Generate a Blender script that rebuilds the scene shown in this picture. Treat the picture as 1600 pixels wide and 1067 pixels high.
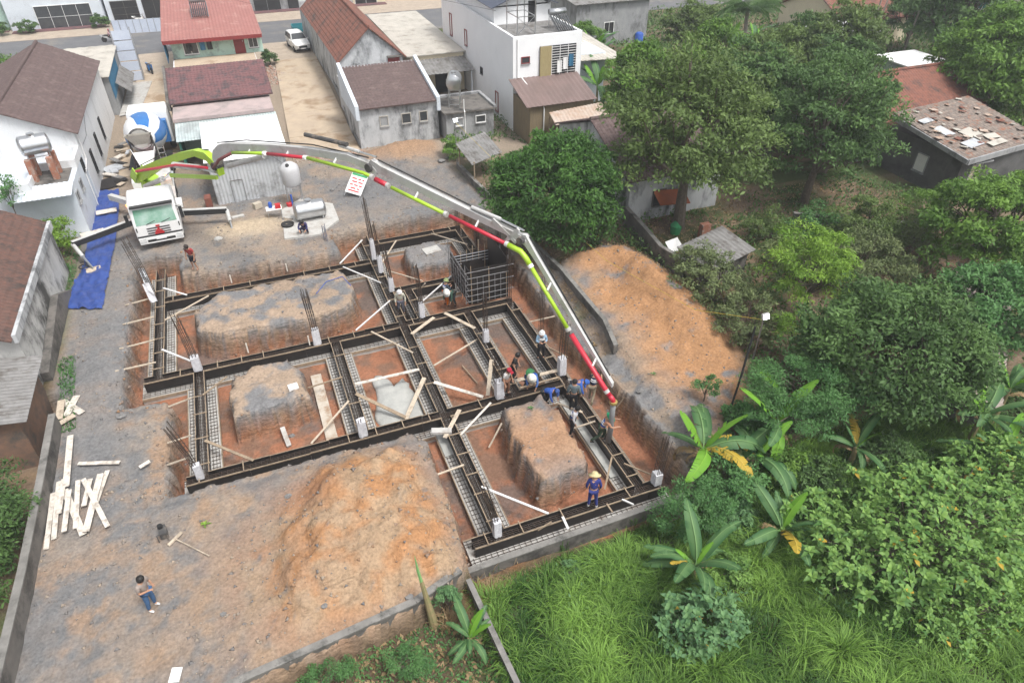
import bpy, math, random
import numpy as np
from mathutils import Vector, Matrix
random.seed(7); rng = np.random.default_rng(7)
S = bpy.context.scene; COL = S.collection
R = math.radians
for o in list(bpy.data.objects): bpy.data.objects.remove(o)
# ------------------------------------------------------------ camera, sky, sun, exposure
CH, PITCH, YAW, FPX = 20.0, R(37.2), R(21.6), 1067.0
cam = bpy.data.cameras.new('camera'); cam.sensor_width = 36; cam.lens = 36 * FPX / 1600; cam.clip_end = 600
camo = bpy.data.objects.new('camera', cam); COL.objects.link(camo)
camo.location = (0, 0, CH); camo.rotation_euler = (R(90) - PITCH, 0, -YAW); S.camera = camo
SUN_EL, SUN_AZ = 62, 150          # degrees; azimuth clockwise from +Y
w = bpy.data.worlds.new('World'); S.world = w; w.use_nodes = True
nt = w.node_tree; bg = nt.nodes['Background']
sky = nt.nodes.new('ShaderNodeTexSky'); sky.sky_type = 'NISHITA'; sky.sun_disc = False
sky.sun_elevation = R(SUN_EL); sky.sun_rotation = R(SUN_AZ); sky.air_density = 1.0; sky.dust_density = 4.0; sky.ozone_density = 1.0
hs = nt.nodes.new('ShaderNodeHueSaturation'); hs.inputs['Saturation'].default_value = 0.18
nt.links.new(sky.outputs[0], hs.inputs['Color']); nt.links.new(hs.outputs[0], bg.inputs[0]); bg.inputs[1].default_value = 0.125
sl = bpy.data.lights.new('sun', 'SUN'); sl.energy = 1.5; sl.angle = R(13); sl.color = (1, .965, .92)
so = bpy.data.objects.new('sun', sl); COL.objects.link(so)
dv = Vector((math.sin(R(SUN_AZ)) * math.cos(R(SUN_EL)), math.cos(R(SUN_AZ)) * math.cos(R(SUN_EL)), math.sin(R(SUN_EL))))
so.rotation_euler = dv.to_track_quat('Z', 'Y').to_euler(); so.location = dv * 60
S.view_settings.view_transform = 'Standard'; S.view_settings.look = 'None'; S.view_settings.exposure = 0.95; S.view_settings.gamma = 1
try: S.view_settings.use_curve_mapping = False
except Exception: pass
S.render.resolution_x, S.render.resolution_y = 1024, 682

# survey helper: where a sight line of the site survey meets the level z (metres)
_f = np.array([math.sin(YAW) * math.cos(PITCH), math.cos(YAW) * math.cos(PITCH), -math.sin(PITCH)])
_r = np.array([math.cos(YAW), -math.sin(YAW), 0.]); _d = np.cross(_f, _r)
def at(px, py, z=0.0):
    d = _f + _r * (px - 800) / FPX + _d * (py - 533.5) / FPX
    t = (z - CH) / d[2]
    return Vector((d[0] * t, d[1] * t, z))

# ------------------------------------------------------------ materials
MATS = {}
def mat(name, c1, c2=None, scale=3., rough=.85, metal=0., bump=.0, bscale=None, attr=None, detail=5, dirt=None, dscale=.6, dlo=.5, dhi=.65, coord='Object', stretch=None, spec=.3, trans=0., alpha=1.):
    if name in MATS: return MATS[name]
    m = bpy.data.materials.new(name); m.use_nodes = True; t = m.node_tree; N = t.nodes; L = t.links
    b = N['Principled BSDF']; b.inputs['Roughness'].default_value = rough; b.inputs['Metallic'].default_value = metal
    b.inputs['Specular IOR Level'].default_value = spec
    tc = N.new('ShaderNodeTexCoord'); src = tc.outputs[coord]
    if stretch:
        mp = N.new('ShaderNodeMapping'); mp.inputs['Scale'].default_value = stretch; L.new(src, mp.inputs[0]); src = mp.outputs[0]
    def noise(s, det=detail, ro=.6):
        n = N.new('ShaderNodeTexNoise'); n.inputs['Scale'].default_value = s; n.inputs['Detail'].default_value = det; n.inputs['Roughness'].default_value = ro
        L.new(src, n.inputs['Vector']); return n.outputs[0]
    def ramp(v, a, c):
        r = N.new('ShaderNodeMapRange'); r.inputs[1].default_value = a; r.inputs[2].default_value = c; L.new(v, r.inputs[0]); return r.outputs[0]
    def mix(fac, a, c, blend='MIX'):
        x = N.new('ShaderNodeMix'); x.data_type = 'RGBA'; x.blend_type = blend
        if isinstance(fac, (int, float)): x.inputs[0].default_value = fac
        else: L.new(fac, x.inputs[0])
        for i, q in ((6, a), (7, c)):
            if isinstance(q, tuple): x.inputs[i].default_value = (*q, 1)
            else: L.new(q, x.inputs[i])
        return x.outputs[2]
    c2 = c2 or tuple(v * .75 for v in c1)
    if attr:
        a = N.new('ShaderNodeAttribute'); a.attribute_name = attr
        if attr == 'col':
            v = mix(ramp(noise(scale), .3, .7), (.72, .72, .72), (1.2, 1.2, 1.2)); col = mix(1., a.outputs['Color'], v, 'MULTIPLY')
        else: col = mix(a.outputs['Fac'], c1, c2)
    else: col = mix(ramp(noise(scale), .3, .7), c1, c2)
    if dirt: col = mix(ramp(noise(dscale, 8, .7), dlo, dhi), col, dirt)
    L.new(col, b.inputs['Base Color'])
    if bump:
        bp = N.new('ShaderNodeBump'); bp.inputs['Strength'].default_value = 1; bp.inputs['Distance'].default_value = bump
        L.new(noise(bscale or scale * 3, 6), bp.inputs['Height']); L.new(bp.outputs[0], b.inputs['Normal'])
    if trans:
        out = N['Material Output']; tr = N.new('ShaderNodeBsdfTranslucent'); ms = N.new('ShaderNodeMixShader'); ms.inputs[0].default_value = trans
        L.new(col, tr.inputs[0]); L.new(b.outputs[0], ms.inputs[1]); L.new(tr.outputs[0], ms.inputs[2]); L.new(ms.outputs[0], out.inputs[0])
    MATS[name] = m; return m
def emis(name, c, s):
    m = bpy.data.materials.new(name); m.use_nodes = True; b = m.node_tree.nodes['Principled BSDF']
    b.inputs['Base Color'].default_value = (*c, 1); b.inputs['Emission Color'].default_value = (*c, 1); b.inputs['Emission Strength'].default_value = s
    MATS[name] = m; return m

# ------------------------------------------------------------ mesh helpers
class MB:
    def __init__(s): s.v = []; s.f = []; s.smooth = False
    def add(s, vs, fs):
        n = len(s.v); s.v += [tuple(p) for p in vs]; s.f += [tuple(i + n for i in f) for f in fs]; return s
    def box(s, c, d, rz=0, M=None):
        x, y, z = (q / 2 for q in d); ca, sa = math.cos(rz), math.sin(rz); vs = []
        for k in (-1, 1):
            for i, j in ((-1, -1), (1, -1), (1, 1), (-1, 1)):
                p = Vector((i * x, j * y, k * z))
                if M is not None: p = M @ p
                vs.append((c[0] + p.x * ca - p.y * sa, c[1] + p.x * sa + p.y * ca, c[2] + p.z))
        return s.add(vs, [(3, 2, 1, 0), (4, 5, 6, 7), (0, 1, 5, 4), (1, 2, 6, 5), (2, 3, 7, 6), (3, 0, 4, 7)])
    def bb(s, x0, y0, z0, x1, y1, z1): return s.box(((x0 + x1) / 2, (y0 + y1) / 2, (z0 + z1) / 2), (abs(x1 - x0), abs(y1 - y0), abs(z1 - z0)))
    def bar(s, a, b, w_, h_, up=(0, 0, 1)):
        a, b = Vector(a), Vector(b); d = (b - a); l = d.length
        if l < 1e-6: return s
        d.normalize(); u = Vector(up); sd = d.cross(u)
        if sd.length < 1e-3: sd = d.cross(Vector((1, 0, 0)))
        sd.normalize(); u = sd.cross(d)
        vs = [p + sd * (i * w_ / 2) + u * (j * h_ / 2) for p in (a, b) for i, j in ((-1, -1), (1, -1), (1, 1), (-1, 1))]
        return s.add(vs, [(0, 1, 2, 3), (7, 6, 5, 4), (0, 4, 5, 1), (1, 5, 6, 2), (2, 6, 7, 3), (3, 7, 4, 0)])
    def path(s, pts, r, n=8, cap=True):
        pts = [Vector(p) for p in pts]; rs = r if isinstance(r, (list, tuple)) else [r] * len(pts); base = len(s.v); pu = None
        for i, p in enumerate(pts):
            d = (pts[min(i + 1, len(pts) - 1)] - pts[max(i - 1, 0)]).normalized()
            u = pu if pu is not None else (Vector((0, 0, 1)) if abs(d.z) < .9 else Vector((1, 0, 0)))
            sd = d.cross(u); sd = sd.normalized() if sd.length > 1e-4 else Vector((1, 0, 0)); u = sd.cross(d); pu = u
            for k in range(n):
                a = 2 * math.pi * k / n; s.v.append(tuple(p + (sd * math.cos(a) + u * math.sin(a)) * rs[i]))
        for i in range(len(pts) - 1):
            for k in range(n):
                a = base + i * n; s.f.append((a + k, a + (k + 1) % n, a + n + (k + 1) % n, a + n + k))
        if cap:
            s.f.append(tuple(base + k for k in range(n))[::-1]); e = base + (len(pts) - 1) * n; s.f.append(tuple(e + k for k in range(n)))
        return s
    def tube(s, a, b, r, n=8, r2=None): return s.path([a, b], [r, r if r2 is None else r2], n)
    def prism(s, poly, z0, z1):
        n = len(poly); vs = [(x, y, z0) for x, y in poly] + [(x, y, z1) for x, y in poly]
        return s.add(vs, [tuple(range(n))[::-1], tuple(range(n, 2 * n))] + [(i, (i + 1) % n, n + (i + 1) % n, n + i) for i in range(n)])
    def extr(s, poly, vec):                      # closed 3-D polygon swept along vec
        n = len(poly); v2 = Vector(vec); vs = [Vector(p) for p in poly]; vs += [p + v2 for p in vs]
        return s.add(vs, [tuple(range(n))[::-1], tuple(range(n, 2 * n))] + [(i, (i + 1) % n, n + (i + 1) % n, n + i) for i in range(n)])
    def loft(s, rings, cap=True):
        n = len(rings[0]); b = len(s.v)
        for r_ in rings: s.v += [tuple(p) for p in r_]
        for i in range(len(rings) - 1):
            for k in range(n): a = b + i * n; s.f.append((a + k, a + (k + 1) % n, a + n + (k + 1) % n, a + n + k))
        if cap: s.f.append(tuple(b + k for k in range(n))[::-1]); e = b + (len(rings) - 1) * n; s.f.append(tuple(e + k for k in range(n)))
        return s
    def lathe(s, prof, c=(0, 0, 0), n=16, axis='Z'):  # prof [(r, h)]
        rg = []
        for r_, h in prof:
            q = []
            for k in range(n):
                a = 2 * math.pi * k / n; x, y, z = r_ * math.cos(a), r_ * math.sin(a), h
                if axis == 'X': x, y, z = z, x, y
                if axis == 'Y': x, y, z = y, z, x
                q.append((c[0] + x, c[1] + y, c[2] + z))
            rg.append(q)
        return s.loft(rg)
    def ell(s, c, r, nu=10, nv=6):
        prof = [(math.sin(math.pi * i / nv), -math.cos(math.pi * i / nv)) for i in range(nv + 1)]; rg = []
        for a_, h in prof: rg.append([(c[0] + r[0] * max(a_, .02) * math.cos(2 * math.pi * k / nu), c[1] + r[1] * max(a_, .02) * math.sin(2 * math.pi * k / nu), c[2] + r[2] * h) for k in range(nu)])
        return s.loft(rg)
    def relief(s, o, u, v, fn, nu, nv, thick=.05):   # sheet o + a*u + b*v, displaced along its normal by fn(a m, b m), with an underside
        o, u, v = Vector(o), Vector(u), Vector(v); lu, lv = u.length, v.length; n = u.cross(v).normalized(); b = len(s.v)
        for j in range(nv + 1):
            for i in range(nu + 1):
                a, c = i / nu, j / nv; s.v.append(tuple(o + u * a + v * c + n * fn(a * lu, c * lv)))
        for j in range(nv):
            for i in range(nu): k = b + j * (nu + 1) + i; s.f.append((k, k + 1, k + nu + 2, k + nu + 1))
        q = len(s.v); m = -n * thick
        s.v += [tuple(o + m), tuple(o + u + m), tuple(o + u + v + m), tuple(o + v + m)]
        e = [b, b + nu, b + (nv + 1) * (nu + 1) - 1, b + nv * (nu + 1)]
        s.f.append((q + 3, q + 2, q + 1, q)); bot = [b + i for i in range(nu + 1)]; top = [b + nv * (nu + 1) + i for i in range(nu + 1)]
        lef = [b + j * (nu + 1) for j in range(nv + 1)]; rig = [b + j * (nu + 1) + nu for j in range(nv + 1)]
        s.f.append(tuple(bot[::-1]) + (q, q + 1)); s.f.append(tuple(top) + (q + 2, q + 3)); s.f.append(tuple(lef) + (q + 3, q)); s.f.append(tuple(rig[::-1]) + (q + 1, q + 2))
        return s
def corr(p=.2, a=.018): return lambda x, y: a * math.sin(2 * math.pi * x / p)
def tiles(wd=.24, ln=.34, a=.03, b=.035):
    return lambda x, y: a * abs(math.sin(math.pi * x / wd)) + b * (1 - (y / ln) % 1.) + .015 * math.sin(x * .9 + y * 1.7)
def corr_sheet(mb, o, u, v, p=.2, a=.018, thick=.02):
    lu = Vector(u).length; return mb.relief(o, u, v, corr(p, a), max(4, min(260, int(lu / p * 4))), 1, thick)
def tile_sheet(mb, o, u, v, wd=.26, ln=.36, a=.03, b=.035):   # u along ridge, v down to up the slope
    lu, lv = Vector(u).length, Vector(v).length; n = max(2, int(lv / ln)); ln2 = lv / n
    nv = n * 3; return mb.relief(o, u, v, lambda x, y: a * abs(math.sin(math.pi * x / wd)) + b * (1 - (min(y / ln2, n - 1e-4)) % 1.), max(6, min(220, int(lu / wd * 4))), nv, .05)

WM = {}
def mesh_obj(name, me, material, parent=None, smooth=False):
    me.materials.append(material) if material else None
    if smooth: me.polygons.foreach_set('use_smooth', [True] * len(me.polygons))
    o = bpy.data.objects.new(name, me); COL.objects.link(o)
    if parent is not None: o.parent = parent
    return o
def obj(name, mb, material, parent=None, local=False, smooth=False):
    """one mesh object; vertices are world metres unless local (then in the parent's frame)"""
    vs = mb.v
    if parent is not None and not local:
        mi = WM.get(parent.name, Matrix()).inverted(); vs = [tuple(mi @ Vector(p)) for p in vs]
    me = bpy.data.meshes.new(name); me.from_pydata(vs, [], mb.f); me.update()
    o = mesh_obj(name, me, material if not isinstance(material, str) else MATS[material], parent, smooth)
    WM[o.name] = WM.get(parent.name, Matrix()) if parent is not None else Matrix()
    return o
def tag(o, label=None, cat=None, group=None, kind=None):
    if label: o['label'] = label
    if cat: o['category'] = cat
    if group: o['group'] = group
    if kind: o['kind'] = kind
    return o
def thing(name, label, cat, loc=(0, 0, 0), rz=0, group=None):
    o = bpy.data.objects.new(name, None); COL.objects.link(o); o.empty_display_size = .3
    o.location = loc; o.rotation_euler = (0, 0, rz); WM[o.name] = Matrix.Translation(Vector(loc)) @ Matrix.Rotation(rz, 4, 'Z')
    o['kind'] = 'thing'; return tag(o, label, cat, group)
def solo(name, mb, material, label, cat, loc, group=None, smooth=False, kind=None):   # a thing that is one mesh, origin at its base
    l = Vector(loc); vs = [tuple(Vector(p) - l) for p in mb.v]; me = bpy.data.meshes.new(name); me.from_pydata(vs, [], mb.f); me.update()
    o = mesh_obj(name, me, MATS[material] if isinstance(material, str) else material, None, smooth); o.location = l; WM[o.name] = Matrix.Translation(l)
    return tag(o, label, cat, group, kind or 'thing')
def copy_tree(o, parent=None):
    c = o.copy(); COL.objects.link(c)
    if parent is not None: c.parent = parent; c.matrix_parent_inverse = o.matrix_parent_inverse
    for ch in [q for q in bpy.data.objects if q.parent == o]: copy_tree(ch, c)
    return c
def np_mesh(name, V, quads=None, tris=None, attrs=None):
    me = bpy.data.meshes.new(name); V = np.asarray(V, np.float32); me.vertices.add(len(V)); me.vertices.foreach_set('co', V.ravel())
    nq = 0 if quads is None else len(quads); n3 = 0 if tris is None else len(tris)
    loops = np.concatenate([np.asarray(q, np.int32).ravel() for q in (quads, tris) if q is not None])
    me.loops.add(len(loops)); me.loops.foreach_set('vertex_index', loops); me.polygons.add(nq + n3)
    tot = np.concatenate([np.full(nq, 4, np.int32), np.full(n3, 3, np.int32)]); st = np.concatenate([[0], np.cumsum(tot)[:-1]]).astype(np.int32)
    me.polygons.foreach_set('loop_start', st); me.polygons.foreach_set('loop_total', tot)
    for k, a in (attrs or {}).items():
        if a.ndim == 1: x = me.attributes.new(k, 'FLOAT', 'POINT'); x.data.foreach_set('value', a.astype(np.float32))
        else:
            x = me.attributes.new(k, 'FLOAT_COLOR', 'POINT'); c = np.ones((len(a), 4), np.float32); c[:, :3] = a; x.data.foreach_set('color', c.ravel())
    me.update(calc_edges=True); return me
# value noise
_tab = rng.random((256, 256))
def vnoise(x, y):
    xi = np.floor(x).astype(int); yi = np.floor(y).astype(int); fx = x - xi; fy = y - yi; fx = fx * fx * (3 - 2 * fx); fy = fy * fy * (3 - 2 * fy)
    g = lambda i, j: _tab[i % 256, j % 256]
    return (g(xi, yi) * (1 - fx) + g(xi + 1, yi) * fx) * (1 - fy) + (g(xi, yi + 1) * (1 - fx) + g(xi + 1, yi + 1) * fx) * fy
def fbm(x, y, o=5, s=1.):
    r_ = 0; a = .5; t = 0
    for i in range(o): r_ = r_ + a * vnoise(x * s + 17.3 * i, y * s + 9.1 * i); t += a; a *= .5; s *= 2.07
    return r_ / t
def sdist(x, y, poly):       # signed distance to polygon, positive inside
    d = np.full(x.shape, 1e9); ins = np.zeros(x.shape, bool); n = len(poly)
    for i in range(n):
        ax, ay = poly[i]; bx, by = poly[(i + 1) % n]; ex, ey = bx - ax, by - ay
        t = np.clip(((x - ax) * ex + (y - ay) * ey) / (ex * ex + ey * ey + 1e-12), 0, 1)
        d = np.minimum(d, (x - ax - t * ex) ** 2 + (y - ay - t * ey) ** 2)
        c = ((ay > y) != (by > y)) & (x < (bx - ax) * (y - ay) / (by - ay + 1e-12) + ax); ins ^= c
    return np.sqrt(d) * np.where(ins, 1, -1)
def sst(a, b, x): t = np.clip((x - a) / (b - a), 0, 1); return t * t * (3 - 2 * t)
# ------------------------------------------------------------ the ground: one sheet with the dug foundation pit
PIT = [(-7.75, 26.4), (-5.8, 26.3), (-5.8, 20.45), (3.75, 20.35), (4.0, 19.6), (3.95, 17.0), (3.75, 13.0), (12.6, 13.0), (13.1, 14.2), (13.3, 16.3), (13.05, 19.9), (12.9, 23.5), (12.85, 29.9), (12.6, 35.6), (12.3, 39.4), (6.8, 39.3), (3.5, 38.6), (3.5, 36.45), (-1.2, 36.8), (-5.2, 37.3), (-5.2, 39.4), (-6.9, 40.0), (-7.6, 39.4)]
FLOOR = -1.6
LUMPS = [([(-4.6, 32.9), (-3.4, 34.4), (-.4, 34.6), (3.1, 34.5), (3.6, 32.6), (3.3, 30.9), (2.0, 30.35), (-.5, 30.35), (-3.8, 30.7), (-4.5, 31.4)], -.02, .5),
         ([(-3.2, 26.5), (-2.2, 27.2), (-.7, 27.2), (-.1, 26.2), (-.15, 24.4), (-1.8, 24.0), (-3.2, 24.1)], .0, .45),
         ([(7.2, 36.3), (9.2, 36.6), (9.9, 35.4), (9.8, 33.8), (8.6, 33.7), (7.2, 34.0)], -.45, .35),
         ([(7.55, 20.4), (9.45, 20.4), (9.75, 19.3), (9.55, 16.25), (7.5, 15.95), (7.35, 18.6)], .05, .4)]
WALLF = [(-12, 11.2), (-6, 11.9), (-3.5, 12.2), (-1.4, 12.4), (1.7, 12.75), (3.5, 13.35), (3.7, 13.75), (13.2, 13.9), (14.0, 13.9), (16.5, 14.4), (60, 15)]
def wall_y(x): return np.interp(x, [p[0] for p in WALLF], [p[1] for p in WALLF])
def gauss(x, y, cx, cy, rx, ry, p=1.): return np.exp(-(((x - cx) / rx) ** 2 + ((y - cy) / ry) ** 2) ** p)
SOILR = [(13.4, 14.3), (14.6, 14.6), (17.0, 16.3), (18.8, 19.4), (19.6, 23.0), (19.6, 26.3), (18.2, 29.7), (15.6, 30.4), (14.6, 29.4), (14.4, 23), (13.4, 21.5)]
def ground(x, y, full=False):
    x = np.asarray(x, float); y = np.asarray(y, float); n1 = fbm(x, y, 4, .35); n2 = fbm(x + 50, y, 5, 1.6); n3 = fbm(x, y + 70, 4, 5.)
    site = sst(-.6, .3, sdist(x, y, [(-10.2, 11), (13.6, 11), (13.6, 41), (13, 50), (-8, 50), (-10.6, 50)]))
    h = (n1 - .5) * .16 + (n2 - .5) * .16 * site - np.abs(n3 - .5) * .13 * site; rut = np.abs(((x + .12 * y + .5 * np.sin(y * .25)) % 1.9) - .95); h = h - .05 * sst(.28, .12, rut) * gauss(x, y, -7.0, 19, 2.6, 9, 2.)
    # low garden in front of the block wall, and beyond the left wall
    low = sst(.0, .12, wall_y(x) - .1 - y); h = h * (1 - low) + low * (-1.1 + (n1 - .5) * .3 - .75 * sst(1.7, .3, wall_y(x) - y) * sst(3.7, 4.2, x) * sst(15.5, 13.5, x))
    lw = sst(.0, .15, -10.15 - x) * sst(28.5, 28.2, y) * (1 - low); h = h * (1 - lw) + lw * (-.9)
    # spoil heaps
    m = sst(-.1, 1.9, sdist(x, y, [(-2.3, 12.8), (-2.9, 15), (-2.2, 17.6), (-.6, 19.8), (3.0, 20.2), (3.75, 19.5), (3.6, 13.0)]) + .7 * (n2 - .5)) * (1 - low)
    h = h + m * (.78 + .5 * (n2 - .5) - .2 * np.abs(n3 - .5)) + gauss(x, y, .3, 17.6, 1.3, 1.2) * .3
    h = h + gauss(x, y, -1.2, 41.2, 2.6, 1.3) * .3 + gauss(x, y, 11.0, 49.4, 3.4, 1.1) * 1.0 * sst(51.2, 50.4, y) + gauss(x, y, 9.5, 45.0, 3.6, 2.6) * (.55 + .5 * (n2 - .5)) + gauss(x, y, 6.0, 47.5, 1.5, 1.2) * .35
    dr = sdist(x, y, SOILR) + (n2 - .5) * .8
    sr = sst(-1.1, .5, dr); h = h - gauss(x, y, 13.6, 26, .75, 7., 2.) * .55; h = h + sr * (.15 + .3 * (n2 - .5) - .12 * np.abs(n3 - .5)) + gauss(x, y, 18.4, 25.0, 1.3, 5.5) * 1.15 + gauss(x, y, 16.6, 29.6, 1.6, .8) * .6
    # the pit, its banks and the blocks of soil left standing
    dp = sdist(x, y, PIT) + (n2 - .5) * .4 + (n3 - .5) * .1
    pit = sst(-.06, .24, dp) * (1 - low); rd = sst(.5, -.05, np.abs(dp + .25)) * .12 * sst(.1, -.1, dp)
    h = h - rd * (1 - low)
    h = h * (1 - pit) + pit * (FLOOR + (n2 - .5) * .14)
    lump = np.zeros_like(h)
    for poly, top, sl in LUMPS:
        d = sdist(x, y, poly) + (n2 - .5) * .5 + (n3 - .5) * .1; k = sst(-sl * .55, .05, d)
        t = FLOOR * (1 - k) + (top + (n1 - .5) * .16 + (n2 - .5) * .2 + (np.abs(n3 - .5) * -.2) - .07 * sst(.3, .05, d)) * k; h = np.maximum(h, np.where(k > 0, t, h)); lump = np.maximum(lump, k)
    if not full: return h
    return h, dict(n1=n1, n2=n2, n3=n3, site=site, low=low, lw=lw, m=m, sr=sr, pit=pit, lump=lump, dp=dp)
def gz(x, y): return float(ground(np.array([x]), np.array([y]))[0])
def axis(a, f0, f1, b, st, g=1.12):
    fine = np.arange(f0, f1, st); lo = [f0]; hi = [fine[-1]]; s_ = st
    while lo[-1] > a: s_ = min(s_ * g, 6); lo.append(lo[-1] - s_)
    s_ = st
    while hi[-1] < b: s_ = min(s_ * g, 6); hi.append(hi[-1] + s_)
    return np.concatenate([lo[1:][::-1], fine, hi[1:]])
gx = axis(-90, -10.9, 20.4, 190, .105); gy = axis(-30, 10.9, 46.5, 240, .105)
GX, GY = np.meshgrid(gx, gy); Hh, A = ground(GX.ravel(), GY.ravel(), True); X_, Y_ = GX.ravel(), GY.ravel()
def lerp(a, b, t): return a + (np.asarray(b) - a) * np.clip(t, 0, 1)[:, None]
slate = np.array([.165, .164, .165]); beige = np.array([.288, .232, .182]); orange = np.array([.31, .195, .118]); red = np.array([.30, .135, .078]); litter = np.array([.185, .135, .095]); moss = np.array([.06, .085, .03]); sand = np.array([.43, .345, .245]); mud = np.array([.20, .15, .115])
q1 = fbm(X_ + 11, Y_ + 3, 5, .45); q2 = fbm(X_, Y_ + 31, 5, 1.3); q3 = fbm(X_ + 91, Y_, 5, 3.1); q4 = fbm(X_ * .5 + 7, Y_ * .5, 4, 2.2)
c = np.tile(litter, (len(X_), 1)); c = lerp(c, moss, sst(.42, .6, q1)); c = lerp(c, np.array([.23, .16, .10]), sst(.55, .75, q2) * .7)
back = sst(44, 48, Y_) * sst(24, 20, X_)                         # yards between the houses
c = lerp(c, np.array([.27, .22, .17]), back)
st_ = np.tile(slate, (len(X_), 1)); st_ = lerp(st_, beige, sst(.3, .72, q1 + .35 * (q2 - .5) + .35 * (q3 - .5)) * .85); st_ = lerp(st_, orange, sst(.46, .74, q2 + .4 * (q1 - .5) + .4 * (q3 - .5)) * (.65 - .4 * sst(34, 38, Y_)))
st_ = lerp(st_, slate * .8, sst(.55, .7, q3) * .45)
# strip beside the pump truck is slate; spoil heap is orange; sand by the tank
st_ = lerp(st_, slate * 1.05, gauss(X_, Y_, -8.7, 31, 1.6, 12, 2.) * .75)
st_ = lerp(st_, beige, gauss(X_, Y_, -1, 41, 5.5, 3.2, 2.) * .65 * sst(.3, .5, q2)); st_ = lerp(st_, sand, gauss(X_, Y_, -1.2, 41.2, 2.4, 1.2, 2.) * .9)
st_ = lerp(st_, slate * .95, gauss(X_, Y_, 8.5, 43.5, 4.5, 3.5, 2.) * .8 * sst(.38, .52, q2 + .1)); st_ = lerp(st_, orange * .95, gauss(X_, Y_, 11, 49.4, 4., 1.6, 2.) * .9)
st_ = lerp(st_, lerp(np.tile(np.array([.36, .19, .092]), (len(X_), 1)), np.array([.335, .235, .15]), sst(.32, .62, q2)), np.clip(A['m'] * 1.3 + gauss(X_, Y_, .2, 15.5, 4.6, 4.0, 2.) * .85, 0, 1) * sst(.2, .42, q3 + .12))
st_ = lerp(st_, beige * np.array([.92, .85, .8]), gauss(X_, Y_, -4.5, 15.5, 4.5, 4.5, 2.) * .5 * sst(.3, .6, q3)); st_ = lerp(st_, orange * np.array([1, .8, .7]), gauss(X_, Y_, -.6, 18.3, .9, .8) * .9)
c = lerp(c, st_, A['site'])
sr_ = lerp(np.tile(slate * 1.1, (len(X_), 1)), beige * .92, sst(.42, .56, q2 + .2 * (q1 - .5))); sr_ = lerp(sr_, np.array([.38, .205, .10]), sst(13.6, 17.2, X_ + 2. * (q1 - .5) * 2) * .95 * sst(.3, .5, q2 + .1)); c = lerp(c, sr_, A['sr'])
# cut faces: slate crust, then brown, then red clay
zz = Hh; cut = np.clip(A['pit'] * 1.6, 0, 1); lay = zz + .45 * (q2 - .5) + .2 * (q3 - .5)
fc = np.tile(np.array([.165, .160, .156]), (len(X_), 1)); fc = lerp(fc, np.array([.235, .155, .10]), sst(-.22, -.65, lay)); fc = lerp(fc, np.array([.265, .125, .068]), sst(-.75, -1.2, lay)); fc = lerp(fc, mud, sst(.55, .7, q3) * .5)
right = sst(11.8, 12.4, X_); fc = lerp(fc, lerp(np.tile(np.array([.29, .17, .092]), (len(X_), 1)), np.array([.235, .145, .09]), sst(.4, .6, q3)), right * sst(.12, -.12, zz))
fl = lerp(np.tile(red, (len(X_), 1)), np.array([.20, .115, .078]), sst(.42, .62, q2)); fl = lerp(fl, np.array([.12, .10, .09]), sst(.52, .68, q1 + .3 * (q3 - .5)) * .8)
fc = lerp(fc, fl, sst(-1.38, -1.5, zz)); c = lerp(c, fc, cut * np.maximum(sst(-.02, -.3, zz), right * sst(.1, -.05, zz)))
ltop = lerp(np.tile(np.array([.18, .178, .18]), (len(X_), 1)), np.array([.33, .25, .185]), sst(.36, .56, q2 + .3 * (q1 - .45))); ltop = lerp(ltop, np.array([.34, .205, .125]), sst(16, 9, np.abs(Y_ - 18) * 2 + 9) * sst(6.5, 7, X_) * sst(.25, .45, q2 + .1)); ltop = lerp(ltop, np.array([.185, .186, .19]), sst(7.0, 7.2, X_) * sst(32.5, 33.3, Y_) * .85)
c = lerp(c, ltop, A['lump'] * sst(-.55, -.2, zz - np.where((X_ > 6.8) & (Y_ > 33), -.45, 0)) * sst(.3, .7, A['lump']))
c = lerp(c, slate * .92, sst(.3, .6, A['lump']) * sst(1.0, .93, A['lump']) * sst(-.75, -.3, zz) * .75)
c = lerp(c, np.array([.05, .06, .024]), A['low'] * .9 * sst(-2, 3.2, X_)); c = lerp(c, np.array([.10, .07, .045]), A['low'] * sst(3.5, 2, X_) * .9)  # soil under the grass coloured darker to stand in for shade in the gaps
c = c * (.86 + .28 * q3)[:, None]
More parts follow.
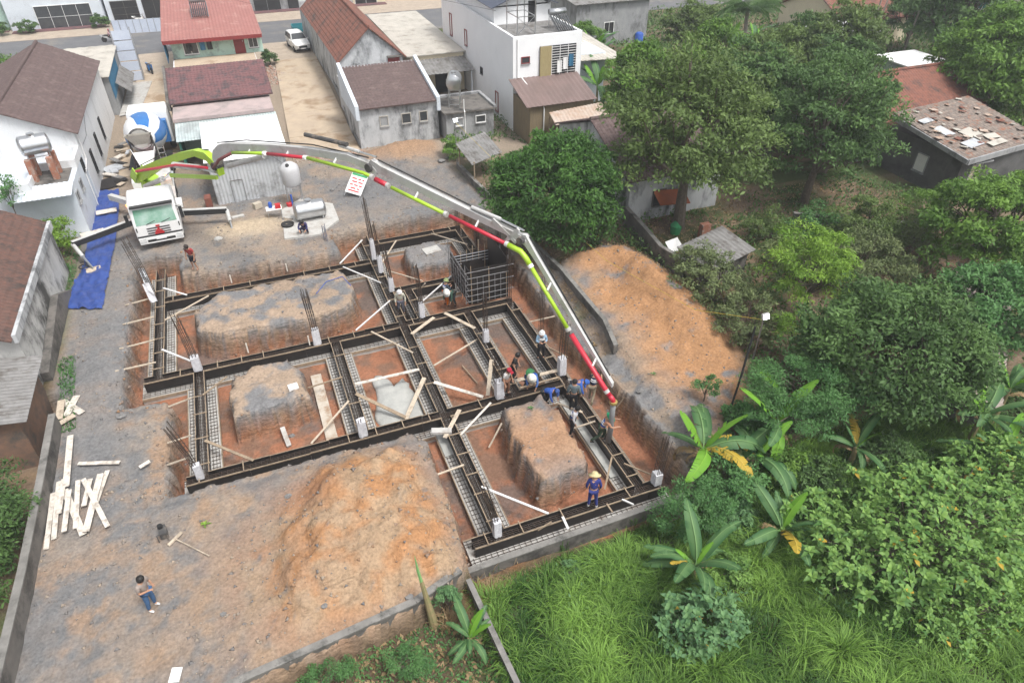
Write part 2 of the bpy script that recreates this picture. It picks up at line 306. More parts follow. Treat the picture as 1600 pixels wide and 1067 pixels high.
# crumble the cut faces sideways so that they are not straight curtains
GRD = np.hypot(*np.gradient(Hh.reshape(len(gy), len(gx)), gy, gx)).ravel(); stp = sst(.7, 2.5, GRD) * sst(.02, -.25, Hh)
dxw = (fbm(X_ * .7 + Hh * 2.3, Y_ * .7 - Hh * 1.9, 4, 2.2) - .5) * .34 * stp; dyw = (fbm(X_ * .7 - Hh * 2.1 + 40, Y_ * .7 + Hh * 2.6, 4, 2.2) - .5) * .34 * stp
X_ = X_ + dxw; Y_ = Y_ + dyw
nx, ny = len(gx), len(gy); idx = np.arange(nx * ny).reshape(ny, nx)
qd = np.stack([idx[:-1, :-1], idx[:-1, 1:], idx[1:, 1:], idx[1:, :-1]], -1).reshape(-1, 4)
mat('ground', (1, 1, 1), attr='col', scale=9., bump=.05, bscale=11., rough=.95, detail=8, spec=.15)
def strata(m):                                  # bedding in the cut faces: fine layers along z where the ground stands steep
    t = m.node_tree; N = t.nodes; L = t.links; b = N['Principled BSDF']; src = b.inputs['Base Color'].links[0].from_socket
    tc = N.new('ShaderNodeTexCoord'); mp = N.new('ShaderNodeMapping'); mp.inputs['Scale'].default_value = (1.3, 1.3, 9); L.new(tc.outputs['Object'], mp.inputs[0])
    n = N.new('ShaderNodeTexNoise'); n.inputs['Scale'].default_value = 1.6; n.inputs['Detail'].default_value = 7; n.inputs['Roughness'].default_value = .65; L.new(mp.outputs[0], n.inputs['Vector'])
    r_ = N.new('ShaderNodeMapRange'); r_.inputs[1].default_value = .3; r_.inputs[2].default_value = .7; r_.inputs[3].default_value = .45; r_.inputs[4].default_value = 1.5; L.new(n.outputs[0], r_.inputs[0])
    mu = N.new('ShaderNodeMix'); mu.data_type = 'RGBA'; mu.blend_type = 'MULTIPLY'; L.new(src, mu.inputs[6]); L.new(r_.outputs[0], mu.inputs[7])
    g = N.new('ShaderNodeNewGeometry'); sp = N.new('ShaderNodeSeparateXYZ'); L.new(g.outputs['Normal'], sp.inputs[0]); st = N.new('ShaderNodeMapRange'); st.inputs[1].default_value = .9; st.inputs[2].default_value = .5; L.new(sp.outputs[2], st.inputs[0]); L.new(st.outputs[0], mu.inputs[0]); L.new(mu.outputs[2], b.inputs['Base Color'])
strata(MATS['ground'])
tag(mesh_obj('ground', np_mesh('ground', np.stack([X_, Y_, Hh], -1), qd, None, {'col': c}), MATS['ground'], smooth=True), 'bare grey and orange soil with the dug foundation pit', kind='structure')

# loose stones over the site
def stones(n, fn, smin, smax, name, label, m, seed):
    r_ = np.random.default_rng(seed); xy = fn(r_, n); n = len(xy); z = ground(xy[:, 0], xy[:, 1]); s_ = smin + (smax - smin) * r_.random(n) ** 3
    base = np.array([(1, 0, 0), (-.5, .8, 0), (-.5, -.8, 0), (.1, .1, .75), (0, 0, -.5)]); tri = np.array([(0, 1, 3), (1, 2, 3), (2, 0, 3), (1, 0, 4), (2, 1, 4), (0, 2, 4)])
    V = base[None] * (1 + .5 * (r_.random((n, 5, 3)) - .5)); a = r_.random(n) * 6.28; ca, sa = np.cos(a)[:, None], np.sin(a)[:, None]
    V = np.stack([V[..., 0] * ca - V[..., 1] * sa, V[..., 0] * sa + V[..., 1] * ca, V[..., 2]], -1) * s_[:, None, None] + np.stack([xy[:, 0], xy[:, 1], z], -1)[:, None]
    T = (tri[None] + 5 * np.arange(n)[:, None, None]).reshape(-1, 3); cc = np.repeat(r_.random(n), 5)
    return tag(mesh_obj(name, np_mesh(name, V.reshape(-1, 3), None, T, {'v': cc}), m), label, kind='stuff')
mat('stone', (.13, .13, .135), (.31, .25, .19), attr='v', rough=.9)
def f1(r_, n):
    p = np.stack([r_.uniform(-10, 13, n), r_.uniform(12, 50, n)], -1); _, B = ground(p[:, 0], p[:, 1], True)
    k = fbm(p[:, 0], p[:, 1], 4, .8); return p[((B['pit'] < .05) | (B['lump'] > .9)) & (B['low'] < .1) & (r_.random(n) < sst(.35, .65, k))]
stones(16000, f1, .018, .11, 'rubble', 'loose stone chips and clods over the whole site', MATS['stone'], 3)
def f2(r_, n):
    p = np.stack([r_.uniform(13, 20, n), r_.uniform(14, 31, n)], -1); return p[sdist(p[:, 0], p[:, 1], SOILR) > -.3]
stones(1700, f2, .015, .10, 'rubble', 'loose stone chips on the soil heap right of the block wall', MATS['stone'], 4)

mat('clod', (.27, .16, .09), (.17, .155, .145), attr='v', rough=.95)
def f3(r_, n):                                  # crumbled soil at the foot of the banks and round the heap
    p = np.stack([r_.uniform(-8, 13, n), r_.uniform(13.6, 40, n)], -1); _, B = ground(p[:, 0], p[:, 1], True); e = np.abs(B['dp']); lm = B['lump']
    return p[(B['low'] < .1) & (((e < .55) & (r_.random(n) < .6)) | ((lm > .02) & (lm < .98)) | ((B['m'] > .15) & (r_.random(n) < .35)))]
stones(9000, f3, .02, .13, 'soil_clods', 'crumbled soil clods along the pit edges and spoil heap', MATS['clod'], 8)

# ------------------------------------------------------------ foundation: strip footings with steel mesh and ground-beam formwork
mat('concrete', (.47, .46, .435), (.38, .37, .35), scale=5, bump=.01, dirt=(.22, .17, .13), dscale=1.2, dlo=.5, dhi=.75)
mat('plyface', (.011, .010, .010), (.024, .019, .017), scale=4, rough=.45, spec=.4)
mat('timber', (.36, .285, .20), (.22, .165, .115), scale=9, stretch=(1, 1, 1), dirt=(.20, .15, .11), dscale=3)
mat('board', (.55, .47, .37), (.42, .35, .27), scale=8, dirt=(.27, .22, .17), dscale=2.5)
mat('paleboard', (.66, .62, .56), (.5, .45, .39), scale=8, dirt=(.3, .26, .22), dscale=2.5)
mat('rebar', (.055, .05, .048), (.10, .065, .045), scale=12, rough=.6, metal=.4)
mat('wrap', (.62, .62, .64), (.45, .45, .48), scale=9, rough=.5, bump=.02, bscale=20)
mat('wetcrete', (.31, .315, .30), (.42, .42, .395), scale=2.5, rough=.5, bump=.02, bscale=9, spec=.4)
mat('steelpipe', (.42, .43, .45), (.30, .30, .31), scale=6, rough=.4, metal=.7)
mat('whitebar', (.72, .72, .72), (.58, .57, .55), scale=6, rough=.5)
ZT, ZF, FW, BW = -.7, -1.32, .63, .2
XB = {'1': (37.93, 5.6, 11.5), '2': (35.8, -6.25, 5.15), '2b': (32.15, 5.55, 9.15), '3': (28.85, -7.05, 11.5), '4': (21.6, -5.3, 11.5), '5': (14.68, 4.3, 12.2)}
YB = [('A', -6.42, 29.05, 39.3), ('B', -4.65, 21.8, 28.65), ('C', 1.8, 21.8, 28.65), ('Dn', 5.35, 29.05, 39.0), ('Dm', 5.35, 21.8, 28.65), ('Ds', 5.35, 14.88, 21.4), ('G', 6.42, 29.05, 31.95), ('E', 8.8, 21.8, 28.65), ('Fn', 11.25, 33.1, 37.73), ('Fm', 11.25, 21.8, 28.65), ('Fs', 11.25, 14.88, 21.4)]
LBL = {'1': 'rearmost black beam formwork running behind the grey soil block', '2': 'long black beam formwork along the rear soil bank left of centre', '2b': 'short black beam formwork in front of the grey soil block', '3': 'longest black beam formwork crossing the whole middle of the pit', '4': 'black beam formwork crossing behind the big front soil mound', '5': 'black beam formwork along the front block wall, worker in hat on it',
       'A': 'leftmost black beam formwork running away along the left bank', 'B': 'black beam formwork left of the small soil block beside pale mesh', 'C': 'black beam formwork between small soil block and fresh concrete patch', 'Dn': 'black beam formwork right of the long soil block, white helmet man beside', 'Dm': 'black beam formwork between the two red-floored bays', 'Ds': 'black beam formwork right of the big front soil mound', 'G': 'short black beam formwork in the small bay behind white helmet man', 'E': 'black beam formwork right of the red bay with loose planks', 'Fn': 'black beam formwork behind the lift core at the right bank', 'Fm': 'black beam formwork along right bank, man with phone on it', 'Fs': 'black beam formwork with fresh concrete beneath the hanging pump hose'}
def seg_out(a, b, cuts):                                     # [a, b] minus the intervals in cuts
    out = [(a, b)]
    for c0, c1 in cuts: out = [q for s0, s1 in out for q in ((s0, min(s1, c0)), (max(s0, c1), s1)) if q[1] - q[0] > .12]
    return out
def beam(key, ax, pos, a, b):
    P = (lambda t, s_, z: (t, pos + s_, z)) if ax == 'x' else (lambda t, s_, z: (pos + s_, t, z))
    root = thing('beam_formwork', LBL[key], 'formwork', P((a + b) / 2, 0, ZF), 0, 'ground beams under construction')
    fa, fb = (a - .2, b + .2) if ax == 'x' else (a + .43 - .01, b - .43 + .01)
    if key == 'A': fb = b + .1
    if key == 'Dn': fb = b + .1
    if key == 'Fn': fa = a
    zf = ZF if ax == 'x' else ZF - .006
    m = MB(); p, q = P(fa, -FW, FLOOR - .1), P(fb, FW, zf); m.bb(p[0], p[1], p[2], q[0], q[1], q[2]); obj('footing', m, 'concrete', root)
    m = MB()                                                 # timber edge of the footing
    for sd in (-1, 1): m = MB(); m.bar(P(fa, sd * (FW + .02), zf - .04), P(fb, sd * (FW + .02), zf - .04), .035, .14); obj('edge_board', m, 'timber', root)
    m = MB()                                                 # steel mesh either side of the boards
    n = int((fb - fa) / .22)
    for i in range(n):
        t = fa + (i + .5) * (fb - fa) / n
        for s0, s1 in ((-FW + .05, -BW - .03), (BW + .03, FW - .05)): m.bar(P(t, s0, zf + .05), P(t, s1, zf + .05), .017, .017)
    for s_ in (-.56, -.43, -.3, .3, .43, .56): m.bar(P(fa, s_, zf + .066), P(fb, s_, zf + .066), .017, .017)
    obj('steel_mesh', m, 'rebar', root)['kind'] = 'stuff'
    if ax == 'x': cut = [(xc - BW + .02, xc + BW - .02) for k, xc, y0, y1 in YB if abs(y0 - pos) < .5 or abs(y1 - pos) < .5 or y0 < pos < y1]
    else: cut = []
    for sd in (-1, 1):
        cs = [c_ for c_, (k, xc, y0, y1) in zip([(xc - BW + .02, xc + BW - .02) for k, xc, y0, y1 in YB], YB) if ax == 'x' and ((sd > 0 and abs(y0 - pos) < .6) or (sd < 0 and abs(y1 - pos) < .6))]
        for s0, s1 in seg_out(a, b, cs):
            t = s0
            while t < s1 - .05:                              # sheets of 2.4 m, each a little out of line
                e = min(t + 2.4, s1); dz = random.uniform(-.02, .015); ds = random.uniform(-.012, .012)
                m = MB(); mr = MB(); m.bar(P(t + .004, sd * BW + ds, (ZT + zf) / 2 + .02 + dz), P(e - .004, sd * BW + ds, (ZT + zf) / 2 + .02 + dz), .018, ZT - zf - .04)
                mr.bar(P(t + .004, sd * (BW + .03) + ds, ZT - .03 + dz), P(e - .004, sd * (BW + .03) + ds, ZT - .03 + dz + random.uniform(-.01, .01)), .034, .06); obj('board', m, 'plyface', root); obj('rail', mr, 'timber', root); t = e
    t = a + .5                                               # ties across the top
    while t < b - .3:
        if random.random() < .8: m = MB(); m.bar(P(t, -BW - .09, ZT + .03), P(t, BW + .09, ZT + .03), .04, .04); obj('tie', m, 'timber', root)
        t += random.uniform(1.0, 1.7)
    m = MB(); la, lb = (a, b) if ax == 'x' else (a - .3, b + .3); lz = 0 if ax == 'x' else -.025
    for s_ in (-.12, -.04, .04, .12): m.bar(P(la, s_, ZT - .12 + lz), P(lb, s_, ZT - .12 + lz), .022, .022)
    for s_ in (-.12, 0, .12): m.bar(P(la, s_, ZT - .5 + lz), P(lb, s_, ZT - .5 + lz), .022, .022)
    t = la
    while t < lb:
        for s_ in (-.14, .14): m.bar(P(t, s_, ZT - .53), P(t, s_, ZT - .09), .01, .01)
        m.bar(P(t, -.14, ZT - .1 + lz), P(t, .14, ZT - .1 + lz), .012, .012); t += .22
    obj('rebar_cage', m, 'rebar', root)['kind'] = 'stuff'
    return root
for k, (pos, a, b) in XB.items(): beam(k, 'x', pos, a, b)
for k, pos, a, b in YB: beam(k, 'y', pos, a, b)

# fresh concrete
def blob(name, label, pts, z, h, m='wetcrete', seed=1, kind=None):
    c_ = Vector((sum(p[0] for p in pts) / len(pts), sum(p[1] for p in pts) / len(pts), 0)); r_ = random.Random(seed); ring = []
    for i, p in enumerate(pts):
        q = pts[(i + 1) % len(pts)]
        for k in range(4):
            t = k / 4; x = p[0] + (q[0] - p[0]) * t; y = p[1] + (q[1] - p[1]) * t; j = r_.uniform(-.1, .1); d = (Vector((x, y, 0)) - c_).normalized(); ring.append(Vector((x, y, 0)) + d * j)
    mb = MB(); rg = []
    for s_, zz_ in ((1, -.12), (1.0, .015), (.93, h * .5), (.75, h * .85), (.45, h), (.15, h * 1.02)): rg.append([(c_.x + (p.x - c_.x) * s_, c_.y + (p.y - c_.y) * s_, z + zz_ + r_.uniform(-.012, .012)) for p in ring])
    mb.loft(rg); return solo(name, mb, m, label, 'concrete', (c_.x, c_.y, z), smooth=True, kind=kind)
blob('concrete_spill', 'pale fresh concrete spilled on the red floor of a bay', [(2.7, 22.25), (4.68, 22.25), (4.7, 24.6), (4.4, 25.6), (3.9, 25.2), (3.5, 26.3), (2.95, 26.1), (2.9, 24.6), (2.5, 23.4)], FLOOR + .02, .16)
mb = MB(); mb.bb(10.65, 16.0, ZF, 11.03, 21.0, ZF + .10)
solo('fresh_concrete', mb, 'wetcrete', 'dark wet concrete poured over the footing beside the long right formwork', 'concrete', (10.8, 18.5, ZF))
mb = MB(); mb.bb(4.74, 19.6, ZF - .05, 5.13, 21.0, ZF + .09)
solo('fresh_concrete', mb, 'wetcrete', 'grey wet concrete over footing mesh at the central beam crossing', 'concrete', (5.2, 20.5, ZF))
mb = MB(); mb.bb(.25, 22.4, FLOOR - .05, .75, 27.3, FLOOR + .16); solo('lean_concrete_strip', mb, mat('palecrete', (.52, .48, .42), (.40, .34, .27), scale=3, bump=.01, dirt=(.3, .2, .13), dscale=1.4), 'pale concrete strip on red soil beside the small soil block', 'concrete', (.5, 25, FLOOR))
# ------------------------------------------------------------ road, yards, walls and houses
mat('asphalt', (.105, .108, .115), (.14, .14, .145), scale=.6, dirt=(.20, .18, .155), dscale=.25, dlo=.52, dhi=.7, rough=.9)
mat('slab', (.46, .37, .27), (.37, .30, .23), scale=.8, dirt=(.27, .19, .12), dscale=.35, dlo=.5, dhi=.62, bump=.01, bscale=12)
mat('verge', (.40, .33, .26), (.30, .25, .20), scale=1.2, bump=.02)
mat('white', (.68, .69, .70), (.60, .61, .62), scale=.7, dirt=(.34, .34, .33), dscale=.9, dlo=.52, dhi=.8, stretch=(1, 1, .35))
mat('stained', (.50, .51, .52), (.36, .37, .38), scale=1.3, dirt=(.085, .088, .09), dscale=.75, dlo=.47, dhi=.64, stretch=(1, 1, .45), bump=.01)
mat('oldwall', (.17, .155, .14), (.10, .095, .088), scale=1.6, dirt=(.045, .043, .04), dscale=.8, dlo=.48, dhi=.66, bump=.015, bscale=9)
mat('grey_render', (.33, .335, .34), (.24, .245, .25), scale=1.1, dirt=(.09, .09, .092), dscale=.8, dlo=.5, dhi=.68, stretch=(1, 1, .5))
mat('blue_white', (.60, .65, .70), (.52, .56, .61), scale=1, dirt=(.33, .34, .35), dscale=1, dlo=.58, dhi=.8)
mat('cream', (.64, .57, .42), (.57, .50, .37), scale=1)
mat('mint', (.42, .58, .50), (.34, .48, .42), scale=1, dirt=(.22, .27, .25), dscale=1)
mat('tile_brown', (.125, .088, .082), (.085, .06, .058), scale=5, dirt=(.17, .125, .115), dscale=1.5, dlo=.52, dhi=.7)
mat('tile_red', (.235, .095, .065), (.14, .065, .05), scale=3.5, dirt=(.06, .05, .046), dscale=1.0, dlo=.5, dhi=.66)
mat('tile_pink', (.19, .088, .088), (.11, .06, .063), scale=5, dirt=(.07, .055, .058), dscale=1.4, dlo=.48, dhi=.63)
mat('tile_old', (.27, .22, .185), (.12, .10, .09), scale=3.5, dirt=(.25, .115, .07), dscale=1.5, dlo=.53, dhi=.63)
mat('metal_red', (.33, .135, .115), (.27, .11, .095), scale=1.5, dirt=(.45, .28, .23), dscale=.9, dlo=.55, dhi=.75, rough=.5)
mat('metal_grey', (.58, .60, .62), (.50, .52, .55), scale=1.4, dirt=(.30, .30, .31), dscale=1.2, rough=.45, metal=.3)
mat('metal_white', (.86, .86, .86), (.80, .80, .80), scale=1, rough=.45)
mat('metal_brown', (.19, .135, .125), (.15, .11, .10), scale=1, rough=.5)
mat('metal_blue', (.04, .16, .27), (.03, .12, .22), scale=2, rough=.5)
mat('metal_navy', (.045, .055, .085), (.06, .07, .10), scale=2, rough=.4)
mat('sheetcement', (.47, .44, .39), (.38, .36, .32), scale=1, dirt=(.24, .215, .18), dscale=.9, dlo=.52, dhi=.7)
mat('sheetold', (.24, .235, .23), (.16, .155, .15), scale=2, dirt=(.10, .09, .08), dscale=1.5)
mat('rust', (.36, .24, .17), (.46, .40, .35), scale=1.5, rough=.7)
mat('glass', (.035, .04, .045), (.06, .065, .07), scale=2, rough=.12, spec=.6)
mat('darkroom', (.018, .018, .02), (.03, .03, .03))
mat('frame_white', (.75, .75, .74), (.68, .68, .67))
mat('wood_red', (.23, .035, .035), (.17, .03, .03), scale=3, rough=.5)
mat('green_paint', (.05, .20, .15), (.04, .15, .12), scale=2)
mat('brick', (.33, .14, .085), (.25, .11, .075), scale=6, dirt=(.36, .31, .27), dscale=3)
mat('inox', (.62, .63, .64), (.5, .51, .52), scale=2, rough=.28, metal=.9)
mat('black', (.02, .02, .021), (.03, .03, .03), rough=.6); mat('plasticgreen', (.05, .3, .12)); mat('plasticblue', (.03, .10, .42), (.02, .07, .3), rough=.4); mat('plasticred', (.5, .03, .04), (.42, .03, .03), rough=.4)
def sheet(name, pts, z, m, label, kind='structure'):
    mb = MB(); mb.prism(pts, z - .05, z); o = obj(name, mb, m); return tag(o, label, kind=kind)
rd = lambda x: 92.2 + .035 * (10 - x) * .6
sheet('road', [(-95, rd(-95) - 5.6), (150, rd(150) - 5.6), (150, rd(150) + 5.2), (-95, rd(-95) + 5.2)], .065, 'asphalt', 'grey asphalt village road across the top of the view')
sheet('pavement', [(-95, rd(-95) + 5.2), (150, rd(150) + 5.2), (150, rd(150) + 13), (-95, rd(-95) + 13)], .10, 'verge', 'pale earth pavement in front of the far shops')
sheet('pavement', [(-9, 79), (24, 79), (24, rd(24) - 5.6), (-9, rd(-9) - 5.6)], .055, 'verge', 'sandy strip between the near houses and the road')
mb = MB(); yy = [51.2, 55.6, 61.4, 68.6, 78.9]
drv = thing('driveway', 'tan stained concrete driveway between two houses', 'driveway', (5.5, 65, 0)); tag(drv, kind='structure')
for a, b in zip(yy[:-1], yy[1:]):
    m = MB(); l = lambda y: 2.75 + (y - 51) * .06; r_ = lambda y: 7.75 + (y - 51) * .035
    m.prism([(l(a), a + .02), (r_(a), a + .02), (r_(b), b - .02), (l(b), b - .02)], -.05, .12 + random.uniform(-.006, .006)); obj('slab', m, 'slab', drv)
sheet('yard', [(-9.3, 52.5), (-4.7, 52.5), (-4.9, 79), (-8.8, 79)], .05, 'slab', 'stained concrete lane beside the mixer truck')
sheet('mortar_pad', [(-9.8, 66.2), (-8.2, 67), (-7.4, 76), (-9.4, 76)], .1, 'concrete', 'pale concrete strip along the lane by the shed wall')

def win(root, o, u, n, w_, h_, frame='frame_white', pane='glass', nx=1, nz=0, name='window', t=.055):
    o, u, n = Vector(o), Vector(u).normalized(), Vector(n).normalized(); z = Vector((0, 0, 1)); m = MB(); c_ = o + n * .03
    for a, b in ((c_, c_ + u * w_), (c_ + z * h_, c_ + u * w_ + z * h_)): m.bar(a - u * t / 2, b + u * t / 2, .09, t)
    for i in range(nx + 2): q = c_ + u * (w_ * i / (nx + 1)); m.bar(q + z * t / 2, q + z * (h_ - t / 2), t if i in (0, nx + 1) else t * .6, .086, up=n)
    for k in range(1, nz + 1): m.bar(c_ + z * (h_ * k / (nz + 1)), c_ + u * w_ + z * (h_ * k / (nz + 1)), .05, t * .5)
    f = obj(name, m, frame, root); sm = MB(); sm.bar(c_ - z * (t * .5 + .035) - u * .06, c_ - z * (t * .5 + .035) + u * (w_ + .06), .16, .06); obj('sill', sm, 'grey_render', f); m = MB(); a = o + n * .012; m.extr([a, a + u * w_, a + u * w_ + z * h_, a + z * h_], -n * .05); obj('pane', m, pane, f); return f
def door(root, o, u, n, w_, h_, m_='wood_red'):
    o, u, n = Vector(o), Vector(u).normalized(), Vector(n).normalized(); z = Vector((0, 0, 1)); m = MB(); a = o + n * .03; m.extr([a, a + u * w_, a + u * w_ + z * h_, a + z * h_], -n * .06); d = obj('door', m, m_, root)
    m = MB(); m.bar(o + n * .05 + u * (w_ * .85) + z * 1, o + n * .05 + u * (w_ * .85) + z * 1.15, .03, .04); obj('handle', m, 'inox', d); return d
def gable(root, x0, x1, y0, y1, ze, zr, axis_, m, oh=.25, hw=None, ends=True):   # tiled gable roof; ridge along axis_
    if axis_ == 'y':
        xm = (x0 + x1) / 2; a, b = y0 - oh, y1 + oh; dz = (zr - ze) / (xm - x0) * oh
        s1 = MB(); tile_sheet(s1, (x0 - oh, b, ze - dz), (0, a - b, 0), (xm - x0 + oh, 0, zr - ze + dz)); s2 = MB(); tile_sheet(s2, (x1 + oh, a, ze - dz), (0, b - a, 0), (xm - x1 - oh, 0, zr - ze + dz))
        cap = [(xm, a, zr + .05), (xm, b, zr + .05)]; tri = [[(x0 + .1, y, ze - .06), (x1 - .1, y, ze - .06), (xm, y, zr - .16)] for y in (y0 + .003, y1 - .203)]; ext = (0, .2, 0)
    else:
        ym = (y0 + y1) / 2; a, b = x0 - oh, x1 + oh; dz = (zr - ze) / (ym - y0) * oh
        s1 = MB(); tile_sheet(s1, (a, y0 - oh, ze - dz), (b - a, 0, 0), (0, ym - y0 + oh, zr - ze + dz)); s2 = MB(); tile_sheet(s2, (b, y1 + oh, ze - dz), (a - b, 0, 0), (0, ym - y1 - oh, zr - ze + dz))
        cap = [(a, ym, zr + .05), (b, ym, zr + .05)]; tri = [[(x, y0 + .1, ze - .06), (x, y1 - .1, ze - .06), (x, ym, zr - .16)] for x in (x0 + .003, x1 - .203)]; ext = (.2, 0, 0)
    r_ = obj('roof', s1, m, root); obj('slope', s2, m, r_); c_ = MB(); c_.tube(cap[0], cap[1], .13, 8); obj('ridge_cap', c_, m, r_)
    if hw:
        for t_ in tri: g_ = MB(); g_.extr(t_, ext); obj('gable_wall', g_, hw, root)
def body(root, x0, y0, x1, y1, z1, m, z0=-.3, name='wall'): b = MB(); b.bb(x0, y0, z0, x1, y1, z1); return obj(name, b, m, root)
def tank(root_label, loc, ln=1.7, r_=.55, ax=0, standh=1.5, stand='inox', group='steel water tanks'):
    t = thing('water_tank', root_label, 'water tank', loc, ax, group); m = MB(); z = standh + r_
    m.lathe([(r_ * .2, -ln / 2 - .12), (r_ * .75, -ln / 2 - .08), (r_, -ln / 2)] + [(r_ * (1 if k % 2 else 1.03), -ln / 2 + ln * k / 14) for k in range(15)] + [(r_, ln / 2), (r_ * .75, ln / 2 + .08), (r_ * .2, ln / 2 + .12)], (0, 0, z), 20, 'X')
    b = obj('drum', m, 'inox', t, local=True, smooth=True); m = MB(); m.tube((0, 0, z + r_ - .03), (0, 0, z + r_ + .12), .2, 12); obj('lid', m, 'inox', b, local=True)
    m = MB()
    for sx in (-1, 1):
        for sy in (-1, 1): m = MB(); m.bar((sx * ln * .4, sy * r_ * .75, 0), (sx * ln * .4, sy * r_ * .75, z - r_ * .4), .06, .06); obj('leg', m, stand, t, local=True)
    m = MB()
    for sx in (-1, 1): m.bar((sx * ln * .4, -r_ * .8, standh - .02), (sx * ln * .4, r_ * .8, standh - .02), .06, .06); m.bar((sx * ln * .4, -r_ * .75, .25), (sx * ln * .4, r_ * .75, .25), .04, .04)
    for sy in (-1, 1): m.bar((-ln * .4, sy * r_ * .75, standh * .5), (ln * .4, sy * r_ * .75, standh * .5), .04, .04)
    obj('frame', m, stand, t, local=True); return t
UX, UY = (1, 0, 0), (0, 1, 0); NX, NY = (-1, 0, 0), (0, -1, 0)
# --- white gabled house, left
h = thing('white_house', 'white two-storey house with dark brown gabled roof, left of mixer truck', 'house', (-13.5, 55, 0))
body(h, -17.4, 49.4, -10.15, 66.3, 4.55, 'white'); gable(h, -17.4, -10.15, 49.4, 66.3, 4.6, 6.3, 'y', 'tile_brown', .3, 'white')
m = MB(); m.bb(-17.8, 43.9, -.3, -10.17, 49.4, 3.1); fw = obj('wall', m, 'blue_white', h)
m = MB()
for a in ((-17.8, 43.9, -12.4, 44.1), (-17.8, 49.2, -10.15, 49.38), (-12.4, 43.9, -12.2, 46.9), (-12.4, 46.9, -10.15, 47.1), (-10.35, 47.1, -10.15, 49.2)): m.bb(a[0], a[1], 3.1, a[2], a[3], 3.65)
obj('parapet', m, 'white', h)
m = MB(); m.relief((-13.4, 42.9, 3.05), (3.3, 0, .02), (0, 1.6, .2), corr(.25, .02), 52, 1, .03); obj('awning', m, 'blue_white', h)
m = MB(); m.bb(-17.8, 44.1, 3.11, -12.4, 49.2, 3.16); obj('terrace_slab', m, 'blue_white', h); m = MB(); m.bb(-12.55, 44.5, 3.16, -10.45, 47.0, 3.19); obj('dark_recess_sheet', m, 'oldwall', h)  # flat dark sheet on the roof stands in for a shaded recess
for y, z, hh, ww in ((51.9, .85, 1.55, .55), (55.2, .85, 1.55, .55), (58.7, .85, 1.55, .55)): win(h, (-10.15, y + ww / 2, z), (0, -1, 0), UX, ww, hh, 'black', 'glass', 0, 1)
for y in (44.4, 46.2): win(h, (-10.17, y + .3, 2.0), (0, -1, 0), UX, .6, .65, 'grey_render', 'glass', 0)
win(h, (-10.17, 48.8, 2.3), (0, -1, 0), UX, .55, .75, 'black', 'glass', 0)
win(h, (-15.7, 49.4, 3.9), UX, NY, .8, 1.0, 'grey_render', 'darkroom', 0)
m = MB(); m.bb(-12.9, 48.95, 3.85, -12.0, 49.38, 4.5); ac = obj('air_conditioner', m, 'frame_white', h); m = MB(); m.tube((-12.62, 48.93, 4.17), (-12.62, 48.97, 4.17), .25, 16); obj('fan', m, 'black', ac)
m = MB(); m.path([(-10.1, 49.9, 4.3), (-10.1, 49.9, 2.6), (-10.1, 48.2, 2.2), (-10.1, 48.2, 0)], .03, 6); obj('drain_pipe', m, 'frame_white', h)
m = MB(); m.path([(-10.1, 55, 4.4), (-10.1, 53, 3.5), (-10.1, 52.5, 3.2), (-10.1, 50.5, 3.3)], .012, 4); obj('cable', m, 'black', h)
m = MB()
for dx in (-.55, .55):
    for dy in (-.5, .5): m = MB(); m.bb(-11.6 + dx - .16, 45.9 + dy - .16, 3.19, -11.6 + dx + .16, 45.9 + dy + .16, 4.5); obj('brick_pier', m, 'brick', h)
tank('round steel water tank on brick piers above white house terrace', (-11.6, 45.9, 4.5), 1.4, .55, .25, .12)
# --- small flat shed behind it with blue sheet side
h = thing('lane_shed', 'low flat-roofed shed with blue sheet side behind white house', 'shed', (-11.5, 72, 0))
body(h, -14.6, 66.9, -9.75, 77.2, 3.2, 'grey_render'); m = MB(); m.relief((-14.8, 66.6, 3.25), (5.2, 0, 0), (0, 10.8, .05), corr(.9, .02), 40, 1, .06); obj('roof', m, 'sheetcement', h)
m = MB(); m.relief((-9.7, 67.0, 1.3), (0, 7.2, 0), (0, 0, 1.8), corr(.3, .025), 96, 1, .02); obj('side_sheet', m, 'metal_blue', h)
m = MB(); m.relief((-9.55, 68.5, 2.2), (0, 6, 0), (1.0, 0, -.9), corr(.5, .02), 40, 1, .02); obj('lean_to', m, 'sheetold', h)
# --- hoarding panels at the road
def hoarding(label, p, q, n, hh, m='blue_white'):
    p, q = Vector(p), Vector(q); t = thing('hoarding_fence', label, 'hoarding', p, 0, 'steel hoarding panels'); d = (q - p) / n
    for i in range(n):
        a = p + d * i + d * .02; b = p + d * (i + 1) - d * .02; k = MB(); k.bar(a + Vector((0, 0, hh / 2)), b + Vector((0, 0, hh / 2)), .03, hh); obj('panel', k, mat('hoard', (.52, .57, .66), (.45, .50, .60), scale=2, rough=.5), t)
    for i in range(n + 1): k = MB(); a = p + d * i; k.bar(a, a + Vector((0, 0, hh + .05)), .06, .06); obj('post', k, 'steelpipe', t)
hoarding('long row of pale blue steel panels at the far road edge', (-11.9, 97.6, .05), (-5.8, 97.0, .05), 8, 1.5)
gp = thing('gate_pylon', 'tall pale blue panelled gate pylon where the lane meets the road', 'gate pylon', (-9, 76.6, .05))
for k in range(5): m = MB(); m.box((-8.95, 76.75 + k * .12, .5 + k * .9), (1.55, .04, .82), 0); obj('panel', m, 'hoard', gp)
for x in (-9.78, -8.12): m = MB(); m.bar((x, 76.6, .05), (x, 77.3, 4.75), .08, .08); obj('post', m, 'steelpipe', gp)
m = MB(); m.bar((-9.78, 77.6, .05), (-9.78, 77.35, 4.7), .05, .05); m.bar((-8.12, 77.6, .05), (-8.12, 77.35, 4.7), .05, .05); obj('brace', m, 'steelpipe', gp)
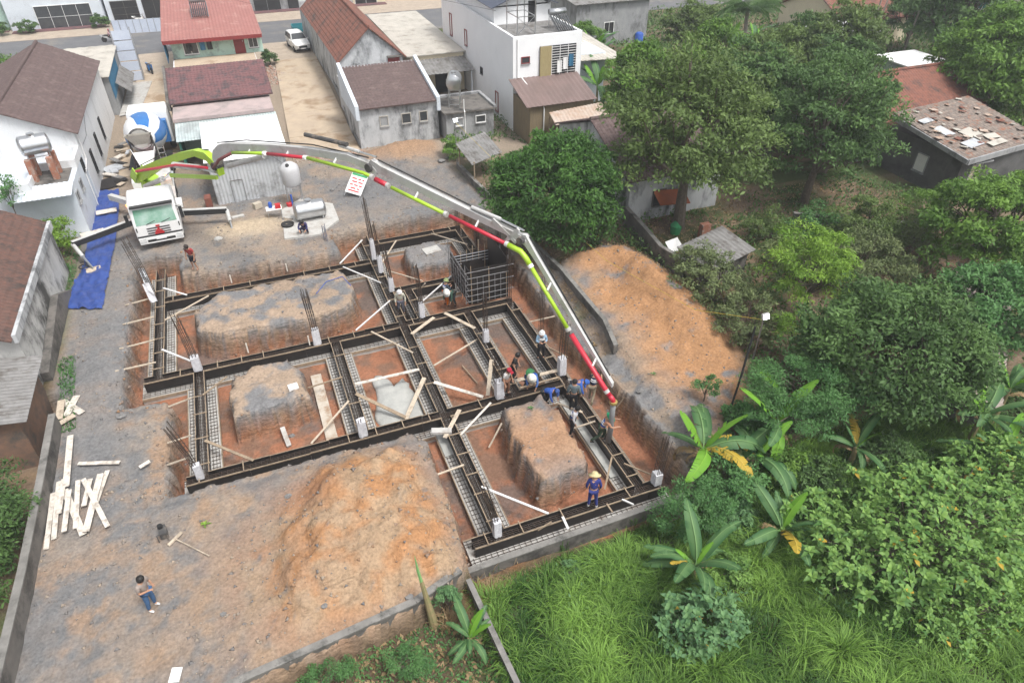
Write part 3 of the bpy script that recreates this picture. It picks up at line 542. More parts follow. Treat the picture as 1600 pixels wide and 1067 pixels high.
# --- house with red metal roof and old tiled rear wing
h = thing('red_roof_house', 'house with red metal roof, rear balcony and old tiled rear wing', 'house', (-1, 68, 0))
body(h, -4.7, 58.3, 2.35, 86.3, 2.95, 'white'); body(h, -4.6, 71.2, 3.2, 86.2, 4.75, 'mint', 2.951)
m = MB(); corr_sheet(m, (-5.2, 70.2, 4.78), (8.5, 0, -.08), (0, 16.4, 1.0), .3, .02, .04); obj('roof', m, 'metal_red', h)
m = MB(); m.bar((-5.15, 70.2, 4.62), (3.25, 70.2, 4.54), .05, .3); obj('eave_board', m, 'wood_red', h)
m = MB(); tile_sheet(m, (-5.0, 57.7, 3.05), (7.6, 0, 0), (0, 5.4, 1.25)); obj('tiled_wing_roof', m, 'tile_pink', h)
m = MB(); m.extr([(-5.15, 57.6, 2.6), (-5.15, 63.2, 2.6), (-5.15, 63.2, 4.5), (-5.15, 57.6, 3.25)], (.2, 0, 0)); obj('gable_wall', m, 'oldwall', h)
m = MB(); m.bb(-4.6, 63.4, 2.951, 2.3, 71.1, 2.98); obj('balcony_floor', m, 'slab', h); m = MB(); m.bb(-4.7, 63.1, 2.95, 2.5, 63.3, 3.75); obj('balcony_wall', m, 'mint', h)
m = MB(); m.bb(-4.8, 54.9, 2.55, 2.3, 58.3, 2.8); obj('ledge', m, mat('pinkcrete', (.42, .33, .32), (.34, .28, .27), scale=1.5, dirt=(.25, .22, .21)), h)
m = MB(); m.bb(-4.7, 55.0, 0, 2.2, 55.2, 2.55); obj('wall', m, 'mint', h)
m = MB(); corr_sheet(m, (-4.75, 52.0, 2.15), (7.15, 0, 0), (0, 3.0, .35), .2, .018, .02); obj('awning', m, mat('metal_pale', (.46, .52, .52), (.38, .44, .44), scale=1.3, dirt=(.3, .33, .33), rough=.5), h)
for x in (-4.6, 2.2): m = MB(); m.bar((x, 52.2, 0), (x, 52.2, 2.14), .07, .07); obj('awning_post', m, 'green_paint', h)
m = MB(); m.bb(-4.62, 52.4, 0, -4.5, 55, 2.0); obj('side_wall', m, 'green_paint', h)
door(h, (.7, 71.2, 2.96), UX, NY, .95, 1.75); win(h, (-3.6, 71.2, 3.3), UX, NY, 1.2, 1.0, 'frame_white', 'glass', 1); win(h, (2.0, 71.2, 3.4), UX, NY, .8, .9)
m = MB(); m.relief((-5.1, 70.3, 2.9), (0, 3.2, 0), (0, 0, 1.7), corr(.25, .02), 50, 1, .02); obj('side_sheet', m, 'metal_blue', h)
s_ = thing('solar_heater', 'solar water heater on the red metal roof', 'solar heater', (-1.6, 77, 5.2)); m = MB(); m.tube((-2.4, 79.4, 6.25), (-.9, 79.4, 6.25), .26, 14); obj('tank', m, 'inox', s_, smooth=True)
for i in range(9): m = MB(); x = -2.35 + i * .175; m.tube((x, 79.3, 6.1), (x, 76.4, 5.35), .05, 6); obj('tube', m, 'glass', s_)
m = MB()
for x in (-2.4, -.9): m.bar((x, 79.4, 6.1), (x, 79.4, 5.3), .05, .05); m.bar((x, 76.3, 5.28), (x, 79.4, 6.0), .05, .05)
obj('frame', m, 'inox', s_)
for i, x in enumerate((-3.3, -2.2, -1.6)):
    m = MB(); m.relief((x, 70.9, 3.6), (.45, 0, 0), (0, .02, .75), lambda a, b: .03 * math.sin(a * 20), 8, 1, .01); solo('hanging_garment', m, ('black', 'metal_blue', 'black')[i], ('black garment hung leftmost on the balcony of red roof house', 'blue garment hung in the middle on the balcony of red roof house', 'black garment hung nearest the balcony door of red roof house')[i], 'garment', (x, 70.9, 3.6), 'washing on the balcony')
# --- site shed of corrugated steel
h = thing('site_shed', 'corrugated steel site shed with bright white roof behind the boom', 'shed', (-.3, 48.5, 0))
m = MB(); corr_sheet(m, (-2.75, 45.4, -.05), (4.7, 0, 0), (0, 0, 3.0), .22, .02, .02); fw = obj('front_wall', m, 'metal_grey', h)
m = MB(); m.bar((-1.72, 45.36, 1.5), (-.95, 45.36, 1.5), .03, .04); m.bar((-1.72, 45.36, .05), (-1.72, 45.36, 1.48), .04, .03, up=UX); m.bar((-.95, 45.36, .05), (-.95, 45.36, 1.48), .04, .03, up=UX); obj('hatch_frame', m, 'sheetold', h)
for x, s in ((-2.76, -1), (1.97, 1)): m = MB(); m.bb(x - .02, 45.45, -.05, x + .02, 52.2, 2.95); obj('side_wall', m, 'metal_grey', h)
m = MB(); m.bb(-2.7, 52.15, -.05, 1.9, 52.2, 2.95); obj('back_wall', m, 'metal_grey', h)
m = MB(); corr_sheet(m, (-2.95, 45.1, 3.0), (5.2, 0, -.02), (0, 7.4, .12), .3, .015, .03); obj('roof', m, 'metal_white', h)
# --- long tiled house right of driveway
h = thing('long_tiled_house', 'long stained house with steep red tiled gable roof by the driveway', 'house', (11.5, 72, 0))
body(h, 8.75, 62.0, 14.2, 85.0, 3.85, 'stained'); gable(h, 8.75, 14.2, 62.0, 85.0, 3.9, 6.3, 'y', 'tile_red', .25, 'stained')
win(h, (12.9, 62.0, 2.2), UX, NY, 1.0, 1.5, 'wood_red', 'wood_red', 1, 0); m = MB(); m.bb(12.8, 61.6, 3.75, 14.1, 62.0, 3.85); obj('canopy', m, 'oldwall', h)
body(h, 8.5, 85.0, 14.4, 85.6, 4.4, 'stained', -.3, 'front_wall')
body(h, 8.3, 57.3, 14.1, 61.98, 2.7, 'stained', -.3, 'link_wall'); tank('small steel water tank on the link roof between two tiled roofs', (9.9, 60.5, 2.72), .8, .45, .2, .15)
h = thing('rear_tiled_wing', 'low grey stained building with dark tiled roof and three small windows', 'outbuilding', (11, 54.5, 0))
body(h, 7.95, 51.5, 14.2, 57.3, 3.0, 'stained'); m = MB(); tile_sheet(m, (8.15, 51.2, 3.05), (5.9, 0, 0), (0, 6.3, 1.45)); obj('roof', m, 'tile_brown', h)
for x in (7.8, 14.06): m = MB(); m.extr([(x, 51.15, 2.3), (x, 57.6, 2.3), (x, 57.6, 4.85), (x, 51.15, 3.35)], (.28, 0, 0)); obj('verge_wall', m, 'blue_white', h)
for x, ww, hh in ((9.6, .62, .75), (11.3, .7, .75), (12.7, .62, .75)): win(h, (x, 51.5, 1.55), UX, NY, ww, hh, 'sheetcement', 'glass' if x > 10 else 'grey_render', 0)
m = MB(); m.bb(8.2, 57.32, 2.7, 14, 57.6, 4.5); obj('back_wall', m, 'stained', h)
h = thing('flat_grey_block', 'small grey flat-roofed block with water tank on top', 'outbuilding', (16.5, 52, 0))
body(h, 14.5, 50.4, 18.4, 54.0, 2.2, 'grey_render')
m = MB(); m.bb(14.3, 50.2, 2.201, 18.6, 54.2, 2.33); obj('roof_slab', m, 'oldwall', h)
m = MB()
for a in ((14.3, 53.9, 18.6, 54.2), (18.35, 50.2, 18.6, 53.89)): m.bb(a[0], a[1], 2.331, a[2], a[3], 2.5)
obj('kerb', m, 'grey_render', h)
win(h, (15.2, 50.4, 1.2), UX, NY, .65, .6, 'frame_white', 'grey_render', 0); win(h, (16.9, 50.4, 1.25), UX, NY, .8, .55, 'frame_white', 'glass', 0)
m = MB(); m.path([(15.95, 50.3, 3.2), (15.95, 50.3, 2.4), (15.95, 50.15, 2.3), (15.95, 50.15, .1)], .035, 6); obj('pipe', m, 'frame_white', h)
tank('steel water tank on tall frame above the grey flat-roofed block', (15.7, 51.8, 2.33), 1.5, .55, 1.2, 1.35)
m = MB()
# --- flat cement sheet house
h = thing('sheet_roof_house', 'low house with flat pale cement sheet roof beside white villa', 'house', (18, 70, 0))
body(h, 15.0, 62.6, 20.0, 79, 3.35, 'cream')
m = MB(); m.relief((14.7, 62.4, 3.5), (5.45, 0, 0), (0, 17, .15), corr(1.2, .015), 30, 1, .08); obj('roof', m, 'sheetcement', h)
m = MB(); corr_sheet(m, (15.0, 59.6, 2.55), (5.0, 0, 0), (0, 3.0, .5), .35, .03, .03); obj('awning', m, 'sheetold', h)
for x in (15.1, 19.8): m = MB(); m.bar((x, 59.8, 0), (x, 59.8, 2.55), .1, .1); obj('post', m, 'blue_white', h)
door(h, (17.2, 62.6, 0), UX, NY, 1.2, 2.1, 'darkroom'); win(h, (15.5, 62.6, .9), UX, NY, 1.1, 1.1, 'frame_white', 'glass', 1)
mb = MB(); mb.path([(16.2, 59.0, .05), (16.2, 59.0, .5), (16.3, 59.0, .9)], [.35, .42, .3], 12); solo('water_jar', mb, 'oldwall', 'dark water jar under the awning beside cream wall', 'jar', (16.2, 59, 0), smooth=True)
# --- white villa
h = thing('white_villa', 'tall white villa with dark blue roof, drainpipe and barred balcony', 'house', (23, 60, 0))
mat('villa_white', (.80, .81, .82), (.75, .76, .77), scale=.8, dirt=(.6, .6, .6), dscale=1, dlo=.6, dhi=.9); body(h, 20.2, 50.8, 26.0, 69.5, 6.85, 'villa_white')
m = MB()
for a in ((20.2, 50.8, 26.0, 51.0), (20.2, 51.0, 20.4, 69.5), (25.8, 51.0, 26.0, 69.5)): m.bb(a[0], a[1], 6.851, a[2], a[3], 7.15)
obj('parapet', m, 'villa_white', h)
body(h, 20.6, 56.0, 25.6, 69.3, 8.3, 'villa_white', 6.86, 'upper_storey'); m = MB(); m.bb(20.45, 51.1, 6.852, 25.75, 55.99, 6.9); obj('terrace_slab', m, 'sheetold', h)
m = MB(); corr_sheet(m, (20.2, 55.4, 8.25), (0, 14.2, 0), (3.0, 0, 1.1), .35, .03, .05); m.v = [p for p in m.v]; r_ = obj('roof', m, 'metal_navy', h)
m = MB(); corr_sheet(m, (26.0, 69.6, 8.25), (0, -14.2, 0), (-2.8, 0, 1.1), .35, .03, .05); obj('slope', m, 'metal_navy', r_)
m = MB(); m.extr([(20.65, 56.0, 8.2), (25.55, 56.0, 8.2), (23.1, 56.0, 9.2)], (0, .2, 0)); obj('gable_wall', m, 'white', h)
door(h, (23.6, 56.0, 6.9), UX, NY, .7, 1.6, 'darkroom')
win(h, (20.9, 50.8, 5.2), UX, NY, .65, .45, 'wood_red', 'glass', 0)
# barred balcony opening
m = MB(); m.bb(22.4, 50.74, 4.0, 25.5, 50.79, 6.3); bo = obj('balcony_opening', m, 'darkroom', h)
m = MB(); m.bb(22.4, 50.62, 3.85, 23.35, 50.7, 6.3); obj('screen', m, mat('bamboo', (.36, .30, .16), (.26, .21, .10), scale=6, stretch=(6, 6, .6)), bo)
m = MB()
for i in range(12): z = 4.1 + i * .19; m.bar((23.4, 50.7, z), (25.5, 50.7, z), .03, .035)
for x in (23.4, 24.1, 24.8, 25.5): m.bar((x, 50.68, 4.0), (x, 50.68, 6.3), .04, .04)
obj('bars', m, 'frame_white', bo)
m = MB(); m.path([(20.55, 50.75, 7.0), (20.55, 50.75, 4.2), (20.9, 50.7, 4.15), (21.3, 47.4, 3.0), (21.3, 47.2, 2.8), (21.3, 47.2, 0)], .05, 8); obj('drain_pipe', m, 'frame_white', h)
for y, z, hh in ((66.6, 3.9, 1.9), (62.2, 4.0, 1.3), (54.4, .5, 1.6)): win(h, (20.2, y + .3, z), (0, -1, 0), NX, .6, hh, 'wood_red', 'frame_white', 0)
win(h, (20.2, 58.4, 2.6), (0, -1, 0), NX, .5, .5, 'black', 'glass', 0)
m = MB(); corr_sheet(m, (19.8, 47.0, 3.1), (5.9, 0, 0), (0, 3.75, 1.05), .4, .02, .03); obj('lean_to_roof', m, 'metal_brown', h)
body(h, 20.2, 47.3, 25.5, 50.75, 3.0, mat('sheet_olive', (.22, .17, .10), (.15, .12, .08), scale=2, stretch=(5, 5, .4)), -.2, 'lean_to_wall')
for i, x in enumerate((23.8, 24.3, 24.8)):
    m = MB(); m.relief((x, 50.5, 4.3 + .2 * i), (.4, 0, 0), (0, .02, .9), lambda a, b: .03 * math.sin(a * 22), 8, 1, .01); solo('hanging_shirt', m, 'frame_white' if i < 2 else 'metal_blue', ('white shirt hung leftmost behind balcony bars of white villa', 'white shirt hung in the middle behind balcony bars of white villa', 'blue shirt hung rightmost behind balcony bars of white villa')[i], 'shirt', (x, 50.5, 4.3), 'washing on the villa balcony')
s_ = thing('solar_heater', 'solar water heater on the terrace of the white villa', 'solar heater', (25, 52.2, 6.9)); m = MB(); m.tube((24.3, 53.4, 8.1), (25.7, 53.4, 8.1), .25, 14); obj('tank', m, 'inox', s_, smooth=True)
for i in range(8): m = MB(); x = 24.35 + i * .18; m.tube((x, 53.3, 7.95), (x, 51.5, 7.1), .05, 6); obj('tube', m, 'glass', s_)
m = MB()
for x in (24.3, 25.7): m.bar((x, 53.4, 8.0), (x, 53.4, 6.9), .05, .05); m.bar((x, 51.4, 6.95), (x, 53.4, 7.9), .05, .05)
obj('frame', m, 'inox', s_)
m = MB(); tt = thing('tank_frame', 'tall steel lattice tank frame on the terrace of the white villa', 'frame', (22, 53.5, 6.9))
for x in (21.1, 22.6):
    for y in (52.2, 54.4): m = MB(); m.bar((x, y, 6.9), (x, y, 9.6), .07, .07); obj('leg', m, 'inox', tt)
m = MB()
for z in (8.2, 9.5): m.bar((21.1, 52.2, z), (22.6, 52.2, z), .05, .05); m.bar((21.1, 54.4, z), (22.6, 54.4, z), .05, .05); m.bar((21.1, 52.2, z), (21.1, 54.4, z), .05, .05); m.bar((22.6, 52.2, z), (22.6, 54.4, z), .05, .05)
m.bar((21.1, 52.2, 6.95), (22.6, 52.2, 8.2), .04, .04); m.bar((22.6, 52.2, 6.95), (21.1, 52.2, 8.2), .04, .04); obj('brace', m, 'inox', tt)
# villa neighbours
h = thing('annex_roof_house', 'low house with grey-white roof right behind the villa', 'house', (29, 58, 0)); body(h, 26.4, 55, 30.5, 66, 4.2, 'blue_white'); m = MB(); corr_sheet(m, (26.1, 53.5, 4.15), (5.6, 0, -.2), (0, 13, .5), .4, .02, .05); obj('roof', m, 'sheetcement', h)
h = thing('rust_awning', 'rusty pale metal sheet awning right of the round tree', 'awning', (22.5, 46, 0)); m = MB(); corr_sheet(m, (21.2, 44.8, 2.35), (4.6, .4, .1), (.3, 1.9, .3), .3, .02, .03); obj('sheet', m, 'rust', h)
for x, y in ((21.4, 45), (25.6, 45.4), (21.5, 46.6), (25.8, 47)): m = MB(); m.bar((x, y, 0), (x, y, 2.4), .08, .08); obj('post', m, 'timber', h)
# --- stained tiled house behind the round tree
h = thing('stained_tiled_house', 'old stained house with brown tiled roof half hidden behind trees', 'house', (24, 38, 0))
body(h, 20.9, 33.3, 27.5, 43.6, 2.9, 'stained'); gable(h, 20.9, 27.5, 33.3, 43.6, 2.95, 4.9, 'x', 'tile_brown', .3, 'stained'); win(h, (22.6, 33.3, .8), UX, NY, .9, 1.1, 'oldwall', 'darkroom', 0)
m = MB(); m.relief((22.5, 32.2, 1.4), (1.9, -.4, 0), (.1, 1.1, .5), lambda a, b: .04 * math.sin(a * 3) - .1 * math.sin(b * 1.4), 12, 8, .02); solo('orange_awning', m, mat('tarp_orange', (.36, .10, .035), (.26, .085, .045), scale=2, rough=.6), 'sagging orange tarpaulin awning on the wall of stained house', 'awning', (23.3, 32, 1.3))
# --- ruined house at right
h = thing('ruined_house', 'dark grey house with broken patched old tile roof, far right', 'house', (45.5, 31.5, 0))
body(h, 42.4, 28.3, 49.2, 34.5, 2.9, mat('darkrender', (.115, .113, .112), (.085, .084, .083), scale=1.5, dirt=(.06, .06, .06)))
m = MB(); tile_sheet(m, (41.8, 27.7, 3.05), (7.9, .8, 0), (.3, 6.6, .9), .3, .4, .05, .05); rr = obj('roof', m, 'tile_old', h)
m = MB(); m.bar((41.8, 27.6, 2.98), (49.7, 28.4, 2.98), .12, .35); m.bar((41.78, 27.6, 2.98), (42.05, 34.3, 3.7), .12, .3); obj('fascia', m, 'grey_render', h)
for i, (u_, v_, a, w_, l_) in enumerate(((1.2, .9, .2, 1.6, .8), (2.4, 1.9, .25, 1.5, 1.0), (1.0, 2.6, .1, .9, 1.2), (3.6, 1.2, -.1, 1.1, .6), (.7, 4.4, .2, 1.2, .5), (2.9, .5, .15, 1.7, .5))):
    m = MB(); m.box((41.9 + u_ + w_ / 2, 27.8 + v_ + l_ / 2 + .09 * u_, 3.24 + v_ * .135 + i * .006), (w_, l_, .02), a, Matrix.Rotation(.135, 3, 'X')); obj('patch_sheet', m, 'sheetcement' if i % 2 else 'metal_grey', rr)
for i in range(46):
    a, b = random.uniform(.1, 7.4), random.uniform(.1, 6.2); m = MB(); m.box((41.9 + a + .04 * b, 27.8 + b + .1 * a, 3.2 + b * .136 + random.uniform(0, .05)), (random.uniform(.2, .55), random.uniform(.2, .5), .03), random.uniform(0, 3), Matrix.Rotation(random.uniform(0, .3), 3, 'X')); obj('loose_tile', m, ('tile_old', 'rust', 'sheetcement', 'tile_red')[i % 4], rr)
win(h, (43.4, 28.3, 1.0), UX, NY, .9, 1.3, 'grey_render', 'board', 1); m = MB(); m.bb(43.1, 27.9, 2.5, 44.7, 28.3, 2.58); obj('canopy', m, 'grey_render', h); win(h, (42.4, 31.6, .9), (0, -1, 0), NX, .9, 1.2, 'grey_render', 'frame_white', 0)
h = thing('red_tiled_house', 'house with faded red tiled roofs behind the ruined house', 'house', (46, 39, 0))
body(h, 41.5, 35.6, 52.5, 43.5, 3.0, 'stained'); gable(h, 41.5, 52.5, 35.6, 43.5, 3.05, 4.9, 'x', 'tile_red', .4, 'stained')
m = MB(); tile_sheet(m, (39.5, 34.4, 2.75), (5.4, 0, 0), (0, 3.0, 1.5)); obj('porch_roof', m, 'tile_red', h)
# --- far right background houses
h = thing('white_flat_house', 'small white flat-roofed block among trees behind the red tiled roof', 'house', (58.5, 47.5, 0)); body(h, 56.6, 46, 61.3, 50, 2.5, 'blue_white'); m = MB(); m.bb(56.4, 45.8, 2.501, 61.5, 50.2, 2.62); obj('roof_slab', m, 'metal_white', h)
h = thing('cream_house', 'cream house with green and brown shuttered windows, top right corner', 'house', (95, 63, 0)); body(h, 91.5, 52, 104, 72, 7, 'cream')
for i, (y, z) in enumerate(((67.5, .9), (63.6, .9), (60.0, .9))): win(h, (91.5, y, z), (0, -1, 0), NX, 1.3, 1.7, 'frame_white', 'green_paint' if i == 0 else 'metal_brown', 1)
m = MB(); corr_sheet(m, (91.0, 51.6, 7.05), (13.4, 0, 0), (0, 20.8, .8), .5, .03, .05); obj('roof', m, 'tile_red', h)
m = MB()
for i in range(24): m.bar((88.0 + i * .2, 60.0, .1), (88.0 + i * .2, 60.0, 1.1), .03, .03)
m.bar((88, 60, 1.1), (92.7, 60, 1.1), .05, .05); obj('railing', m, 'oldwall', h)
h = thing('pink_roof_house', 'house with pinkish red tiled roof and yellow gable, top right', 'house', (66, 66, 0)); body(h, 63.5, 61.5, 73, 72, 2.7, 'cream'); gable(h, 63.5, 73, 61.5, 72, 2.75, 5.0, 'x', 'tile_red', .4, 'cream')
h = thing('white_sheet_canopy', 'wide white sheet canopy in front of the pinkish tiled house', 'canopy', (60, 60, 0)); m = MB(); corr_sheet(m, (55.5, 57.0, 2.7), (9.5, 0, -.3), (.5, 4.6, .3), .5, .02, .03); obj('roof', m, 'metal_white', h)
for x, y in ((55.9, 57.3), (64.5, 57.3), (56.3, 61), (65, 61)): m = MB(); m.bar((x, y, 0), (x, y, 2.65), .1, .1); obj('post', m, 'steelpipe', h)
h = thing('grey_gable_house', 'grey unplastered wall of a house behind the banana trees', 'house', (40, 76, 0)); body(h, 36.0, 72, 45, 84, 4.5, 'grey_render'); m = MB(); corr_sheet(m, (35.6, 71.6, 4.5), (10, 0, 0), (0, 13, 1.), .5, .03, .05); obj('roof', m, 'sheetold', h); win(h, (39.5, 72, 1.2), UX, NY, 1.2, 1.2, 'frame_white', 'darkroom', 1)
mb = MB(); mb.lathe([(.1, 0), (.45, .02), (.47, .3), (.45, .32), (.47, .6), (.45, .62), (.47, .95), (.3, 1.1), (.12, 1.12)], (43.2, 70.5, .3), 14); solo('blue_barrel', mb, 'plasticblue', 'blue plastic barrel beside the grey unplastered wall', 'barrel', (43.2, 70.5, 0), smooth=True)
# --- shops over the road
def shop(x0, x1, y, label, wall, doors, hh=4.5, d=9, awn=None):
    h = thing('shop_house', label, 'shop', ((x0 + x1) / 2, y + 3, 0)); body(h, x0, y, x1, y + d, hh, wall)
    for x, w_, dh, fr, pn, nx, nz in doors: win(h, (x, y, .12), UX, NY, w_, dh, fr, pn, nx, nz, 'shopfront')
    if awn: m = MB(); corr_sheet(m, (x0, y - 2.2, 2.75), (x1 - x0, 0, 0), (0, 2.2, .35), .3, .02, .03); obj('awning', m, awn, h)
    m = MB(); m.bb(x0 + .1, y - 1.4, .05, x1 - .1, y - .001, .17); obj('step', m, 'tile_pink', h); return h
shop(-31, -23.6, 104.5, 'greenish house with dark porch, top left corner', 'mint', ((-29.5, 1.5, 2.2, 'wood_red', 'darkroom', 0, 0), (-26.5, 1.6, 2.2, 'oldwall', 'darkroom', 0, 0)))
shop(-23.3, -13.1, 103.2, 'pale blue house with wide white framed glass doors over the road', 'blue_white', ((-20.3, 6.0, 2.5, 'frame_white', 'glass', 3, 1),))
shop(-12.8, -5.2, 104.2, 'shop with open dark front and motorbike outside', 'blue_white', ((-12.2, 3.0, 2.3, 'oldwall', 'darkroom', 1, 2), (-8.6, 2.6, 2.3, 'oldwall', 'darkroom', 1, 0)))
shop(-4.9, 3.2, 103.8, 'white shop behind the red roofed house over the road', 'white', ((-3.8, 2.4, 2.3, 'frame_white', 'glass', 1, 0), (.2, 2.2, 2.3, 'frame_white', 'darkroom', 1, 0)))
shop(3.5, 12.4, 103.8, 'grey shop with dark open front left of the steep tiled roof', 'grey_render', ((4.6, 3.4, 2.2, 'steelpipe', 'darkroom', 1, 0), (8.9, 2.8, 2.2, 'steelpipe', 'darkroom', 0, 0)))
shop(12.7, 22, 103.4, 'cream shop over the road behind the steep tiled roof', 'cream', ((13.6, 3.0, 2.2, 'frame_white', 'glass', 1, 1), (17.8, 3.0, 2.2, 'frame_white', 'darkroom', 1, 0)))
# --- brown tiled house at the left edge
h = thing('edge_tiled_house', 'brown tiled house with stained white gable wall at left edge', 'house', (-14, 34, 0))
mat('stained_dark', (.52, .515, .50), (.38, .375, .36), scale=1.0, dirt=(.07, .068, .064), dscale=.55, dlo=.48, dhi=.62, stretch=(1, 1, .6), bump=.015); body(h, -17.5, 29.0, -10.95, 39.6, 2.75, 'stained_dark')
m = MB(); tile_sheet(m, (-11.0, 28.6, 2.85), (0, 11.4, 0), (-3.3, 0, 1.9)); rr = obj('roof', m, mat('tile_weathered', (.145, .075, .058), (.085, .055, .047), scale=3.5, dirt=(.05, .043, .04), dscale=1.1, dlo=.5, dhi=.66), h); m = MB(); tile_sheet(m, (-17.8, 40, 2.85), (0, -11.4, 0), (3.4, 0, 1.9)); obj('slope', m, 'tile_weathered', rr)
m = MB(); m.extr([(-10.95, 28.7, 2.7), (-10.95, 39.7, 2.7), (-10.95, 39.7, 3.1), (-10.95, 28.7, 3.1)], (.16, 0, 0)); obj('verge_wall', m, 'stained', h)
m = MB(); m.extr([(-10.93, 29.4, -.3), (-10.93, 38.2, -.3), (-10.93, 35.0, 1.2), (-10.93, 29.4, .5)], (.35, 0, 0)); obj('buttress_wall', m, 'oldwall', h)
h = thing('sheet_shed', 'low shed with rusty grey corrugated roof below the edge house', 'shed', (-11.3, 26.8, -.9)); body(h, -13.2, 24.9, -10.75, 28.6, 1.55, mat('dirtybrick', (.22, .13, .09), (.15, .10, .075), scale=3, dirt=(.09, .08, .07), dscale=.9), -1.0); m = MB(); corr_sheet(m, (-10.3, 24.5, 1.75), (0, 4.4, 0), (-3.2, 0, .5), .22, .022, .03); obj('roof', m, 'sheetold', h)
m = MB()
# --- boundary walls
def blockwall(label, pts, z0, z1, th=.2, m='oldwall', z1b=None):
    p0 = pts[0]; t = thing('block_wall', label, 'wall', (p0[0], p0[1], z0)); n = len(pts)
    mb = MB(); L_ = []
    for i in range(n):
        a = Vector(pts[max(i - 1, 0)]); b = Vector(pts[min(i + 1, n - 1)]); d = (b - a).normalized(); nn = Vector((-d.y, d.x)); p = Vector(pts[i]); zt = z1 if z1b is None else z1 + (z1b - z1) * i / (n - 1)
        L_.append([(*(p + nn * th / 2), z0), (*(p - nn * th / 2), z0), (*(p - nn * th / 2), zt), (*(p + nn * th / 2), zt)])
    mb.loft(L_); obj('wall', mb, m, t); mb = MB()
    for i in range(n - 1):
        za = z1 if z1b is None else z1 + (z1b - z1) * i / (n - 1); zb = z1 if z1b is None else z1 + (z1b - z1) * (i + 1) / (n - 1); mb.bar((*pts[i], za + .031), (*pts[i + 1], zb + .031), th + .04, .06)
    obj('coping', mb, mat('coping', (.24, .23, .215), (.14, .135, .125), scale=2, dirt=(.06, .06, .055), dscale=1.2), t); return t
blockwall('old dark block wall holding up the site, bottom of view', [(x, float(wall_y(x))) for x in (-11, -6, -3.5, -1.4, 1.7, 3.4)], -1.6, .02)
blockwall('dark block wall in front of the nearest beam formwork', [(3.45, 13.35), (3.6, 13.78), (13.2, 13.92)], -2.4, -.9)
blockwall('old stained block wall along the left side of site', [(-9.95, 25.9), (-9.9, 22), (-9.9, 18), (-10.0, 14.5), (-10.1, 10.5)], -1.4, .75, .22)
blockwall('dark block wall between the pit and the right soil heap', [(13.6, 45), (13.8, 41.4), (14.1, 38.6), (14.15, 32.6), (14.5, 29.3), (14.45, 24), (14.0, 22)], -.9, .55, .18, 'oldwall', .3)
blockwall('dark garden wall right of the round tree', [(20.6, 33.0), (20.3, 30.2), (20.0, 28.0), (20.4, 26.2)], -.3, 1.25, .2)
blockwall('grey garden wall between the trees at right', [(29.5, 28.5), (33.2, 26.0), (36, 24.5)], -.3, 1.3, .2)
blockwall('low concrete post wall by the driveway', [(8.0, 52.2), (8.1, 57), (8.5, 62), (9.2, 76)], -.1, .5, .15, 'grey_render')
blockwall('narrow wall running into the tall grass, bottom', [(3.6, 13.1), (3.75, 10.5), (3.9, 8.2)], -1.4, -.35, .14)
# ------------------------------------------------------------ rebar columns, lift core
def column(x, y, label, top=2.25, wrap=.75, lean=(0, 0), n=3, z0=ZT - .15, w_=.14, rb='rebar'):
    t = thing('rebar_column', label, 'rebar column', (x, y, z0), 0, 'column starter bars'); k = 0
    for i in range(n):
        for j in range(2 if n > 2 else n):
            dx = (i / (n - 1) - .5) * 2 * w_; dy = (j - .5) * 2 * w_; a = random.uniform(-.05, .05); tp = top + random.uniform(-.25, .15)
            m = MB(); m.path([(x + dx, y + dy, z0), (x + dx + lean[0] * .3, y + dy + lean[1] * .3, z0 + (tp - z0) * .5), (x + dx + lean[0] + a, y + dy + lean[1] + random.uniform(-.05, .05), tp)], .016, 4); obj('bar', m, rb, t)
    z = z0 + .2
    while z < top - .3:
        f_ = (z - z0) / (top - z0); cx, cy = x + lean[0] * f_ * f_, y + lean[1] * f_ * f_; q = w_ + .02; m = MB()
        for a, b in (((-q, -q), (q, -q)), ((q, -q), (q, q)), ((q, q), (-q, q)), ((-q, q), (-q, -q))): m.bar((cx + a[0], cy + a[1], z), (cx + b[0], cy + b[1], z), .014, .014)
        obj('stirrup', m, rb, t); z += .42
    if wrap:
        m = MB(); q = w_ + .06; rg = []
        for zz_ in (0, .3, .6, .85, 1.0):
            r_ = []
            for k in range(16):
                a = 2 * math.pi * k / 16; ca, sa = math.cos(a), math.sin(a); s_ = q / max(abs(ca), abs(sa)) * random.uniform(.92, 1.06) * (1 - .12 * zz_); s_ = min(s_, q * 1.25); r_.append((x + ca * s_, y + sa * s_, ZT - .02 + zz_ * wrap + random.uniform(-.02, .03)))
            rg.append(r_)
        m.loft(rg); obj('wrap', m, 'wrap', t)
    return t
column(-4.65, 28.85, 'wrapped rebar column at left crossing with bars leaning to the rear', 2.2, .75, (-.25, .3))
column(.95, 28.85, 'wrapped rebar column in front of the long soil block', 2.25, .85, (-.1, .15), 4)
column(-4.75, 21.65, 'wrapped rebar column at front left beam corner with bundled bars', 2.0, .7, (-.5, .3), 3, ZT - .15, .09)
column(1.75, 21.65, 'short wrapped column stub beside fresh concrete spill', .2, .8, (0, 0), 3)
column(5.4, 36.0, 'tallest rebar column with long white wrap behind the long soil block', 3.1, 1.3, (-.1, .2), 3, ZT - .15, .09)
column(5.45, 34.4, 'thin rebar column with white wrap, second from the rear', 2.4, 1.0, (-.1, .1), 3, ZT - .15, .09)
column(5.55, 32.2, 'wrapped rebar column behind the white helmet man', 1.9, .8, (-.1, .1), 3, ZT - .15, .09)
column(6.45, 29.15, 'dark rebar column with white wrap right of white helmet man', 2.45, .85, (-.05, .05), 3, ZT - .15, .09)
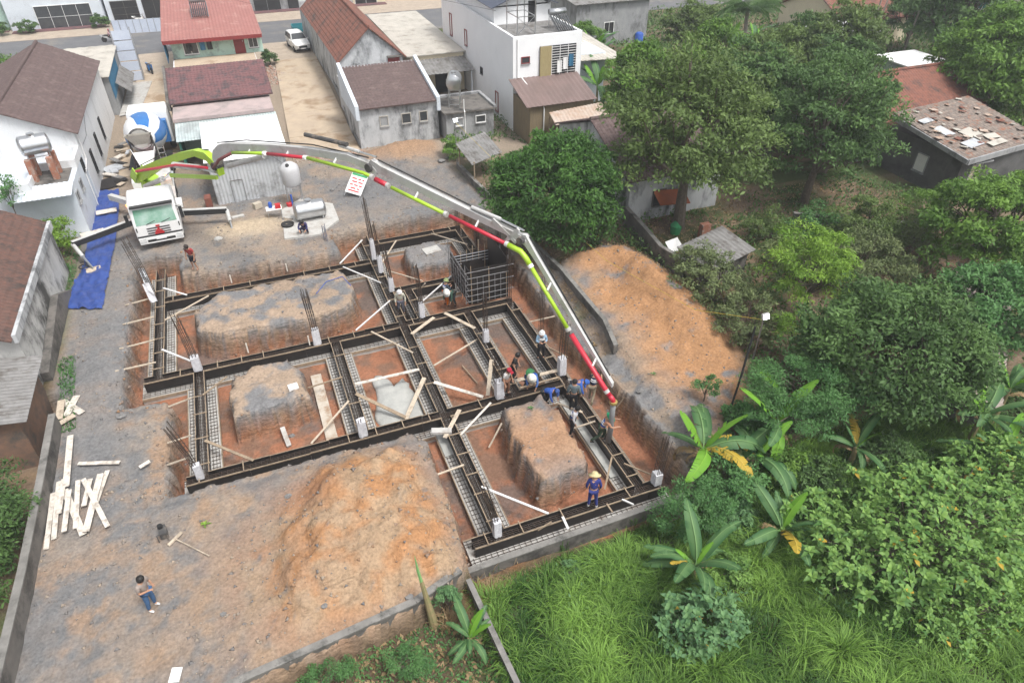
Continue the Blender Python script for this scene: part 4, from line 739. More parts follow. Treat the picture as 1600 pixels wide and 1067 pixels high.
column(8.85, 25.9, 'dark rebar column with round white wrap in the right red bay', 2.2, .7, (0, .05), 3, ZT - .15, .09)
column(8.0, 21.75, 'wrapped rebar column beside man in red cap', 1.2, .95, (-.1, .1), 3, ZT - .15, .15)
column(11.3, 22.2, 'rebar column with square grey wrap beside white hat workers', 2.3, .95, (.1, 0), 3, ZT - .15, .13)
column(5.25, 14.75, 'nearest rebar column with white wrap at the front corner', 1.8, .75, (-.35, .35), 3, ZT - .15, .1)
column(11.95, 14.75, 'wrapped rebar column at front right corner under banana leaves', 1.65, .55, (.25, .1), 4, ZT - .15, .12)
column(12.05, 26.3, 'bare rebar column on right bank behind man with phone', 2.0, 0, (.05, .1), 3, -1.6, .09)
column(11.3, 29.0, 'bare dark rebar column at the near corner of lift core', 2.1, 0, (.05, .1), 3, ZT - .15, .1)
column(11.25, 37.9, 'black rebar bundle at the rear right beam corner', .8, .0, (0, 0), 3, ZT - .15, .12)
column(11.35, 34.3, 'bare rebar column behind the lift core', 1.1, 0, (0, .1), 3, ZT - .15, .1)
column(12.2, 33.0, 'tall bare rebar column leaning at the right bank near wall', 2.3, 0, (.1, .2), 3, -1.4, .1)
column(3.0, 38.0, 'bluish bare rebar column against the rear bank corner', .9, 0, (0, .1), 3, -1.6, .1, mat('rebarblue', (.10, .12, .19), (.08, .09, .13), rough=.6))
t = column(-6.75, 36.3, 'leaning rebar column with torn white wrap at the left bank', 2.6, 0, (-.5, .7), 3, ZT - .15, .16)
for (x, y, z), wd, hh, m_, r0 in (((-6.85, 35.6, -.6), .34, 1.0, 'wrap', .2), ((-6.95, 36.5, -.1), .3, 1.0, 'metal_grey', -.3)):
    m = MB(); m.relief((x, y, z), (wd, r0 * .3, 0), (-.14, .35, hh), lambda a, b: .05 * math.sin(a * 19 + b * 5) + .04 * math.sin(b * 11 + a * 7), 10, 12, .015); obj('wrap', m, m_, t)
# lift core
mat('darkpipe', (.26, .26, .27), (.17, .165, .16), scale=6, rough=.5, metal=.5)
core = thing('lift_core_formwork', 'tall black lift core formwork box gridded with steel pipes', 'formwork', (10.2, 30.7, -.8))
X0, X1, Y0, Y1, ZB, ZC = 9.1, 11.3, 29.15, 32.35, -.62, 1.5
for nm, a, b in (('front', (X0, Y0), (X1, Y0)), ('rear', (X0, Y1), (X1, Y1)), ('left', (X0 - .02, Y0), (X0 - .02, Y1)), ('right', (X1 + .02, Y0), (X1 + .02, Y1))):
    hgt = {'front': ZC, 'rear': .6, 'left': .9, 'right': 1.7}[nm]; m = MB(); m.bar((*a, (ZB + hgt) / 2), (*b, (ZB + hgt) / 2), .03, hgt - ZB); obj('panel', m, 'plyface', core)
for a, b, hgt in (((X0 + .5, Y0 + .5), (X1 - .5, Y0 + .5), 1.2), ((X0 + .5, Y1 - .5), (X1 - .5, Y1 - .5), .4), ((X0 + .5, Y0 + .52), (X0 + .5, Y1 - .52), .5)): m = MB(); m.bar((*a, (ZB + hgt) / 2), (*b, (ZB + hgt) / 2), .03, hgt - ZB); obj('inner_panel', m, 'plyface', core)
for k in range(6): z = ZB + .22 + k * .36; m = MB(); m.tube((X0 - .25, Y0 - .09, z), (X1 + .3 * (k % 2), Y0 - .09, z + random.uniform(-.03, .03)), .02, 6); obj('pipe', m, 'darkpipe', core)
for k in range(7): x = X0 + .12 + k * .33; m = MB(); m.bar((x, Y0 - .045, ZB), (x, Y0 - .045, random.choice((1.0, 1.5, 1.75))), .035, .035); obj('stud', m, 'timber' if k % 3 == 0 else 'darkpipe', core)
for k in range(5): z = ZB + .3 + k * .38; m = MB(); m.tube((X0 - .1, Y0 - .2, z), (X0 - .1, Y1 + .7, z + random.uniform(-.05, .05)), .02, 6); obj('pipe', m, 'darkpipe', core)
for k in range(8): y = Y0 + .1 + k * .42; m = MB(); m.tube((X0 - .16, y, ZB), (X0 - .16, y, random.uniform(.6, 1.9)), .024, 6); obj('stud', m, 'steelpipe', core)
for k in range(4): z = .1 + k * .3; m = MB(); m.tube((X0 - .1, Y1 - .1, z * .6), (X1 + .1, Y1 - .1, z * .6), .022, 6); obj('pipe', m, 'steelpipe', core)
for k in range(6): x = X0 + .2 + k * .36; m = MB(); m.bar((x, Y1 - .06, ZB), (x, Y1 - .06, random.uniform(.5, 1.4)), .04, .04); obj('stud', m, 'timber', core)
for k in range(5): y = Y0 + .3 + k * .6; m = MB(); m.tube((X1 + .12, y, ZB), (X1 + .12, y, random.uniform(1.2, 1.9)), .024, 6); obj('stud', m, 'steelpipe', core)
mb = MB(); mb.bar((11.9, 33.3, .35), (12.1, 31.2, .35), .03, 1.5); solo('leaning_ply_panel', mb, 'plyface', 'dark plywood panel leaning on bank behind lift core', 'panel', (12, 32.2, -.4))

# ------------------------------------------------------------ props, planks and pipes over the pit
def plank(name, label, a, b, w_=.14, th=.035, m='board', cat='plank', group='planks over the foundation'):
    mb = MB(); a, b = Vector(a), Vector(b); mb.bar(a, b, w_, th); c_ = (a + b) / 2; return solo(name, mb, m, label, cat, (c_.x, c_.y, min(a.z, b.z)), group)
W = lambda px, py, z: tuple(at(px, py, z))
for lab, p, q, za, zb, w_, m in (
    ('broad plank leaning into the concrete spill bay from upper right', (663, 590), (634, 655), -.62, -1.35, .2, 'board'),
    ('long pale plank spanning the bay above the concrete spill', (555, 600), (655, 577), -.62, -.62, .16, 'paleboard'),
    ('brown plank lying across the concrete spill', (556, 615), (634, 652), -.6, -1.3, .18, 'timber'),
    ('thin batten across the rear corner of the concrete spill bay', (580, 518), (645, 551), -.62, -.66, .09, 'board'),
    ('broad plank in rear left corner of the large red bay', (643, 522), (678, 496), -.6, -.6, .18, 'board'),
    ('broad plank in rear right corner of the large red bay', (695, 489), (742, 513), -.6, -.6, .18, 'board'),
    ('thin diagonal batten across the middle of large red bay', (678, 571), (746, 530), -.62, -1.0, .09, 'board'),
    ('broad pale plank across the front of the large red bay', (678, 597), (755, 620), -.62, -1.1, .18, 'paleboard'),
    ('upright plank leaning on column beside man in red cap', (768, 562), (762, 618), .25, -.9, .18, 'board'),
    ('slim batten lying on the floor of the large red bay', (722, 571), (746, 599), -1.45, -1.5, .05, 'timber'),
    ('broad plank propped at the central beam crossing in front', (718, 640), (695, 684), -.6, -.75, .18, 'board'),
    ('white batten from the central beam down beside front soil block', (767, 629), (718, 681), -.62, -.95, .09, 'paleboard'),
    ('thin batten leaning on the left face of the front soil block', (784, 661), (764, 699), -.5, -1.4, .06, 'board'),
    ('white bar lying from near corner column to front formwork', (752, 760), (857, 802), -.6, -.66, .09, 'whitebar'),
    ('short batten from front mound to central formwork', (684, 741), (725, 726), -.5, -.66, .07, 'board'),
    ('white bar beside left formwork across the pale mesh, rear', (255, 450), (292, 461), -.62, -.66, .09, 'whitebar'),
    ('white bar beside left formwork to the leaning column', (253, 546), (306, 567), -.62, -.5, .1, 'whitebar'),
    ('long batten from left formwork up to rear beam', (256, 501), (326, 462), -.9, -.64, .08, 'board'),
    ('batten prop from left bank to left formwork, rearmost', (196, 477), (239, 465), -.05, -.66, .08, 'board'),
    ('batten prop from left bank to left formwork, second from rear', (192, 507), (240, 495), -.05, -.66, .08, 'board'),
    ('batten prop from left bank to left formwork, third from rear', (187, 545), (241, 531), -.05, -.66, .08, 'board'),
    ('batten prop from left bank to left formwork, nearest', (180, 580), (243, 566), -.05, -.66, .08, 'board'),
    ('batten prop from near left bank, upper of three', (264, 635), (298, 622), -.05, -.7, .07, 'board'),
    ('batten prop from near left bank, middle of three', (262, 692), (298, 680), -.05, -.7, .07, 'board'),
    ('batten prop from near left bank, lowest of three', (262, 726), (297, 714), -.05, -.7, .07, 'board'),
    ('brown plank from left formwork to front beam beside pale mesh', (320, 688), (396, 719), -.62, -.66, .12, 'timber'),
    ('thin batten over the left mesh to the small soil block', (317, 617), (355, 588), -.62, -.3, .06, 'timber'),
    ('diagonal batten right of the small soil block', (545, 626), (486, 693), -.62, -1.35, .09, 'board'),
    ('thin batten from small soil block to formwork', (481, 606), (535, 589), -.9, -.62, .06, 'timber'),
    ('white pipe from rear beam down into long soil block bay', (595, 442), (536, 417), -.55, -.62, .07, 'whitebar'),
    ('white pipe rising to rear beam at the bank corner', (531, 412), (566, 375), -.6, -.1, .07, 'whitebar'),
    ('white pipe in front of long soil block near central beam', (609, 470), (556, 516), -.62, -.62, .07, 'whitebar'),
    ('batten left of the grey soil block up to rear beam', (596, 412), (619, 376), -.9, -.6, .07, 'board'),
    ('thin batten from rear beam over the mesh toward lift core', (674, 365), (730, 382), -.6, .1, .06, 'board'),
    ('batten in front of the grey soil block', (609, 424), (660, 439), -.9, -.62, .06, 'board'),
    ('white pipe beside the blue vest worker in small bay', (661, 470), (711, 426), -1.2, -.3, .07, 'whitebar'),
    ('short batten upright in the small bay behind white helmet man', (659, 449), (664, 443), -.9, -.4, .06, 'board'),
    ('walkway plank where workers in white hats stand', (808, 594), (873, 578), -.56, -.56, .2, 'board'),
    ('second walkway plank just in front of white hat workers', (812, 606), (874, 589), -.56, -.56, .1, 'timber'),
    ('short batten under plaid shirt man across the formwork', (872, 630), (910, 644), -.56, -.6, .1, 'board'),
    ('batten across wet concrete to the hose worker', (896, 669), (930, 658), -.9, -.56, .07, 'board'),
    ('batten leaning over the mesh at the front right bay', (956, 714), (945, 764), -.5, -1.2, .07, 'timber'),
    ('batten from right formwork to the front right column', (975, 724), (1017, 741), -.6, -.5, .06, 'timber'),
    ('short prop between front formwork and block wall, left', (840, 828), (862, 815), -.9, -.6, .06, 'timber'),
    ('white prop between front formwork and block wall, middle', (879, 807), (888, 826), -.62, -.6, .09, 'whitebar'),
    ('short prop between front formwork and block wall, right', (948, 787), (957, 800), -.62, -.6, .06, 'timber'),
    ('white prop near right end of front block wall', (972, 780), (990, 788), -.62, -.6, .06, 'whitebar'),
    ('timber batten on right bank behind man with phone, upper', (827, 503), (867, 494), -.7, -.3, .06, 'board'),
    ('timber batten on right bank behind man with phone, lower', (858, 543), (887, 558), -1.2, -1.1, .06, 'timber'),
    ('stick leaning on the right bank beside the hanging hose', (960, 640), (981, 614), -1.2, -.2, .04, 'timber')):
    a, b = W(*p, za), W(*q, zb); plank('plank', lab, a, b, w_, .035 if w_ > .085 else .05, m, 'plank' if m != 'whitebar' else 'pipe')
for i, (px, py) in enumerate(((243, 395), (236, 412))): pass
# pegs behind the beams
pegs = [((362, 433), 'left'), ((449, 415), 'right of centre'), ((391, 457), 'in front')]
for (px, py), w_ in pegs: p = W(px, py + 8, -.7); plank('peg', 'wooden peg nailed upright at the rear beam, ' + w_, (p[0], p[1], -.75), (p[0], p[1] + .05, -.25), .06, .05, 'paleboard', 'peg', 'pegs at the beams')
for (px, py), w_ in (((388, 540), 'left one'), ((484, 528), 'right one')): p = W(px, py + 10, -.7); plank('peg', 'wooden peg nailed upright at the middle beam, ' + w_, (p[0], p[1], -.75), (p[0], p[1] + .05, -.2), .06, .05, 'paleboard', 'peg', 'pegs at the beams')
# stack of shuttering boards at left
PLK = [(((72, 858), (83, 770)), 'leftmost long'), (((84, 842), (92, 752)), 'second from left'), (((92, 802), (100, 748)), 'short pale'), (((103, 760), (110, 680)), 'longest upright'), (((100, 830), (108, 765)), 'grey inner'), (((130, 835), (101, 765)), 'broad crossing'), (((118, 825), (122, 750)), 'thin middle'), (((131, 790), (141, 748)), 'narrow right'), (((134, 830), (157, 740)), 'rightmost long'), (((168, 822), (130, 748)), 'top diagonal'), (((150, 785), (168, 735)), 'far right short'), (((122, 724), (187, 722)), 'lone horizontal'), (((218, 730), (234, 720)), 'short loose white')]
for i, ((p, q), w_) in enumerate(PLK): z = .07 + .035 * (i % 5); a, b = W(*p, z), W(*q, z + .03); plank('shuttering_board', 'weathered shuttering board on the left board pile, the %s one' % w_ if i < 11 else 'weathered shuttering board lying apart right of pile, %s' % w_, a, b, .23 if i in (5, 8, 3) else .17, .03, 'paleboard', 'board', 'shuttering boards by the left wall')
for i, ((p, q), w_) in enumerate(((((97, 626), (128, 645)), 'middle'), (((103, 650), (120, 618)), 'rear'), (((92, 662), (116, 648)), 'front'), (((92, 655), (96, 625)), 'left')))  : a, b = W(*p, .06 + i * .035), W(*q, .08 + i * .035); plank('scrap_board', 'short scrap board by the left wall end, the %s one' % w_, a, b, .28, .03, 'paleboard' if i < 2 else 'board', 'board', 'scrap boards by the left wall')

# ------------------------------------------------------------ vehicles
mat('paint_white', (.78, .78, .77), (.72, .72, .71), scale=2, rough=.35, spec=.5, dirt=(.5, .48, .45), dscale=1.5, dlo=.6, dhi=.8)
mat('paint_lime', (.36, .56, .035), (.32, .50, .03), scale=2, rough=.4, spec=.5, dirt=(.28, .36, .10), dscale=2, dlo=.55, dhi=.8)
mat('paint_grey', (.50, .50, .49), (.43, .43, .42), scale=2, rough=.45, dirt=(.28, .26, .23), dscale=1.6, dlo=.52, dhi=.72)
mat('paint_red', (.50, .022, .045), (.42, .02, .04), scale=2, rough=.4, spec=.5)
mat('paint_blue', (.03, .16, .42), (.03, .13, .35), scale=2, rough=.4); mat('paint_teal', (.03, .22, .26), (.03, .17, .2), scale=2, rough=.5)
mat('rubber', (.022, .022, .023), (.04, .038, .036), scale=3, rough=.85); mat('chassis', (.05, .05, .052), (.09, .085, .08), scale=3, rough=.7, dirt=(.2, .17, .14), dscale=2)
mat('windscreen', (.10, .30, .19), (.42, .55, .50), scale=1.1, rough=.08, spec=.7); mat('lampglass', (.6, .62, .62), (.5, .5, .5), rough=.1, spec=.6); mat('hose', (.17, .175, .18), (.24, .24, .24), scale=4, rough=.7)  # windscreen: pale patches in its colour stand in for reflections
emis('beacon', (1, .18, .02), 14.)
def wheel(root, x, y, r_=.52, w_=.32, name='wheel'):
    m = MB(); m.lathe([(r_ * .6, -w_ / 2), (r_ * .93, -w_ / 2), (r_, -w_ * .35), (r_, w_ * .35), (r_ * .93, w_ / 2), (r_ * .6, w_ / 2)], (x, y, r_), 18, 'X'); t = obj(name, m, 'rubber', root, local=True)
    m = MB(); m.lathe([(.05, -w_ / 2 - .01), (r_ * .58, -w_ * .42), (r_ * .58, w_ * .42), (.05, w_ / 2 + .01)], (x, y, r_), 14, 'X'); obj('rim', m, 'steelpipe', t, local=True)
def truck_cab(root, col, glass='windscreen', wd=2.45, ln=2.15, top=2.95, detail=True):
    hw = wd / 2; prof = [(.06, .62), (0, .95), (0, 1.5), (.16, 2.5), (.30, top - .12), (.5, top), (ln - .1, top), (ln, top - .1), (ln, .75)]
    m = MB(); rg = []
    for x, k in ((-hw, .93), (-hw + .09, 1), (hw - .09, 1), (hw, .93)): rg.append([(x, .04 * (1 - k) * 10 + y if y < .4 else y, .9 + (z - .9) * k if z > 2 else z) for y, z in prof])
    m.loft(rg); cb = obj('cab', m, col, root, local=True)
    m = MB(); a = lambda x, t_: (x, .02 + .16 * t_ - .03, 1.58 + (2.48 - 1.58) * t_); m.extr([a(-hw + .14, 0), a(hw - .14, 0), a(hw - .2, 1), a(-hw + .2, 1)], (0, .02, 0)); ws = obj('windscreen', m, glass, cb, local=True)
    m = MB()
    for x in (-.55, .25): m.bar((x, -.045, 1.6), (x + .5, .0, 1.75), .02, .02)
    obj('wiper', m, 'black', ws if False else cb, local=True)
    m = MB(); m.bb(-hw + .1, -.05, top - .3, hw - .1, .28, top - .22); obj('visor', m, 'black', cb, local=True)
    m = MB(); m.bb(-hw + .05, -.07, .42, hw - .05, .25, .8); bp = obj('bumper', m, col, root, local=True)
    m = MB(); m.bb(-.75, -.085, .52, .75, -.06, .66); obj('intake', m, 'black', bp, local=True)
    m = MB(); m.bb(-.28, -.1, .62, .28, -.084, .72); obj('number_plate', m, 'frame_white', bp, local=True)
    m = MB(); m.bb(-hw + .02, -.02, .83, hw - .02, .05, .91); obj('trim', m, 'black', cb, local=True)
    for k in range(3): m = MB(); z = 1.02 + k * .15; m.bar((-.62, -.012, z), (.62, -.012, z), .03, .055); obj('grille_bar', m, 'black', cb, local=True)
    for i, (x, z, w_, h_) in enumerate(((0, 1.44, .22, .09), (0, 1.27, .12, .12), (-.02, 1.17, .3, .07), (.0, 1.08, .42, .06), (0, .98, .5, .09))):
        m = MB(); m.bb(x - w_ / 2, -.05, z - h_ / 2, x + w_ / 2, -.02, z + h_ / 2); obj('red_lettering', m, 'plasticred', cb, local=True)
    for s_ in (-1, 1):
        m = MB(); m.bb(s_ * (hw - .42), -.09, .5, s_ * (hw - .08), -.06, .64); obj('headlight', m, 'lampglass', bp, local=True); m = MB(); m.bb(s_ * (hw - .4), -.085, .68, s_ * (hw - .1), -.06, .76); obj('headlight', m, 'lampglass', bp, local=True)
        m = MB(); m.extr([(s_ * (hw + .004), .32, 1.6), (s_ * (hw + .004), 1.35, 1.6), (s_ * (hw - .05), 1.35, 2.4), (s_ * (hw - .05), .42, 2.4)], (s_ * .012, 0, 0)); obj('side_window', m, 'glass', cb, local=True)
        m = MB(); m.bb(s_ * (hw + .12), -.05, 1.65, s_ * (hw + .3), .03, 2.35); mr = obj('mirror', m, 'black', cb, local=True); m = MB(); m.bar((s_ * hw, .1, 2.4), (s_ * (hw + .2), 0, 2.3), .03, .03); obj('mirror_arm', m, 'black', mr, local=True)
        m = MB(); m.bb(s_ * (hw - .12), -.012, 1.2, s_ * (hw - .06), .01, 1.45); obj('handle', m, 'black', cb, local=True)
    return cb
# concrete pump truck
pt = thing('concrete_pump_truck', 'white concrete pump truck with lime and grey boom over the pit', 'pump truck', (-6.0, 40.65, 0), .055)
truck_cab(pt, 'paint_white')
m = MB(); m.bb(-.5, 1.2, .7, .5, 8.6, 1.05); obj('chassis', m, 'chassis', pt, local=True)
m = MB(); m.bb(-1.2, 2.35, 1.06, 1.2, 8.3, 1.22); obj('deck', m, 'paint_grey', pt, local=True)
for y in (1.15, 2.75, 6.2, 7.5):
    for s_ in (-1, 1): wheel(pt, s_ * 1.02, y)
m = MB(); m.loft([[(math.cos(k * math.pi / 4) * r_, 4.5 + math.sin(k * math.pi / 4) * r_, z) for k in range(8)] for z, r_ in ((1.22, .95), (1.5, .9), (1.9, .55), (2.5, .5), (2.55, .6))]); obj('turret', m, 'paint_lime', pt, local=True)
m = MB(); m.bb(-1.15, 5.9, 1.225, -.2, 8.1, 1.85); obj('tool_box', m, 'paint_white', pt, local=True); m = MB(); m.bb(.25, 5.9, 1.225, 1.15, 8.2, 1.7); obj('oil_tank', m, 'paint_grey', pt, local=True)
m = MB(); m.loft([[(-.8, 8.4, .7), (.8, 8.4, .7), (.8, 9.0, .7), (-.8, 9.0, .7)], [(-1.1, 8.35, 1.25), (1.1, 8.35, 1.25), (1.1, 9.4, 1.25), (-1.1, 9.4, 1.25)]]); obj('hopper', m, 'paint_red', pt, local=True)
m = MB(); m.bb(.9, 2.35, 1.225, 1.5, 3.4, 1.45); obj('side_shelf', m, 'paint_white', pt, local=True)
m = MB(); m.path([(-.6, 2.6, 1.3), (-.6, 2.6, 2.1), (-.1, 3.4, 2.3), (.2, 3.8, 2.2)], .08, 8); obj('delivery_pipe', m, 'paint_grey', pt, local=True)
for nm, pts_ in (('beacon', (-1.5, 3.2, 1.5)), ('beacon', (.9, 5.6, 2.0))): m = MB(); m.lathe([(.09, 0), (.09, .12), (.03, .17)], pts_, 10); obj(nm, m, 'beacon', pt, local=True)
# outriggers with legs and pads
for a, b, pad in (((-7.3, 42.9, .95), (-10.6, 41.0, .95), at(147, 423)), ((-4.8, 43.0, .95), (-2.2, 42.3, .95), at(365, 366))):
    m = MB(); m.bar(a, b, .26, .34); og = obj('outrigger', m, 'paint_grey', pt); m = MB(); A_ = Vector(a); B_ = Vector(b); A2 = A_ + (B_ - A_) * .05; dd = (B_ - A_).normalized(); m.bar(A2 + Vector((0, -.14, -.01)), B_ + Vector((0, -.14, -.01)), .02, .33); obj('black_side', m, 'black', og)
    q = Vector(b); p2 = Vector((pad[0], pad[1], .12)); m = MB(); m.tube(q, q + (p2 - q) * .5, .11, 10); obj('leg', m, 'paint_grey', og); m = MB(); m.tube(q + (p2 - q) * .45, p2, .06, 8); obj('ram', m, 'inox', og)
    mb = MB(); mb.box((pad[0], pad[1], .06), (.75, .55, .10), .2); solo('outrigger_pad', mb, 'board', 'timber pad under the pump truck leg on blue tarpaulin' if pad[0] < -6 else 'timber pad under the pump truck leg on bare ground', 'pad', (pad[0], pad[1], 0), 'outrigger pads')
m = MB(); m.bar((-7.3, 45.0, 1.0), (-9.0, 46.9, 1.0), .3, .35); obj('folded_outrigger', m, 'paint_grey', pt)
# boom in its own vertical plane
BA = Vector((-6.7, 45.2, 0)); BD = Vector((11.15 + 6.7, 17.5 - 45.2, 0)); BL = BD.length; BD.normalize(); BN = Vector((-BD.y, BD.x, 0))
def bp(s_, z, off=0.): return BA + BD * s_ + BN * off + Vector((0, 0, z))
def arm(name, pts_, w_, col):   # pts (s, z_top, z_bottom) box girder
    rg = []
    for s_, zt, zb in pts_: rg.append([bp(s_, zb, -w_ / 2), bp(s_, zb, w_ / 2), bp(s_, zt, w_ / 2), bp(s_, zt, -w_ / 2)])
    m = MB(); m.loft(rg); return obj(name, m, col, pt)
b1 = arm('boom_section', [(-.5, 2.9, 2.2), (0, 3.2, 2.3), (3, 4.5, 3.95), (5.5, 5.5, 5.05), (7.3, 6.1, 5.75), (8.3, 6.2, 5.75), (8.9, 5.95, 5.4), (9.2, 5.5, 5.1)], .36, 'paint_lime')
m = MB(); m.bar(bp(-.4, 2.5, -.3), bp(.25, 3.2, -.3), .05, .5); m.bar(bp(-.4, 2.5, .3), bp(.25, 3.2, .3), .05, .5); obj('hinge_plate', m, 'paint_lime', b1)
m = MB(); m.path([bp(.5, 2.2, -.12), bp(3.0, 3.35, -.12)], .16, 10); obj('cylinder', m, 'paint_grey', b1); m = MB(); m.path([bp(3.0, 3.35, -.12), bp(4.3, 4.1, -.12)], .08, 8); obj('ram', m, 'inox', b1)
m = MB(); m.path([bp(5.0, 4.75, -.25), bp(7.6, 5.2, -.25)], .17, 10); obj('cylinder', m, 'paint_grey', b1); m = MB(); m.path([bp(7.6, 5.2, -.25), bp(9.1, 5.35, -.25)], .08, 8); obj('ram', m, 'inox', b1)
m = MB(); m.bar(bp(4.2, 3.9, -.2), bp(9.0, 5.0, -.2), .14, .2); obj('link_arm', m, 'paint_lime', b1)
m = MB(); m.path([bp(.6, 3.3, -.38), bp(5.5, 4.9, -.38), bp(8.6, 5.5, -.38)], .08, 8); obj('delivery_pipe', m, 'paint_red', b1)
b2 = arm('boom_section', [(8.8, 5.8, 5.35), (9.15, 6.5, 5.6), (9.8, 6.95, 6.3), (10.6, 7.2, 6.75), (14.3, 7.95, 7.55), (17, 8.4, 8.05), (19.5, 8.7, 8.4), (20.9, 8.62, 8.25), (21.2, 8.4, 8.2)], .27, 'paint_grey')
m = MB(); m.path([bp(10.2, 5.9, -.1), bp(13.5, 7.2, -.1)], .13, 10); obj('cylinder', m, 'paint_grey', b2); m = MB(); m.path([bp(16.8, 8.95, 0), bp(19.5, 9.1, 0)], .1, 8); obj('cylinder', m, 'chassis', b2)
b3 = arm('boom_section', [(20.6, 8.45, 8.15), (20.95, 8.8, 8.25), (21.5, 8.65, 8.28), (28.2, 7.72, 7.45), (28.6, 7.65, 7.4), (28.85, 7.5, 7.35)], .22, 'paint_grey')
b4 = arm('boom_section', [(28.35, 7.68, 7.45), (28.8, 7.72, 7.25), (29.3, 7.05, 6.72), (33.0, 2.5, 2.32)], .16, 'paint_grey')
for sec, s_, z, r_ in ((b1, 9.0, 5.6, .36), (b2, 20.85, 8.45, .3), (b3, 28.65, 7.5, .24)):
    m = MB(); m.tube(bp(s_, z, -.26), bp(s_, z, .26), r_ * .62, 12); obj('pivot', m, 'chassis', sec)
m = MB(); m.bar(bp(27.3, 7.95, -.1), bp(28.4, 7.3, -.1), .08, .14); m.bar(bp(27.9, 7.2, -.1), bp(28.5, 7.9, -.1), .08, .14); obj('link_arm', m, 'paint_grey', b3)
PIPE = [(9.1, 5.6), (9.8, 6.2), (11.2, 6.9), (13.9, 7.5), (14.1, 7.53), (16.9, 8.0), (17.05, 8.02), (20.6, 8.2), (21.1, 8.15), (21.3, 8.1), (22.0, 8.0), (22.2, 7.97), (25.1, 7.60), (25.3, 7.58), (28.1, 7.22), (28.75, 7.12), (29.0, 6.9), (29.2, 6.65), (31.0, 4.45), (31.15, 4.27), (32.9, 2.25), (33.05, 2.1)]
def run(i, j, col, r_=.08): m = MB(); m.path([bp(*PIPE[k], -.3) for k in range(i, j + 1)], r_, 10); return obj('delivery_pipe', m, col, pt, smooth=True)
run(0, 2, mat('pipe_maroon', (.20, .06, .06), (.15, .05, .05), rough=.5)); run(2, 3, 'paint_lime'); run(4, 5, 'paint_red'); run(6, 8, 'paint_lime'); run(9, 10, 'paint_red', .11); run(11, 12, 'paint_lime'); run(13, 14, 'paint_red'); run(14, 17, 'paint_lime', .11); run(17, 18, 'paint_lime'); run(19, 21, 'paint_red', .105)
for k in (3, 5, 8, 10, 12, 14, 17, 18, 20): m = MB(); d = (bp(*PIPE[min(k + 1, 21)]) - bp(*PIPE[k - 1])).normalized() * .07; c_ = bp(*PIPE[k], -.3); m.tube(c_ - d, c_ + d, .115, 12); obj('coupling', m, 'paint_white' if k % 2 else 'paint_grey', pt)
for s_, z in ((12.5, 7.15), (15.5, 7.75), (18.8, 8.2), (23.5, 7.85), (26.6, 7.5), (30.0, 5.85), (32.2, 3.2)): m = MB(); m.bar(bp(s_, z + .0, -.3), bp(s_, z + .22, -.05), .05, .08); obj('bracket', m, 'paint_white', pt)
for sec, pts_ in ((b1, ((.3, 3.45, .12), (4, 5.15, .15), (8.4, 6.3, .12))), (b2, ((9.4, 6.9, .1), (12, 7.6, .12), (17, 8.5, .12), (20.6, 8.75, .1))), (b3, ((21.2, 8.8, .08), (25, 8.25, .1), (28.4, 7.75, .08))), (b4, ((28.9, 7.65, .06), (31, 5.0, .08), (32.8, 2.75, .06)))):
    m = MB(); m.path([bp(*q) for q in pts_], .03, 5); obj('hydraulic_hose', m, 'black', sec)
for sec, a, b, c_ in ((b2, (19.0, 8.95), (20.2, 8.95), (21.2, 8.95)), (b3, (26.2, 8.1), (27.6, 8.0), (28.7, 7.85))):
    m = MB(); m.path([bp(*a), bp(*b)], .075, 8); obj('cylinder', m, 'paint_grey', sec); m = MB(); m.path([bp(*b), bp(*c_)], .04, 8); obj('ram', m, 'inox', sec)
m = MB(); e = bp(33.05, 2.1, -.3); m.path([e, e + Vector((.1, -.1, -.15)), e + Vector((.14, -.12, -.4))], .11, 10); obj('elbow', m, 'paint_red', pt, smooth=True)
m = MB(); m.path([e + Vector((.14, -.12, -.35)), e + Vector((.16, -.1, -1.1)), (11.22, 17.3, .2), (11.2, 17.35, -.62)], [.11, .11, .115, .125], 12); obj('hose', m, 'hose', pt, smooth=True)
m = MB(); m.lathe([(.12, -.06), (.16, -.05), (.16, .05), (.12, .06)], tuple(e + Vector((.14, -.12, -.3))), 12); obj('coupling', m, mat('brass', (.45, .34, .12), (.36, .27, .1), rough=.4, metal=.5), pt)

# concrete mixer truck, seen from behind
mt = thing('concrete_mixer_truck', 'concrete mixer truck with white and blue drum, seen from behind', 'mixer truck', (-6.5, 58.6, 0), math.pi - .02); mt.scale = (1.1, 1.1, 1.1)
truck_cab(mt, 'paint_white'); m = MB(); m.bb(-.5, 1.2, .7, .5, 8.2, 1.05); obj('chassis', m, 'chassis', mt, local=True)
for y in (1.15, 5.4, 6.75):
    for s_ in (-1, 1): wheel(mt, s_ * 1.0, y)
m = MB(); m.bb(-1.1, 2.25, .95, 1.1, 2.75, 2.4); obj('water_tank', m, 'paint_blue', mt, local=True)
tilt = Matrix.Rotation(R(11), 4, 'X'); prof = [(.3, 0), (.75, .12), (1.0, .5), (1.2, 1.4), (1.22, 2.3), (1.05, 3.3), (.75, 4.2), (.62, 4.65)]
def drum(i0, i1, nm, col, par, scale_=1., arcs=None):
    m = MB(); rg = []
    for r_, l in prof[i0:i1]: rg.append([tuple(tilt @ Vector((r_ * scale_ * math.cos(2 * math.pi * k / 24), l, r_ * scale_ * math.sin(2 * math.pi * k / 24))) + Vector((0, 2.9, 2.05))) for k in range(24)])
    m.loft(rg); return obj(nm, m, col, par, local=True, smooth=True)
dr = drum(0, 8, 'drum', 'paint_white', mt)
